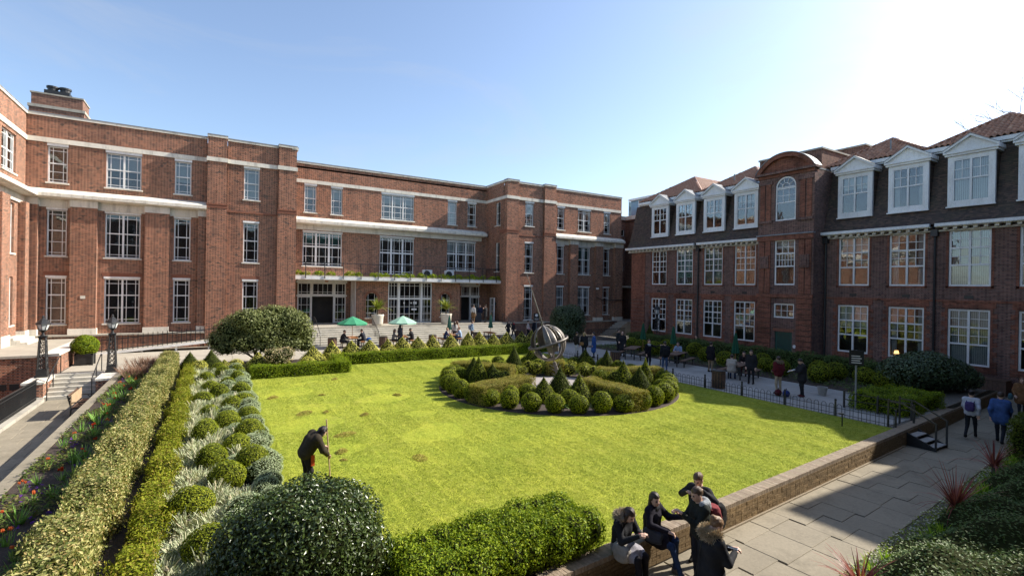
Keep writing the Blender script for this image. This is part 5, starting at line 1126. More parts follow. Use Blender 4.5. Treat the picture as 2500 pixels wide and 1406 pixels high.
TRL=[blob_mesh('canopy_plant',[(0,0,.08,.32,.16,.14),(.2,-.05,.02,.22,.14,.12)],380,.05,.03,LM['trail'],.9,.25,False,-.3) for _ in range(3)]
xs=[6.0,6.6,7.6,8.6,10.2,10.9,12.1,12.6,13.3,14.2,15.0,15.6,16.6,17.0,17.8,18.7,19.1,19.9,20.4,21.3,21.9,22.3,23.2,24.3,24.8]
for i,x in enumerate(xs): o=link('canopy_plant',TRL[i%3],None,(x,43.95,5.44),(0,0,random.choice((0,PI))),(random.uniform(.9,1.4),1.3,random.uniform(1.3,2.2))); tag(o,'bright yellow-green trailing plant along the edge of the entrance canopy','plant','trailing plants on the canopy')
def bare_tree(loc,h):
    e=empty('bare_tree',loc,0,'bare leafless tree top rising behind the pantile roof','tree'); m=MB(); m.tube([(0,0,0),(.1,0,h*.5),(0,.1,h*.75)],[.22,.16,.1],7); m.build('trunk',BARK,e); m=MB()
    def br(p,d,L,r,k):
        q=p+d*L; m.tube([p,(p+q)/2+Vector((rng.normal(0,.06),rng.normal(0,.06),.05))*L,q],[r,r*.8,r*.5],4,caps=False)
        if k:
            for _ in range(3):
                nd_=(d+Vector((rng.normal(0,.55),rng.normal(0,.55),rng.normal(.1,.35)))).normalized(); br(p.lerp(q,rng.uniform(.5,1)),nd_,L*.68,r*.55,k-1)
    for i in range(7):
        a=i*.9; br(Vector((0,0,h*(.55+.03*i))),Vector((math.cos(a)*.7,math.sin(a)*.7,.8)).normalized(),h*.22,.07,3)
    m.build('crown',BARK,e)
bare_tree((50.5,8.9,-.5),20.8)
# ------------------------------------------------------------------ ironwork, furniture and small things
IRON=MT['iron']
# hoop-topped fence along the lawn
hf=wempty('hoop_fence',(20.5,17,0),'low black hoop-topped iron fence between the lawn and the side patio','fence')
def hoop_mesh(w=.17,h=.46):
    m=MB(); r=w/2; pts=[(0,-r,0),(0,-r,h-r)]+[(0,-r*math.cos(PI*k/6),h-r+r*math.sin(PI*k/6)) for k in range(1,6)]+[(0,r,h-r),(0,r,0)]
    m.tube(pts,.009,5); return m.mesh('hoop',IRON)
HOOP=hoop_mesh(); POST=MB().box(-.025,.025,-.025,.025,0,.56).lathe([(.02,.56),(.045,.59),(.045,.62),(.02,.65)],8).mesh('post',IRON)
y=7.95; i=0
while y<28.5:
    if i%7==0: link('post',POST,hf,(20.5,y-.14,0))
    link('hoop',HOOP,hf,(20.5,y,0)); y+=.28; i+=1
MB().box(20.49,20.51,7.8,28.5,.09,.105).build('bottom_rail',IRON,hf); MB().box(20.49,20.51,7.8,28.5,.30,.315).build('middle_rail',IRON,hf)
lr=wempty('low_railing',(22.3,9,0),'low black post-and-rail guard round the flat-topped corner hedge','railing')
for x,y in ((22.3,10.3),(22.3,9.1),(22.3,8.0),(21.8,7.75)): m=MB(); m.box(x-.03,x+.03,y-.03,y+.03,0,.7); m.build('post',IRON,lr)
for z in (.35,.62): m=MB(); m.bar((22.3,10.3,z),(22.3,8.0,z),.02,.03); m.bar((22.3,8.0,z),(21.8,7.75,z),.02,.03); m.build('rail',IRON,lr)
# black iron steps over the low wall
sx0,sx1=20.55,21.45; isx=wempty('iron_steps',(21,7,-.5),'small black iron steps with handrails over the low wall','steps')
for k in range(3):
    yy=wallY(21)-.16-.27*k; z=-.14-.12*k; MB().box(sx0+.03,sx1-.03,yy-.14,yy+.13,z-.03,z).build('tread',MT['patio2'],isx)
for x in (sx0,sx1):
    y0=wallY(21)-.0; m=MB(); m.prism([(y0-.03,-.05),(y0-.86,-.42),(y0-.86,-.5),(y0-.03,-.5)],x-.015,x+.015,'x'); m.build('stringer',IRON,isx)
    m=MB(); m.box(x-.025,x+.025,y0+.5,y0+.55,.0,.98); m.build('newel_post',IRON,isx); m=MB(); m.box(x-.025,x+.025,y0-.86,y0-.81,-.5,.42); m.build('newel_post',IRON,isx)
    m=MB(); m.bar((x,y0+.5,.9),(x,y0+.1,.9),.04,.04); m.bar((x,y0+.1,.9),(x,y0-.84,.4),.04,.04); m.build('handrail',IRON,isx)
# railings beside the left path
rl=wempty('path_railing',(-6.8,25,-.8),'black iron railings guarding the sunken area beside the left path','railing')
BARM=MB().box(-.011,.011,-.011,.011,0,.92).mesh('bar',IRON)
for k in range(88): link('bar',BARM,rl,(-6.8,20.0+k*.118,-.79))
for z,w in ((.14,.06),(.0,.04),(-.66,.04)): m=MB(); m.bar((-6.8,19.9,z),(-6.8,30.5,z),w,.03); m.build('rail',IRON,rl)
# ramp and its railing
rp=wempty('access_ramp',(-3,41,0),'long pale access ramp rising beside the left brick front','ramp')
MB().prism([(-6.4,.01),(5.5,1.15),(5.5,1.03),(-6.4,-.1)],40.55,42.0,'y').build('deck',MT['patio'],rp); MB().prism([(-6.4,.06),(5.5,1.2),(5.5,1.0),(-6.4,-.1)],40.45,40.55,'y').build('edge_beam',MT['white'],rp)
for k in range(5): x=-4+k*1.9; MB().box(x-.06,x+.06,40.6,40.72,0,.1+(x+6.4)*.0958-.2).build('support',MT['white'],rp)
for k in range(44):
    x=-6.3+k*.265; z=.06+(x+6.3)*.0958; m=MB(); m.box(x-.02,x+.02,40.49,40.53,z,z+.98); m.build('baluster',IRON,rp)
for h in (.12,.78): m=MB(); m.bar((-6.3,40.51,.06+h),(5.4,40.51,1.18+h),.045,.05); m.build('rail',IRON,rp)
# handrails on the stone steps
def handrail(name,pts,posts,label,r=.024):
    e=wempty(name,posts[0],label,'handrail'); m=MB(); m.tube(pts,r,7); m.build('rail',IRON,e)
    for (x,y,z0),z1 in zip(posts,[p[2] for p in pts]): pass
    for p in posts:
        q=min(pts,key=lambda q:abs(q[0]-p[0])+abs(q[1]-p[1])); m=MB(); m.tube([p,(p[0],p[1],q[2])],r*.9,7); m.build('post',IRON,e)
for x,lab in ((-6.5,'black handrail on the left of the six stone steps'),(-4.9,'black handrail on the right of the six stone steps')):
    handrail('handrail',[(x,30.45,-.02),(x,30.55,.0),(x,31.6,.45),(x,32.7,.88),(x,32.95,.88)],[(x,30.55,-.9),(x,31.6,-.45),(x,32.95,0)],lab)
for x,lab in ((7.0,'black handrail on the entrance steps beside the big olive shrub'),(11.5,'black curved handrail on the entrance steps below the left pot'),(24.6,'black handrail on the entrance steps by the open door')):
    handrail('handrail',[(x,39.5,.75),(x,39.6,.9),(x,41.9,2.0),(x,42.5,2.05)],[(x,39.55,0),(x,40.7,.45),(x,42.4,1.2)],lab)
    if x==11.5:
        for k in range(9): MB().tube([(11.5,39.8+k*.28,.15*(1+int((.2+k*.28)/.35))),(11.5,39.8+k*.28,.98+k*.134)],.014,5).build('baluster',IRON,bpy.data.objects[[o.name for o in bpy.data.objects if o.name.startswith('handrail')][-1]])
# ornate lamp posts
MT['lampglass']=pm('lamp_glass',(.62,.64,.62),(.55,.57,.56),3,.12,0,.6)
def lamp_post(loc,label,h=2.9,group=None,simple=False):
    e=empty('lamp_post',loc,0,label,'lamp post',group); k=h/2.9
    m=MB(); m.box(-.24,.24,-.24,.24,0,.10); m.box(-.2,.2,-.2,.2,.1,.34); m.build('base',IRON,e)
    m=MB()
    for sx in (-1,1):
        for sy in (-1,1): m.bar((sx*.165,sy*.165,.34),(sx*.105,sy*.105,1.95*k),.045,.045)
    for z,w in ((.34,.19),(1.95*k,.15)): m.box(-w,w,-w,w,z-.03,z+.04)
    m.build('column_frame',IRON,e)
    m=MB(); n=7
    for j in range(n):
        z=.48+j*(1.95*k-.6)/(n-1); w=.145-.05*j/n
        for ax in range(4):
            pts=[]
            for q in range(9):
                a=2*PI*q/8; u=w*.62*math.cos(a); v=w*.75*math.sin(a); pts.append([(u,-w-.01,z+v),(w+.01,u,z+v),(u,w+.01,z+v),(-w-.01,u,z+v)][ax])
            m.tube(pts,.017,4,caps=False)
    tag(m.build('scrollwork',IRON,e),kind='stuff')
    m=MB(); m.lathe([(.12,1.99*k),(.06,2.06*k),(.05,2.14*k),(.1,2.2*k),(.16,2.26*k),(.2,2.28*k)],12); m.build('collar',IRON,e)
    m=MB(); m.lathe([(.15,2.26*k),(.24,2.5*k),(.26,2.56*k)],8,top=False); lg=m.build('lantern_glass',MT['lampglass'],e)
    m=MB(); m.lathe([(.3,2.55*k),(.28,2.6*k),(.16,2.74*k),(.07,2.82*k),(.05,2.86*k),(.06,2.9*k),(.015,2.98*k)],8)
    for j in range(8):
        a=2*PI*j/8; m.bar((.15*math.cos(a),.15*math.sin(a),2.26*k),(.26*math.cos(a),.26*math.sin(a),2.57*k),.02,.02)
    m.build('lantern_roof',IRON,e); return e
lamp_post((-7.02,32.2,-.02),'ornate black iron lamp post on the brick pier beside the sunken area')
lamp_post((-4.42,32.5,-.02),'ornate black iron lamp post on the brick pier at the head of the flower bed')
lamp_post((33.9,31.0,-.5),'ornate black iron lamp post in front of the dormer building windows',3.9)
# far iron railings
fr_=wempty('area_railing',(31,34.4,0),'black iron railings before the steps in the gap between the buildings','railing')
for k in range(46): m=MB(); m.box(28.6+k*.1-.01,28.6+k*.1+.01,34.2,34.22,0,1.1); m.build('bar',IRON,fr_)
for z in (.1,1.02): m=MB(); m.box(28.5,33.2,34.19,34.23,z,z+.03); m.build('rail',IRON,fr_)
# garden bench
e=empty('garden_bench',(-4.62,27.1,-.9),PI/2,'slatted timber bench with black iron arms against the bed wall','bench')
for k in range(5): MB().box(-.9,.9,-.28+k*.1,-.2+k*.1,.42,.45).build('seat_slat',MT['timber'],e)
for k in range(4): MB().box(-.9,.9,.22+k*.035,.25+k*.035,.52+k*.11,.60+k*.11).build('back_slat',MT['timber'],e)
MT['timber_lt']=pm('bleached_timber',(.42,.3,.18),(.34,.24,.15),7,.8,.1)
MB().box(-.92,.92,.2,.23,.52,.95).build('back_rail',MT['timber_lt'],e)
for x in (-.88,.88):
    m=MB(); m.tube([(x,-.3,0),(x,-.27,.3),(x,-.3,.62)],.028,6); m.tube([(x,.25,0),(x,.22,.42),(x,.34,.96)],.028,6); m.bar((x,-.34,.64),(x,.27,.64),.06,.035); m.bar((x,-.28,.4),(x,.24,.4),.04,.04); m.tube([(x,-.28,.42),(x,-.1,.52),(x,0,.6)],.016,5); m.build('arm_frame',IRON,e)
# picnic tables
def picnic(loc,rz,label,top,frame,group=None,L=1.8,bench=True):
    e=empty('picnic_table',loc,rz,label,'picnic table',group); n=5
    for k in range(n): MB().box(-L/2,L/2,-.36+k*.146,-.36+k*.146+.138,.71,.75).build('table_plank',top,e)
    for s in (-1,1):
        for k in range(2): MB().box(-L/2,L/2,s*.72-.14+k*.145,s*.72-.005+k*.145,.42,.455).build('bench_plank',top,e)
    for x in (-L/2+.25,L/2-.25):
        m=MB(); m.bar((x,-.3,.0),(x,-.3,.7),.06,.06); m.bar((x,.3,0),(x,.3,.7),.06,.06); m.bar((x,-.84,.39),(x,.84,.39),.05,.05); m.bar((x,-.34,.68),(x,.34,.68),.05,.05)
        for s in (-1,1): m.bar((x,s*.74,0),(x,s*.74,.4),.055,.055)
        m.build('leg_frame',frame,e)
    return e
G1='tables on the back patio'; G2='tables on the side patio'
picnic((9.0,38.0,0),R(84),'orange timber picnic table under the open green parasol',MT['timber_or'],IRON,G1,1.5)
picnic((12.7,37.6,0),R(84),'orange timber picnic table under the open faded parasol',MT['timber_or'],IRON,G1,1.5)
picnic((16.7,37.5,0),R(84),'orange timber picnic table under a closed parasol by the right pot',MT['timber_or'],IRON,G1,1.5)
picnic((20.75,38.0,0),R(84),'empty orange timber picnic table under a closed parasol',MT['timber_or'],IRON,G1,1.5)
picnic((24.6,24.6,0),R(30),'dark timber picnic table on the side patio beside the bald man',MT['timber'],IRON,G2,2.0)
picnic((25.0,21.2,0),R(20),'dark timber picnic table on the side patio behind the backpack man',MT['timber'],IRON,G2,2.0)
picnic((24.6,16.6,0),R(15),'dark timber picnic table with seated group on the side patio',MT['timber'],IRON,G2,2.0)
# parasols
def parasol(loc,label,mat,opened,group=None):
    e=empty('parasol',loc,0,label,'parasol',group); MB().lathe([(.25,0),(.25,.06),(.05,.1)],14).build('base',IRON,e); MB().lathe([(.022,.0),(.022,2.25)],8).build('pole',MT['timber_or'],e)
    if opened:
        m=MB(); n=8; rr=1.12; vs=[(0,0,2.32)]; 
        ring=[]
        for j in range(n*2):
            a=2*PI*j/(n*2); sag=1.0 if j%2==0 else .93; vs.append((rr*.5*sag**.5*math.cos(a),rr*.5*sag**.5*math.sin(a),2.08-(0 if j%2==0 else .015)))
        for j in range(n*2):
            a=2*PI*j/(n*2); sag=1.0 if j%2==0 else .93; vs.append((rr*sag*math.cos(a),rr*sag*math.sin(a),1.80-(0 if j%2==0 else .02)))
        for j in range(n*2):
            a=2*PI*j/(n*2); sag=1.0 if j%2==0 else .93; vs.append((rr*sag*math.cos(a),rr*sag*math.sin(a),1.70-(0 if j%2==0 else .02)))
        N_=n*2; fs=[(0,1+j,1+(j+1)%N_) for j in range(N_)]
        for b in (1,1+N_): fs+=[(b+j,b+N_+j,b+N_+(j+1)%N_,b+(j+1)%N_) for j in range(N_)]
        m.add(vs,fs); m.build('canopy',mat,e)
        for j in range(n): a=2*PI*j/n; m=MB(); m.tube([(0,0,2.24),(rr*.97*math.cos(a),rr*.97*math.sin(a),1.78)],.009,4); m.build('rib',MT['timber_or'],e)
    else:
        n=16; prof=[(.04,2.3),(.09,2.1),(.13,1.8),(.18,1.45),(.23,1.15),(.2,1.12)]; vs=[]; fs=[]
        for i,(r_,z) in enumerate(prof):
            for j in range(n): q=r_*(1.0 if j%2 else .62); a=2*PI*j/n+.1*i; vs.append((q*math.cos(a),q*math.sin(a),z))
        fs=[(i*n+j,i*n+(j+1)%n,(i+1)*n+(j+1)%n,(i+1)*n+j) for i in range(len(prof)-1) for j in range(n)]+[tuple(range(n))]
        m=MB(); m.add(vs,fs); m.build('folded_canopy',mat,e); MB().lathe([(.03,2.28),(.02,2.4)],6).build('finial',MT['timber_or'],e)
    return e
parasol((9.0,38.0,0),'open bright green parasol over the leftmost orange picnic table',MT['green_canvas'],True)
parasol((12.8,37.7,0),'open faded pale green parasol before the glazed entrance screen',MT['pale_canvas'],True)
MT['mid_canvas']=pm('folded_green_canvas',(.05,.17,.12),(.04,.13,.09),4,.85)
parasol((16.7,37.5,0),'closed grey-green parasol beside the right potted palm',MT['mid_canvas'],False)
parasol((20.85,38.0,0),'closed grey-green parasol over the empty orange picnic table',MT['mid_canvas'],False)
parasol((26.6,25.6,0),'closed dark green parasol nearest the far iron railings',MT['green_dark'],False)
parasol((26.3,22.6,0),'closed dark green parasol behind the person with white papers',MT['green_dark'],False)
parasol((25.9,17.75,0),'closed dark green parasol behind the table with the seated group',MT['green_dark'],False)
# slatted bins, bucket, planter
def bin_(loc,label,r=.27,h=.75,group=None):
    e=empty('litter_bin',loc,0,label,'litter bin',group); MB().lathe([(r*.86,.03),(r*.86,h-.03)],14).build('liner',IRON,e); n=14
    for j in range(n):
        a=2*PI*j/n; m=MB(); m.box(-.048,.048,-.012,.012,.02,h); m.xf(Matrix.Rotation(a+PI/2,4,'Z')); m.xf(Matrix.Translation((r*math.cos(a),r*math.sin(a),0))); m.build('slat',MT['timber'],e)
    for z in (.12,h-.1): MB().lathe([(r+.016,z),(r+.016,z+.03)],18,top=False).build('hoop_band',IRON,e)
    MB().lathe([(r*.95,h-.02),(r*1.05,h),(r*1.05,h+.03),(r*.7,h+.03)],16).build('rim',IRON,e); return e
for x,y,lab in ((7.45,37.4,'round slatted bin left of the open green parasol table'),(11.1,37.1,'round slatted bin between the two open parasols'),(15.0,36.9,'round slatted bin left of the closed parasol by the right pot'),(19.3,37.6,'round slatted bin left of the empty orange table'),(23.9,38.2,'round slatted bin at the right foot of the entrance steps'),(21.6,23.1,'round slatted bin inside the hoop fence beside the far dark table')): bin_((x,y,0),lab,.3,.78)
bin_((21.05,15.3,0),'large round slatted bin by the hoop fence in front of the seated group',.30,.82)
e=empty('bucket_planter',(24.0,12.0,0),0,'small pale grey tapered tub standing alone on the side patio','tub'); MB().lathe([(.15,0),(.21,.36),(.22,.38),(.19,.38),(.17,.3)],14).build('tub',MT['patio2'],e); MB().lathe([(.0,.3),(.175,.3)],14,top=False).build('soil',MT['soil'],e)
e=empty('timber_planter',(35.55,9.3,-.5),0,'grey timber planter box against the foot of the dormer building','planter')
for k in range(8): MB().box(-.45,-.42,-.7+k*.175,-.7+k*.175+.165,0,.75).build('board',MT['timber'],e)
MB().box(-.42,.42,-.7,.7,.02,.7).build('box_body',MT['timber'],e); MB().box(-.48,.45,-.73,.73,.75,.79).build('rim',MT['timber'],e)
# signs
MT['signblk']=pm('sign_black',(.012,.014,.016),(.02,.022,.024),3,.35); MT['signwht']=pm('sign_white',(.75,.75,.75),(.7,.7,.7),3,.5)
def signpost(loc,rz,label,z0,z1,w,emblem):
    e=empty('signpost',loc,rz,label,'sign'); MB().lathe([(.035,0),(.035,z1)],8).build('post',MT['lead'],e); MB().box(-w/2,w/2,-.07,-.035,z0,z1).build('panel',MT['signblk'],e)
    if emblem: MB().lathe([(.13,0),(.13,.006)],18).xf(Matrix.Translation((0,-.071,z1-.2))@Matrix.Rotation(PI/2,4,'X')).build('emblem',MT['signwht'],e)
    n=2 if emblem else 4
    for k in range(n): MB().box(-w*.34,w*(.34-.1*(k%2)),-.078,-.071,z0+.08+k*.09,z0+.11+k*.09).build('lettering',MT['signwht'],e)
signpost((25.2,37.3,0),R(-30),'black sign with white round emblem on a grey post by the entrance steps',1.72,2.4,.5,True)
signpost((22.35,9.9,0),R(-60),'black direction sign on a grey post beside the corner hedge',1.8,2.4,.5,False)
e=empty('ground_light',(19.07,8.86,0),R(-60),'thin black stake light standing in the lawn near the fence','light'); MB().lathe([(.02,0),(.02,.42)],6).build('stake',IRON,e); MB().box(-.12,.05,-.05,.05,.42,.46).build('head',IRON,e)
e=empty('menu_board',(22.4,43.4,1.2),R(-15),'small folding menu board on the terrace by the entrance door','board')
for s in (-1,1): m=MB(); m.box(-.3,.3,-.015,.015,0,.95); m.xf(Matrix.Translation((0,s*.16,0))@Matrix.Rotation(R(-s*-9),4,'X')); m.build('leaf',MT['signblk'],e)
MB().lathe([(.16,0),(.16,.02)],18).xf(Matrix.Translation((25.0,44.6,3.0))@Matrix.Rotation(-PI/2,4,'Y')).build('round_plaque',MT['signblk'],CB)
MB().lathe([(.12,0),(.12,.02)],14).xf(Matrix.Translation((34.78,19.3,.9))@Matrix.Rotation(-PI/2,4,'Y')).build('wall_plaque',MT['white'],RB)
# raked thatch heaps on the lawn
THATCH=leafmat('dry_thatch',[(.10,.075,.025),(.2,.15,.05),(.28,.25,.07),(.16,.19,.04)],.9,.1,.1)
def heap(r,h,n):
    q=r*np.sqrt(rng.uniform(0,1,n)); a=rng.uniform(0,6.28,n); z=h*(1-(q/r)**2)*rng.uniform(.3,1,n)+.01; P=np.stack([q*np.cos(a),q*np.sin(a)*.6,z],1)
    V,F=leaves(P,np.tile([0,0,1.],(n,1)),.05,.009,1.0); return np_mesh('thatch_heap',V,F,THATCH)
HEAPS=[heap(.38,.16,700),heap(.3,.12,500),heap(.55,.1,700)]
for i,(x,y) in enumerate([(2.15,22.3),(4.0,22.0),(2.9,19.2),(3.6,19.0),(4.75,18.0),(3.6,15.9),(3.15,14.3),(3.05,13.6),(4.9,12.8),(6.8,20.6),(5.2,25.4)]):
    o=link('thatch_heap',HEAPS[i%3],None,(x,y,0),(0,0,random.uniform(0,6)),(random.uniform(.4,.8),)*3); tag(o,'small brown heap of raked thatch lying on the lawn','thatch heap','raked thatch heaps on the lawn')
# globe sundial
MT['bronze']=pm('weathered_bronze',(.22,.20,.18),(.14,.125,.11),3,.5,.15,.4,.35,c3=(.28,.26,.235))
ax=Vector((-_r.x*.331,-_r.y*.331,1)).normalized(); q=ax.to_track_quat('Z','Y').to_matrix().to_4x4()
e=empty('globe_sundial',(14.45,19.15,.04),0,'tilted bronze openwork globe sundial with a long pointer rod on the gravel circle','sundial')
sd=lambda m,name,smooth=False,mt=None:m.xf(q).build(name,mt or MT['bronze'],e,smooth)
m=MB(); m.tube([(0,0,-.05),(0,0,1.15)],[.11,.09],10); m.box(-.16,.16,-.16,.16,-.05,.05); sd(m,'column')
for z in (.55,.8,1.0):
    m=MB()
    for k in range(6): a=k*PI/3; m.tube([(.05*math.cos(a),.05*math.sin(a),z-.1),(.17*math.cos(a),.17*math.sin(a),z),(.3*math.cos(a),.3*math.sin(a),z+.12)],[.02,.015,.004],5)
    sd(m,'thorn_ring')
GC=2.12; RG=.86
def gore(a0,a1,z0,z1,th=.035,n=8,k=12):
    m=MB(); vs=[]
    for i in range(k+1):
        ph=z0+(z1-z0)*i/k; w=1.0
        for j in range(n+1):
            a=a0+(a1-a0)*j/n
            for rr in (RG,RG-th): vs.append((rr*math.cos(ph)*math.cos(a),rr*math.cos(ph)*math.sin(a),GC+rr*math.sin(ph)))
    fs=[]; s=(n+1)*2
    for i in range(k):
        for j in range(n):
            o=i*s+j*2; fs+=[(o,o+2,o+s+2,o+s),(o+1,o+s+1,o+s+3,o+3)]
        fs+=[(i*s,i*s+s,i*s+s+1,i*s+1),(i*s+2*n,i*s+2*n+1,i*s+s+2*n+1,i*s+s+2*n)]
    return m.add(vs,fs)
# solid panels (continents-like gores) and ribs; the rest stays open
_cv=math.atan2(-_f.y,-_f.x)   # bearing of the side toward the path
for a0,a1,z0,z1 in ((-1.75,-.45,-.3,1.42),(-.08,.42,-.2,1.45),(-.45,-.08,1.0,1.45),(.42,1.5,1.15,1.48),(-.35,1.15,-1.42,-.3),(1.9,2.6,-.5,1.4),(2.9,3.7,-1.2,.9),(-2.6,-1.9,.2,1.4),(1.15,2.2,-1.42,-.85)): sd(gore(_cv+a0,_cv+a1,z0,z1),'globe_panel',True)
def ringp(rad,plane,tw=.045,th=.02,n=40,off=0):
    m=MB(); vs=[]
    for j in range(n):
        a=2*PI*j/n
        for dr,dz in ((th,tw),(th,-tw),(-th,-tw),(-th,tw)):
            rr=rad+dr; p={'e':(rr*math.cos(a),rr*math.sin(a),dz),'m':(rr*math.cos(a)*math.cos(off)-dz*math.sin(off),rr*math.cos(a)*math.sin(off)+dz*math.cos(off),rr*math.sin(a))}[plane]; vs.append((p[0],p[1],p[2]+GC))
    fs=[(4*j+i,4*((j+1)%n)+i,4*((j+1)%n)+(i+1)%4,4*j+(i+1)%4) for j in range(n) for i in range(4)]
    return m.add(vs,fs)
sd(ringp(.98,'e',.05,.03),'equator_ring',True)
for o_ in (_cv+.0,_cv+1.25,_cv+2.2): sd(ringp(.86,'m',.04,.02,off=o_),'meridian_ring',True)
m=MB(); m.tube([(0,0,1.1),(0,0,GC+.85)],.028,8); sd(m,'axis_rod'); m=MB(); m.tube([(0,0,GC+.85),(0,0,3.3),(0,0,5.6)],[.05,.035,.012],8); sd(m,'pointer_rod')
for z in (3.1,3.22,3.36): m=MB(); m.tube([(-.13,0,z-.03),(.13,0,z+.03)],.018,6); m.tube([(0,-.12,z+.02),(0,.12,z-.02)],.018,6); sd(m,'rod_spur')

# lit table lamp behind a ground-floor window
def glow():
    m,t,b,o=newmat('lit_lamp_shade'); b.inputs['Base Color'].default_value=(.8,.5,.25,1); b.inputs['Emission Color'].default_value=(1.0,.55,.2,1); b.inputs['Emission Strength'].default_value=1.6; return m
e=empty('table_lamp',(36.55,13.95,.86),0,'small lit table lamp on the sill behind a ground-floor window of the dormer building','lamp'); MB().lathe([(.07,0),(.06,.02),(.015,.03),(.015,.14)],10).build('stand',IRON,e); MB().lathe([(.14,.13),(.09,.32)],14).build('shade',glow(),e)
# ------------------------------------------------------------------ people: each body is grown as one implicit surface round a posed skeleton
def surface_net(fn,lo,hi,h):
    lo=np.array(lo,float)-2*h; hi=np.array(hi,float)+2*h; n=np.maximum(np.ceil((hi-lo)/h).astype(int)+1,4)
    ax=[lo[i]+h*np.arange(n[i]) for i in range(3)]; G=np.stack(np.meshgrid(*ax,indexing='ij'),-1).reshape(-1,3).astype(np.float32)
    D=fn(G).reshape(n); I=D<0; nc=n-1
    acc=np.zeros((*nc,3)); cnt=np.zeros(nc); off=[(i,j,k) for i in (0,1) for j in (0,1) for k in (0,1)]
    def sub(A,o): return A[o[0]:o[0]+nc[0],o[1]:o[1]+nc[1],o[2]:o[2]+nc[2]]
    for a in range(8):
        for b in range(a+1,8):
            oa,ob=off[a],off[b]
            if sum(abs(x-y) for x,y in zip(oa,ob))!=1: continue
            da,db=sub(D,oa),sub(D,ob); m=(da<0)!=(db<0); t=np.where(m,da/np.where(m,da-db,1),0)
            for c in range(3): acc[...,c]+=np.where(m,oa[c]+t*(ob[c]-oa[c]),0)
            cnt+=m
    act=cnt>0; idx=-np.ones(nc,int); idx[act]=np.arange(act.sum()); cell=np.argwhere(act)
    V=lo+h*(cell+acc[act]/cnt[act][:,None]); F=[]
    for c in range(3):
        o=[0,0,0]; o[c]=1; s0=[slice(1,n[d]-1) if d!=c else slice(0,n[d]-1) for d in range(3)]; s1=[slice(1,n[d]-1) if d!=c else slice(1,n[d]) for d in range(3)]
        A,B=I[tuple(s0)],I[tuple(s1)]; e=np.argwhere(A!=B)
        if not len(e): continue
        fl=A[tuple(e.T)]; base=e+np.array([0 if d==c else 1 for d in range(3)]); u,v=(c+1)%3,(c+2)%3
        def at(du,dv): q=base.copy(); q[:,u]-=du; q[:,v]-=dv; return idx[tuple(q.T)]
        Q=np.stack([at(0,0),at(1,0),at(1,1),at(0,1)],1); Q[~fl]=Q[~fl][:,::-1]; F.append(Q)
    F=np.concatenate(F); F=F[(F>=0).all(1)]
    return V,F
def d_cap(P,a,b,ra,rb,sq=None):
    a=np.asarray(a,np.float32); b=np.asarray(b,np.float32); ab=b-a; t=np.clip(((P-a)@ab)/max(float(ab@ab),1e-9),0,1)
    return np.linalg.norm(P-a-t[:,None]*ab,axis=1)-(ra+(rb-ra)*t)
def d_ell(P,c,r): 
    r=np.asarray(r,np.float32); q=(P-np.asarray(c,np.float32))/r; k=np.linalg.norm(q,axis=1); return (k-1)*r.min()
def smin(a,b,k): h=np.maximum(k-np.abs(a-b),0)/k; return np.minimum(a,b)-h*h*k*.25
CLOTH={}
def cloth(c,kind='cloth'):
    k=(tuple(round(x,3) for x in c),kind)
    if k not in CLOTH:
        if kind=='skin': m=pm('skin',c,tuple(x*.86 for x in c),14,.5,0,.35)
        elif kind=='hair': m=pm('hair',c,tuple(x*.6 for x in c),30,.45,.3,.4)
        elif kind=='fur': m=pm('fur_trim',c,tuple(x*.62 for x in c),40,.95,1.0,.1)
        else: m=pm('garment',c,tuple(x*.72 for x in c),9,.85,.35,.15)
        CLOTH[k]=m
    return CLOTH[k]
V3=lambda *a:np.array(a,float)
def stand(**o):
    J=dict(pel=V3(0,0,.95),che=V3(0,0,1.24),nec=V3(0,0,1.45),hd=V3(0,.03,1.60),
      shL=V3(-.175,0,1.40),elL=V3(-.235,-.03,1.12),wrL=V3(-.225,.08,.88),shR=V3(.175,0,1.40),elR=V3(.235,-.03,1.12),wrR=V3(.225,.08,.88),
      hpL=V3(-.085,0,.92),knL=V3(-.10,.02,.50),anL=V3(-.105,-.02,.09),hpR=V3(.085,0,.92),knR=V3(.10,.02,.50),anR=V3(.105,-.02,.09))
    for k,v in o.items(): J[k]=V3(*v)
    return J
def walk(s=1,**o):
    d=dict(knR=(.09,.16,.52),anR=(.09,.26,.11),knL=(-.09,.0,.50),anL=(-.09,-.30,.14),elL=(-.23,.10,1.14),wrL=(-.2,.26,.95),elR=(.23,-.14,1.14),wrR=(.22,-.06,.9))
    if s<0: d={k[:-1]+('L' if k[-1]=='R' else 'R'):(-v[0],v[1],v[2]) for k,v in d.items()}
    d.update(o); return stand(**d)
def sit(seat=.45,lean=.0,**o):
    b=seat+.09; d=dict(pel=(0,0,b+.02),che=(0,lean*.5,b+.31),nec=(0,lean,b+.52),hd=(0,lean+.05,b+.67),shL=(-.175,lean*.9,b+.47),shR=(.175,lean*.9,b+.47),
      elL=(-.24,lean+.12,b+.22),wrL=(-.13,lean+.34,b+.24),elR=(.24,lean+.12,b+.22),wrR=(.13,lean+.34,b+.24),
      hpL=(-.09,.02,b-.01),hpR=(.09,.02,b-.01),knL=(-.11,.43,seat+.06),knR=(.11,.43,seat+.06),anL=(-.11,.42,.09),anR=(.11,.42,.09))
    d.update(o); return stand(**d)
def rot_to(yaw,pitch,roll=0): return np.array((Matrix.Rotation(yaw,3,'Z')@Matrix.Rotation(pitch,3,'X')@Matrix.Rotation(roll,3,'Y')))
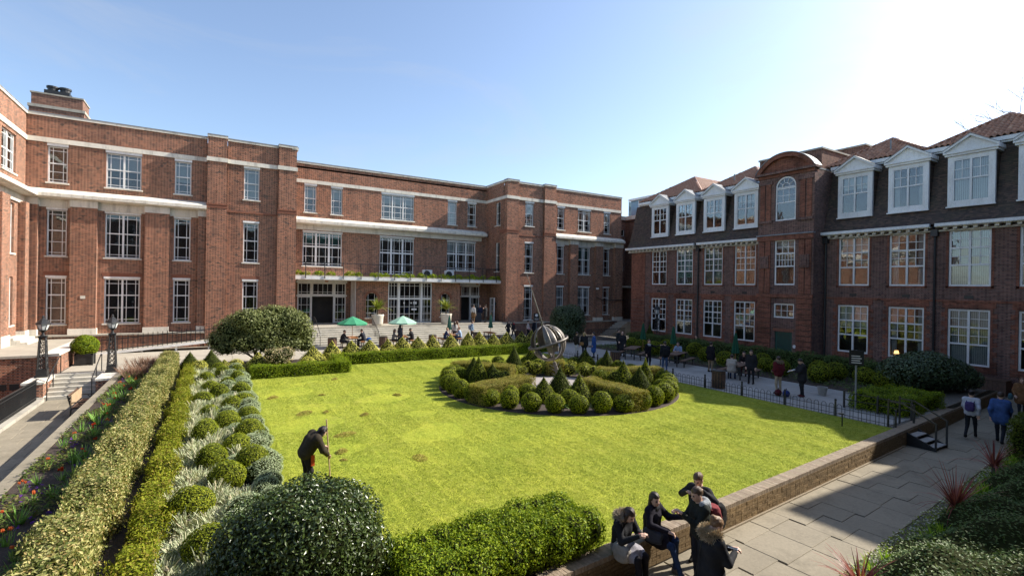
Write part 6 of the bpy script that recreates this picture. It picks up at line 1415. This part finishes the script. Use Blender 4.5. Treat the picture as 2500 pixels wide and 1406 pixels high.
def hand_geo(w,fdir,side,curl,h=.0085):
    # local hand: +y along the fingers, +x toward the thumb side, +z back of the hand
    f=np.array(fdir,float); f/=np.linalg.norm(f); up=np.array([0,0,1.]) if abs(f[2])<.8 else np.array([0,1.,0]); x=np.cross(f,up); x/=np.linalg.norm(x); z=np.cross(x,f)
    sx=-side
    segs=[((-.03,.01,0),(-.03,.085,0),.017,.013),((-.01,.01,0),(-.01,.09,0),.018,.014),((.01,.01,0),(.012,.09,0),.018,.014),((.03,.01,0),(.032,.085,0),.017,.013),((0,-.03,0),(0,.02,0),.026,.028)]
    for i,(bx,L) in enumerate(((-.032,.062),(-.011,.075),(.011,.08),(.032,.072))):
        p=np.array([bx,.088,0]); a=curl
        for q in (.55,.45): n_=p+np.array([0,math.cos(a),-math.sin(a)])*L*q; segs.append((tuple(p),tuple(n_),.0095,.008)); p=n_; a+=curl*1.1
    t0=np.array([.036,.02,-.004]); t1=np.array([.062,.055,-.015-.01*curl]); t2=np.array([.062-.02*curl,.085,-.025-.02*curl]); segs+=[(tuple(t0),tuple(t1),.014,.011),(tuple(t1),tuple(t2),.011,.009)]
    segs=[((a[0]*sx,)+tuple(a[1:]),(b[0]*sx,)+tuple(b[1:]),r0,r1) for a,b,r0,r1 in segs]
    def fn(P):
        d=None
        for a,b,r0,r1 in segs: e=d_cap(P,a,b,r0,r1); d=e if d is None else smin(d,e,.008)
        return d
    V,F=surface_net(fn,(-.075,-.055,-.11),(.075,.18,.03),h)
    return V@np.stack([x,f,z])+np.array(w),F
def person(loc,face,J,label,top=(.02,.022,.026),bottom=(.03,.035,.06),shoes=(.015,.014,.013),skin=(.56,.36,.27),hair=(.04,.025,.018),style='short',coat=0.0,skirt=None,bulk=.0,
           fur=None,hood=None,look=(0,0),near=False,curl=.7,scale=1.0,scarf=None,name='person',group=None,hat=None,sleeve=None):
    h=.017 if near else .03; hh=.0085 if near else .017
    e=empty(name,loc,math.atan2(-face[0],face[1]),label,'person',group); e.scale=(scale,)*3
    prims=[]; A=lambda a,b,ra,rb,l:prims.append((np.asarray(a),np.asarray(b),ra,rb,l))
    b=bulk; pel,che,nec=J['pel'],J['che'],J['nec']; sx=(J['shR']-J['shL']); sx=sx/np.linalg.norm(sx); hx=(J['hpR']-J['hpL']); hx=hx/np.linalg.norm(hx)
    for s in (-1,1):
        A(pel+hx*s*.055,che+sx*s*.075,.105+b,.112+b,'top'); A(che+sx*s*.075,(J['shL'] if s<0 else J['shR'])*.72+nec*.28,.11+b,.06+b*.6,'top')
        A(pel+hx*s*.05-V3(0,.0,.02),J['hpL' if s<0 else 'hpR'],.105+b*.5,.1,'bottom')
    A(J['shL'],J['shR'],.062+b*.7,.062+b*.7,'top'); A(che,nec-V3(0,0,.03),.09+b,.06+b*.5,'top')
    A(nec-V3(0,0,.04),nec*.35+J['hd']*.65,.056,.05,'skin')
    for s in 'LR':
        A(J['sh'+s],J['el'+s],.054+b*.7,.045+b*.6,'top'); A(J['el'+s],J['wr'+s],.046+b*.6,.034+b*.35,'top')
        A(J['hp'+s],J['kn'+s],.088,.062,'bottom'); A(J['kn'+s],J['an'+s],.06,.042,'bottom')
        f2=J['kn'+s]-J['an'+s]; fd=V3(0,1,0) 
        A(J['an'+s]-V3(0,.03,.035),J['an'+s]+V3(0,.06,-.045),.045,.04,'shoes'); A(J['an'+s]+V3(0,.05,-.048),J['an'+s]+V3(0,.15,-.055),.04,.032,'shoes')
    if coat:
        sit_=J['knL'][1]>.3 and J['pel'][2]<.8
        for s in 'LR':
            t=coat/.45; kp=J['hp'+s]*(1-min(t,1))+J['kn'+s]*min(t,1)
            if t>1: kp=kp*(2-t)+J['an'+s]*(t-1) if t<2 else J['an'+s]
            A(J['hp'+s],kp,.115+b,.115+b+.02*t,'top')
        A(pel,(J['knL']+J['knR'])/2*min(coat/.45,1)*.8+pel*(1-min(coat/.45,1)*.8),.13+b,.12+b,'top')
    if skirt:
        for s in 'LR':
            kp=J['hp'+s]*.35+J['kn'+s]*.65; A(J['hp'+s],kp,.12,.12,'skirt')
        A(pel,(J['knL']+J['knR'])/2*.6+pel*.4,.13,.15,'skirt')
    if scarf: 
        for k in range(6): a=k*PI/3; A(nec+V3(.06*math.cos(a),.06*math.sin(a)+.01,-.02),nec+V3(.06*math.cos(a+1),.06*math.sin(a+1)+.01,-.03),.042,.042,'scarf')
    labs=['top','bottom','skin','shoes','skirt','scarf']
    def fn(P):
        d=None
        for a,b_,ra,rb,l in prims:
            q=d_cap(P,a,b_,ra,rb); d=q if d is None else smin(d,q,.035)
        return d+.004*np.sin(P[:,0]*38+P[:,2]*31)*np.sin(P[:,1]*33-P[:,2]*22)
    pts=np.concatenate([[p[0] for p in prims],[p[1] for p in prims]]); lo=pts.min(0)-.2; hi=pts.max(0)+.2; lo[2]=max(lo[2],-.02)
    V,F=surface_net(fn,lo,hi,h); V[:,2]=np.maximum(V[:,2],.0)
    C=V[F].mean(1); best=np.full(len(C),1e9); lab=np.zeros(len(C),int)
    for a,b_,ra,rb,l in prims:
        q=d_cap(C.astype(np.float32),a,b_,ra,rb)-({'skirt':.02,'shoes':.01,'scarf':.02}.get(l,0)+(.02 if (coat and l=='top') else 0)); m_=q<best; best[m_]=q[m_]; lab[m_]=labs.index(l)
    parts=[(V,F,lab)]
    # head in its own frame
    Rh=rot_to(look[0],look[1]); hc=J['hd']
    def hfn(P):
        d=d_ell(P,(0,0,.03),(.076,.094,.10)); d=smin(d,d_ell(P,(0,.022,-.045),(.058,.07,.075)),.05); d=smin(d,d_cap(P,(0,.085,.02),(0,.108,-.016),.009,.015),.012)
        for s in (-1,1):
            d=smin(d,d_ell(P,(s*.078,-.002,-.005),(.014,.024,.033)),.012); d=np.maximum(d,-(np.linalg.norm(P-np.array((s*.032,.099,.012),np.float32),axis=1)-.016))
        d=smin(d,d_cap(P,(0,-.01,-.05),(0,-.02,-.14),.05,.054),.03); return d
    Vh,Fh=surface_net(hfn,(-.1,-.11,-.13),(.1,.13,.14),hh); Ch=Vh[Fh].mean(1); lh=np.full(len(Fh),2)
    for s in (-1,1): lh[np.linalg.norm(Ch-np.array((s*.032,.088,.012)),axis=1)<.016]=6
    lh[(np.abs(Ch[:,0])<.026)&(np.abs(Ch[:,2]+.058)<.008)&(Ch[:,1]>.07)]=7
    parts.append((Vh@Rh.T+hc,Fh,lh))
    for s,sd in (('L',-1),('R',1)):
        w=J['wr'+s]; fd=w-J['el'+s]; fd=fd/np.linalg.norm(fd); Vd,Fd=hand_geo(w+fd*.035,fd,sd,curl,.0085 if near else .012); parts.append((Vd,Fd,np.full(len(Fd),2)))
    Vs=[];Fs=[];Ls=[];o=0
    for v,f_,l in parts: Vs.append(v);Fs.append(f_+o);Ls.append(l);o+=len(v)
    mats=[cloth(top),cloth(bottom),cloth(skin,'skin'),cloth(shoes),cloth(skirt or bottom),cloth(scarf or top),cloth((.02,.015,.012),'hair'),cloth((.42,.16,.14),'skin')]
    link('body',np_mesh('body',np.concatenate(Vs),np.concatenate(Fs),mats,np.concatenate(Ls),True),e)
    # hair
    if style!='bald':
        def hair_fn(P):
            d=d_ell(P,(0,-.012,.045),(.088,.104,.104)); face_=np.maximum(np.maximum(P[:,2]-.052,-1),-(P[:,1]-.035)); cut=np.minimum(P[:,2]-(.062 if style!='fringe' else .045),0)
            d=np.maximum(d,np.minimum(.05-P[:,2]*1.0+ (P[:,1]-.045)*0, 1e9)*0+d)
            d=np.maximum(d,np.where(P[:,1]>.03,.058-P[:,2],-1)); d=np.maximum(d,np.where(P[:,1]>-.03,np.where(P[:,1]<=.03,(-.005 if style=='short' else -.06)-P[:,2],-1),-1)); d=np.maximum(d,-.075-P[:,2])
            if style=='long':
                for s in (-1,1): d=smin(d,d_cap(P,(s*.062,-.03,.02),(s*.085,-.03,-.28),.045,.04),.03)
                d=smin(d,d_cap(P,(0,-.075,.02),(0,-.10,-.34),.06,.055),.04)
            if style=='bob':
                for s in (-1,1): d=smin(d,d_cap(P,(s*.068,.0,.02),(s*.078,.015,-.11),.04,.035),.03)
                d=smin(d,d_cap(P,(0,-.06,.02),(0,-.07,-.12),.06,.05),.04)
            if style=='pony': d=smin(d,d_cap(P,(0,-.105,.06),(.0,-.15,-.03),.032,.03),.03); d=smin(d,d_cap(P,(0,-.15,-.03),(.03,-.13,-.17),.03,.014),.02)
            if style=='bun': d=smin(d,d_ell(P,(0,-.10,.085),(.05,.05,.05)),.02)
            return d+.003*np.sin(P[:,0]*110+P[:,1]*40)*np.sin(P[:,2]*60)
        Vx,Fx=surface_net(hair_fn,(-.15,-.22,-.42),(.15,.13,.18),hh); link('hair',np_mesh('hair',Vx@Rh.T+hc,Fx,cloth(hair,'hair'),None,True),e)
    if hat:
        Vx,Fx=surface_net(lambda P:np.maximum(d_ell(P,(0,-.005,.05),(.096,.112,.115)),.035-P[:,2]),(-.13,-.14,0),(.13,.14,.2),hh); link('cap',np_mesh('cap',Vx@Rh.T+hc,Fx,cloth(hat),None,True),e)
    if hood:
        nb=nec
        def hd_fn(P):
            d=None
            for k in range(9):
                a=PI*(k/8)+PI; c=nb+V3(.115*math.cos(a),.02+.12*math.sin(a),.02-.05*math.sin(a)*0); q=np.linalg.norm(P-c.astype(np.float32),axis=1)-.058; d=q if d is None else smin(d,q,.03)
            d=smin(d,d_ell(P,nb+V3(0,-.11,-.05),(.13,.07,.12)),.05)
            return d+.006*np.sin(P[:,0]*90)*np.sin(P[:,1]*80+1)*np.sin(P[:,2]*85)
        Vx,Fx=surface_net(hd_fn,nb-.26,nb+.2,hh*1.6); link('hood',np_mesh('hood',Vx,Fx,cloth(hood),None,True),e)
    if fur:
        P_=[];N_=[]
        n_=2600 if near else 700
        a=rng.uniform(PI*.95,PI*2.05,n_); b_=rng.uniform(0,2*PI,n_); R0=.135; r0=.062
        c=np.stack([R0*np.cos(a),.03+R0*1.05*np.sin(a),np.full(n_,.03)],1); d_=np.stack([np.cos(a)*np.cos(b_),np.sin(a)*np.cos(b_),np.sin(b_)],1)
        P0=nec+c+d_*r0*rng.uniform(.7,1,n_)[:,None]; tip=P0+d_*.045+rng.normal(0,.014,(n_,3)); s_=unit(np.cross(d_,rng.normal(0,1,(n_,3))))*.006
        Vf=np.stack([P0-s_,P0+s_,tip+s_*.3,tip-s_*.3],1).reshape(-1,3); link('fur_trim',np_mesh('fur_trim',Vf,np.arange(4*n_).reshape(n_,4),cloth(fur,'fur')),e)
        Vx,Fx=surface_net(lambda P:np.minimum.reduce([np.linalg.norm(P-(nec+V3(.13*math.cos(t),.03+.135*math.sin(t),.03)).astype(np.float32),axis=1)-.058 for t in np.linspace(PI,2*PI,12)]),nec-.26,nec+.2,hh*1.8); link('hood_lining',np_mesh('hood_lining',Vx,Fx,cloth(tuple(x*.6 for x in fur),'fur'),None,True),e)
    return e
def bag(name,parent_e,c,r,col,label,cat='bag',straps=(),k=.5,near=False):
    # soft bag in the carrier's frame
    o=empty(name,parent_e.matrix_basis@Vector((0,0,0)),parent_e.rotation_euler.z,label,cat); o.scale=parent_e.scale
    V,F=surface_net(lambda P:np.maximum(d_ell(P,c,np.array(r)*1.25),(np.abs(P-np.array(c,np.float32))/np.array(r,np.float32)).max(1)*min(r)-min(r))+.004*np.sin(P[:,0]*50)*np.sin(P[:,2]*45),np.array(c)-np.array(r)*1.3,np.array(c)+np.array(r)*1.3,.016 if near else .025)
    link('pouch',np_mesh('pouch',V,F,cloth(col),None,True),o)
    for p in straps: MB().tube(p,.014,6).build('strap',cloth(tuple(x*.6 for x in col)),o)
    return o
bpy.context.view_layer.update()
rv=np.array([_r.x,_r.y]); fv=np.array([_f.x,_f.y])
def fd(right,away): v=rv*right+fv*away; return tuple(v/np.linalg.norm(v))
BLK=(.024,.025,.029); NAVY=(.02,.025,.05); JEAN=(.03,.055,.13)
# --- group at the low wall
p=person((6.28,wallY(6.28)+.02,-.5),fd(.62,-.75),sit(.55,.10,hd=(.02,.20,1.25),wrL=(-.05,.42,.98),wrR=(.06,.43,.98),anL=(-.1,.50,.08),anR=(.12,.56,.08),knL=(-.10,.46,.6),knR=(.11,.46,.6)),'woman in black fur-hooded jacket and grey skirt sitting on the wall with a phone',BLK,(.018,.016,.02),style='bob',hair=(.045,.025,.018),skirt=(.30,.29,.33),fur=(.74,.62,.48),bulk=.02,look=(0,-.55),near=True)
bag('shoulder_bag',p,(.20,.20,.66),(.09,.16,.15),(.32,.30,.28),'pale grey shoulder bag in the lap of the woman with the grey skirt','bag',[[(.2,.1,.8),(.1,.0,1.1),(-.1,-.02,1.12)]],near=True)
p=person((7.12,wallY(7.12)+.0,-.5),fd(.72,-.62),sit(.55,.02,hd=(.02,.06,1.28),elR=(.30,.10,.92),wrR=(.20,.38,.86),elL=(-.25,.22,.92),wrL=(-.20,.50,1.02),anL=(-.12,.42,.08),anR=(.16,.66,.1),knL=(-.11,.42,.6),knR=(.13,.45,.58)),'long-haired woman in dark coat and blue jeans sitting on the wall, arm out',(.018,.016,.026),JEAN,(.16,.13,.12),style='long',hair=(.04,.022,.016),bulk=.025,coat=.22,look=(-.45,-.12),near=True,scarf=BLK)
bag('handbag',p,(.24,.14,.72),(.07,.17,.13),(.06,.07,.10),'dark leather handbag at the hip of the long-haired woman on the wall','bag',[[(.22,.1,.82),(.12,.0,1.1)]],near=True)
p=person((8.02,6.2,-.5),fd(-.75,-.65),stand(elL=(-.34,.05,1.28),wrL=(-.16,.16,1.45),elR=(.36,.02,1.22),wrR=(.14,.20,1.36),hd=(.0,.06,1.60)),'woman in black leather jacket raising both hands to her collar behind the backpack man',BLK,BLK,style='pony',hair=(.13,.075,.04),bulk=.02,look=(.1,-.45),near=True)
bag('black_rucksack',p,(-.34,-.08,1.0),(.12,.12,.22),(.012,.012,.014),'black rucksack hanging from the arm of the woman in the leather jacket','bag',[[(-.34,0,1.2),(-.3,.05,1.3)]],near=True)
p=person((7.42,5.72,-.5),fd(-.96,-.15),stand(elL=(-.22,.16,1.14),wrL=(-.09,.36,1.30),elR=(.22,.14,1.12),wrR=(.10,.36,1.26),hd=(.0,.06,1.60)),'short-haired man in dark green jacket with grey hood and maroon backpack standing at the wall',(.022,.026,.022),(.02,.022,.03),style='short',hair=(.10,.06,.035),bulk=.025,hood=(.30,.32,.34),look=(.05,-.25),near=True)
bag('maroon_backpack',p,(.0,-.25,1.16),(.15,.11,.24),(.22,.045,.05),'maroon backpack on the back of the man in the dark green jacket','backpack',[[(-.12,-.16,1.36),(-.13,.02,1.44),(-.12,.1,1.25)],[(.12,-.16,1.36),(.13,.02,1.44),(.12,.1,1.25)]],near=True)
p=person((6.62,4.88,-.5),fd(.93,.22),stand(elL=(-.23,.14,1.14),wrL=(-.06,.36,1.18),elR=(.23,.12,1.12),wrR=(.06,.36,1.16),hd=(.0,.07,1.585)),'woman in long black coat with thick pale fur hood standing on the path',BLK,BLK,style='bun',hair=(.24,.14,.075),bulk=.035,coat=.62,fur=(.78,.62,.40),look=(-.1,-.5),near=True)
o=empty('hanging_camera',(6.36,5.02,.18),0,'small black camera hanging on a long strap beside the woman in the fur-hooded coat','camera'); MB().box(-.07,.07,-.05,.05,0,.10).build('camera_body',IRON,o); MB().lathe([(.035,0),(.035,.07)],10).xf(Matrix.Translation((0,-.05,.05))@Matrix.Rotation(PI/2,4,'X')).build('lens',IRON,o); MB().tube([(.06,0,.1),(.12,-.02,.45),(.16,-.05,.72)],.007,5).build('strap',IRON,o)
for (x,y,z,lab) in ((6.62+.38*fd(.93,.22)[0],4.88+.38*fd(.93,.22)[1],.70,'pale blue phone held by the woman in the fur-hooded coat'),(6.28+.47*fd(.62,-.75)[0],wallY(6.28)+.02+.47*fd(.62,-.75)[1],.49,'red-cased phone held by the woman with the grey skirt')):
    o=empty('phone',(x,y,z),.4,lab,'phone'); MB().box(-.035,.035,-.07,.07,0,.012).build('case',pm('phone_case',(.35,.4,.5) if 'blue' in lab else (.4,.04,.04),None,3,.3),o); MB().box(-.03,.03,-.062,.062,.0121,.0135).build('screen',MT['signblk'],o)
# --- gardener with rake
gf=fd(.75,.66)
p=person((1.88,12.0,0),gf,stand(pel=(0,-.04,.92),che=(.02,.11,1.18),nec=(.05,.20,1.31),hd=(.09,.32,1.37),shL=(-.16,.17,1.30),shR=(.22,.17,1.25),elL=(-.30,.20,1.06),wrL=(-.12,.40,.98),elR=(.29,.28,.98),wrR=(.10,.46,.80),hpL=(-.09,-.05,.88),hpR=(.09,-.05,.88),knL=(-.11,.02,.48),knR=(.11,.06,.48)),'gardener in brown fleece bending to rake the lawn behind the glossy bush',(.045,.036,.024),(.022,.02,.026),hair=(.018,.010,.012),style='bob',bulk=.055,look=(0,-.75),near=True,scale=.95)
gx=Vector((gf[0],gf[1],0)); o=empty('rake',Vector((1.88,12.0,0))+gx*.55,0,'wooden-handled rake in the hands of the gardener','rake'); m=MB(); m.tube([(0,0,.03),Vector(-gx*.12)+Vector((0,0,1.55))],.016,7); m.build('handle',MT['timber_lt'],o)
m=MB(); m.bar((-.2,-.1,.05),(.2,.1,.05),.03,.03)
for k in range(11): m.tube([(-.2+k*.04,-.1+k*.02,.05),(-.2+k*.04,-.1+k*.02,0.0)],.006,4)
m.build('rake_head',IRON,o)
o=empty('trowel_pouch',Vector((1.88,12.0,.72))-gx*.02+Vector((.12,-.16,0)),0,'bright orange handkerchief at the hip of the gardener','cloth'); MB().box(-.04,.04,-.015,.015,-.12,.12).build('cloth',cloth((.62,.10,.03)),o)
# --- walkers on the flagged path
p=person((23.7,6.72,-.5),(.98,.1),walk(1),'woman in white jacket with small purple rucksack walking away on the flagged path',(.50,.52,.58),BLK,style='bun',hair=(.02,.015,.014),bulk=.03)
bag('small_rucksack',p,(0,-.22,1.18),(.13,.08,.17),(.07,.05,.16),'small purple rucksack on the white-jacketed woman','backpack',[[(-.1,-.16,1.32),(-.12,.02,1.44)],[(.1,-.16,1.32),(.12,.02,1.44)]])
person((23.75,5.95,-.5),(.98,.12),walk(-1),'man in blue jacket walking away beside the white-jacketed woman',(.05,.10,.26),(.02,.022,.03),style='short',hair=(.06,.04,.03),bulk=.035,coat=.12,scale=1.05)
p=person((29.6,6.75,-.5),(-.95,-.3),walk(1,wrR=(.22,.16,.98),elR=(.26,.0,1.14)),'woman in brown coat walking along the flagged path toward the lawn carrying a teal bag',(.20,.10,.045),BLK,style='bob',hair=(.18,.09,.05),bulk=.03,coat=.2)
bag('teal_bag',p,(.36,.16,.9),(.07,.17,.12),(.05,.11,.13),'teal handbag carried by the woman in the brown coat')
# --- side patio
GP='people on the side patio'
p=person((22.35,13.1,0),fd(-.2,.98),stand(wrL=(-.1,.24,1.05),wrR=(.1,.24,1.05)),'person in maroon quilted jacket and beige trousers seen from behind at the hoop fence',(.12,.018,.026),(.45,.36,.26),style='short',hair=(.05,.035,.03),bulk=.05,fur=(.4,.32,.24),group=GP)
p=person((22.75,12.25,0),fd(-.95,.2),stand(elL=(-.2,.18,1.15),wrL=(-.12,.38,1.16),elR=(.2,.18,1.15),wrR=(.12,.38,1.16),hd=(0,.08,1.58)),'person in black jacket reading white papers beside the maroon jacket',BLK,BLK,(.10,.02,.025),style='short',hair=(.02,.016,.014),bulk=.04,coat=.15,look=(0,-.6),group=GP)
o=empty('papers',(22.75+.46*fd(-.95,.2)[0],12.25+.46*fd(-.95,.2)[1],1.16),.4,'white papers held by the person in the black jacket','papers'); MB().box(-.2,.2,-.14,.14,0,.008).xf(Matrix.Rotation(R(-25),4,'X')).build('sheet',MT['signwht'],o); MB().box(-.15,.22,-.16,.08,-.012,-.004).xf(Matrix.Rotation(R(-18),4,'X')).build('sheet',MT['signwht'],o)
for x,y,c,lab in ((22.0,12.9,(.09,.012,.018),'maroon bag on the patio at the feet of the maroon jacket'),(22.15,12.62,(.03,.05,.2),'blue bag on the patio at the feet of the maroon jacket')):
    o=empty('bag',(x,y,0),.3,lab,'bag'); V,F=surface_net(lambda P:d_ell(P,(0,0,.14),(.22,.15,.15))+.006*np.sin(P[:,0]*30)*np.sin(P[:,2]*34),(-.25,-.18,0),(.25,.18,.3),.025); V[:,2]=np.maximum(V[:,2],0); link('pouch',np_mesh('pouch',V,F,cloth(c),None,True),o); MB().tube([(-.1,0,.27),(0,0,.36),(.1,0,.27)],.012,5).build('strap',cloth((.02,.02,.02)),o)
person((23.5,15.2,0),fd(-.6,-.75),stand(),'man in black jacket standing by the table of the seated group with his arms down',BLK,BLK,(.03,.02,.015),style='short',hair=(.02,.016,.014),bulk=.03,coat=.1,group=GP)
person((23.55,16.35,0),fd(.5,.75),sit(.45,.05,elR=(.22,.18,.78),wrR=(.16,.36,.86)),'woman in cream coat and pale scarf seated at the dark table',(.46,.40,.34),JEAN,style='bun',hair=(.05,.03,.025),bulk=.035,coat=.3,scarf=(.5,.46,.4),group=GP)
person((25.6,17.0,0),fd(-.4,-.8),sit(.45,.12),'dark-haired woman in tartan skirt seated across the dark table under the closed parasol',(.02,.018,.02),(.12,.04,.05),style='long',hair=(.03,.02,.018),group=GP)
person((24.7,18.5,0),fd(.8,.5),stand(),'man in dark blazer and tan trousers standing behind the seated group',(.014,.013,.018),(.30,.21,.13),style='short',hair=(.03,.02,.016),bulk=.02,coat=.1,group=GP)
p=person((22.35,19.8,0),fd(.1,1),stand(),'man in dark jacket and blue jeans with red shoes and black rucksack seen from behind',(.016,.018,.022),(.07,.11,.20),(.30,.02,.025),style='short',hair=(.05,.04,.035),bulk=.04,group=GP)
bag('black_rucksack',p,(0,-.24,1.16),(.15,.1,.22),(.016,.017,.02),'black rucksack on the man with red shoes','backpack')
person((22.3,21.0,0),fd(.35,-.9),stand(elL=(-.34,.18,1.30),wrL=(-.50,.42,1.42)),'young man in dark suit and white shirt pointing with one arm on the side patio',(.012,.012,.018),(.012,.012,.018),style='short',hair=(.12,.06,.035),scarf=(.5,.5,.55),group=GP)
person((26.0,21.9,0),fd(-.5,-.8),sit(.45,.12),'person in pale blue top seated by the closed parasol with white papers',(.30,.38,.55),BLK,style='short',hair=(.03,.02,.018),group=GP)
person((24.6,25.6,0),fd(-.5,-.6),stand(elR=(.24,.1,1.12),wrR=(.12,.28,1.05)),'bald man in long black coat standing by the far dark table',BLK,BLK,style='bald',bulk=.03,coat=.4,group=GP)
person((25.6,27.1,0),fd(.7,-.4),stand(elL=(-.24,.1,1.12),wrL=(-.1,.28,1.05)),'man in dark grey jacket standing behind the bald man',(.03,.034,.036),(.02,.022,.026),style='short',hair=(.03,.02,.016),bulk=.03,group=GP)
person((21.3,26.6,0),fd(.7,.3),stand(),'person in dark jacket and white trousers beside the blonde woman at the globe sundial',(.022,.02,.018),(.55,.53,.55),style='short',hair=(.05,.03,.02),bulk=.03,group=GP)
p=person((21.7,26.25,0),fd(.5,.8),stand(),'blonde woman in black coat with brown shoulder bag seen from behind',BLK,NAVY,style='bob',hair=(.50,.34,.16),bulk=.03,coat=.1,group=GP)
bag('brown_bag',p,(-.1,-.2,.95),(.15,.06,.12),(.32,.17,.07),'brown shoulder bag of the blonde woman')
person((22.25,25.9,0),fd(-.9,.1),stand(),'person in long bright blue coat standing with the blonde woman',(.035,.10,.32),(.02,.024,.04),style='short',hair=(.03,.02,.018),bulk=.03,coat=.45,group=GP)
person((32.3,25.5,-.5),fd(-.8,-.4),stand(),'person with dark hair half hidden behind the long grey-green hedge',(.02,.02,.024),BLK,style='short',hair=(.02,.015,.014),group=GP)
person((33.0,14.6,-.5),fd(.8,.4),stand(),'person in black behind the hedge beside the lit window',BLK,BLK,style='short',hair=(.02,.015,.014),bulk=.03,group=GP)
# --- back patio, steps and terrace
GQ='people on the back patio and steps'
person((8.15,37.55,0),fd(.95,.1),sit(.45,.14),'person in black coat seated at the left of the green parasol table',BLK,BLK,style='short',hair=(.10,.06,.04),bulk=.03,coat=.15,group=GQ)
person((9.85,37.9,0),fd(-.95,.1),sit(.45,.14),'person in dark grey jacket seated at the right of the green parasol table',(.03,.034,.045),BLK,style='short',hair=(.08,.05,.03),bulk=.03,group=GQ)
o=empty('blue_bag',(10.05,37.3,.45),0,'bright blue bag on the bench beside the dark grey jacket','bag'); V,F=surface_net(lambda P:d_ell(P,(0,0,.15),(.2,.13,.16)),(-.22,-.15,0),(.22,.15,.33),.03); link('pouch',np_mesh('pouch',V,F,cloth((.02,.09,.30)),None,True),o); MB().tube([(-.1,0,.28),(0,0,.38),(.1,0,.28)],.012,5).build('strap',IRON,o)
person((11.85,37.1,0),fd(.9,.2),sit(.45,.08),'long-haired woman in grey top seated at the faded parasol table',(.16,.15,.15),BLK,style='long',hair=(.10,.06,.04),group=GQ)
person((12.35,36.95,0),fd(.6,.75),stand(),'tall dark-haired woman in slate coat standing at the faded parasol table',(.04,.045,.065),(.09,.10,.13),style='long',hair=(.03,.02,.016),coat=.35,group=GQ)
person((13.5,37.4,0),fd(-.9,.0),sit(.45,.12,elL=(-.24,.15,.95),wrL=(-.1,.1,1.12)),'dark-haired person in black seated at the right of the faded parasol table',BLK,BLK,style='short',hair=(.03,.02,.016),bulk=.03,group=GQ)
person((16.1,37.0,0),fd(.9,.2),sit(.45,.14),'fair-haired person in blue blazer seated below the closed parasol by the right pot',(.025,.04,.10),(.02,.025,.05),style='short',hair=(.30,.18,.09),group=GQ)
person((17.55,38.3,0),fd(-.3,.9),stand(),'long-haired woman in white top standing by the closed parasol',(.58,.56,.52),(.03,.03,.04),style='long',hair=(.05,.03,.02),group=GQ)
person((17.95,38.7,0),fd(-.7,.3),stand(),'woman with reddish hair standing behind the woman in white',(.35,.24,.2),(.03,.03,.04),style='long',hair=(.14,.06,.035),group=GQ)
person((17.6,37.2,0),fd(-.9,.1),sit(.45,.1),'person in pale blue jacket seated below the woman in white',(.30,.40,.55),JEAN,style='short',hair=(.28,.15,.08),group=GQ)
p=person((19.2,38.35,0),fd(.8,.3),walk(1),'man in light blue denim jacket with a rucksack walking to the steps',(.24,.33,.44),(.012,.013,.017),style='short',hair=(.05,.03,.022),bulk=.02,group=GQ)
bag('pale_rucksack',p,(0,-.22,1.2),(.13,.09,.19),(.34,.38,.44),'pale rucksack on the man in the denim jacket','backpack')
person((21.6,42.9,1.2),fd(.4,.8),stand(),'person in white shirt and tan skirt talking at the top of the steps',(.62,.60,.58),(.26,.15,.07),style='short',hair=(.06,.035,.025),coat=.0,skirt=(.20,.12,.06),group=GQ)
person((22.7,43.6,1.2),fd(-.3,-.8),stand(),'man in navy suit facing the others by the open glass door',(.02,.03,.07),BLK,style='short',hair=(.05,.03,.02),group=GQ)
person((22.9,42.8,1.2),fd(-.7,.4),stand(elL=(-.25,.1,1.2),wrL=(-.1,.2,1.35)),'person in black coat at the top of the steps near the closed parasol',BLK,BLK,style='short',hair=(.03,.02,.016),coat=.3,group=GQ)
person((22.6,37.9,0),fd(.5,-.4),walk(1),'dark-haired woman in black walking arm in arm at the foot of the steps',BLK,(.03,.028,.03),style='long',hair=(.04,.025,.02),coat=.15,group=GQ)
person((23.15,37.95,0),fd(.5,-.4),walk(-1),'woman in red scarf walking beside the woman in black',(.03,.026,.03),BLK,style='long',hair=(.12,.06,.04),scarf=(.45,.03,.04),group=GQ)
p=person((24.5,37.6,0),fd(.9,-.1),walk(-1),'woman in pale patterned jumper walking past the black emblem sign',(.48,.46,.46),BLK,style='bun',hair=(.03,.02,.018),group=GQ)
bag('pink_bag',p,(.2,.1,1.0),(.18,.07,.10),(.58,.32,.34),'pale pink bag carried by the woman in the patterned jumper')
person((25.6,38.2,0),fd(-.5,.8),stand(),'person in dark coat half hidden behind the black emblem sign',(.02,.024,.035),BLK,style='short',hair=(.03,.02,.018),coat=.2,group=GQ)
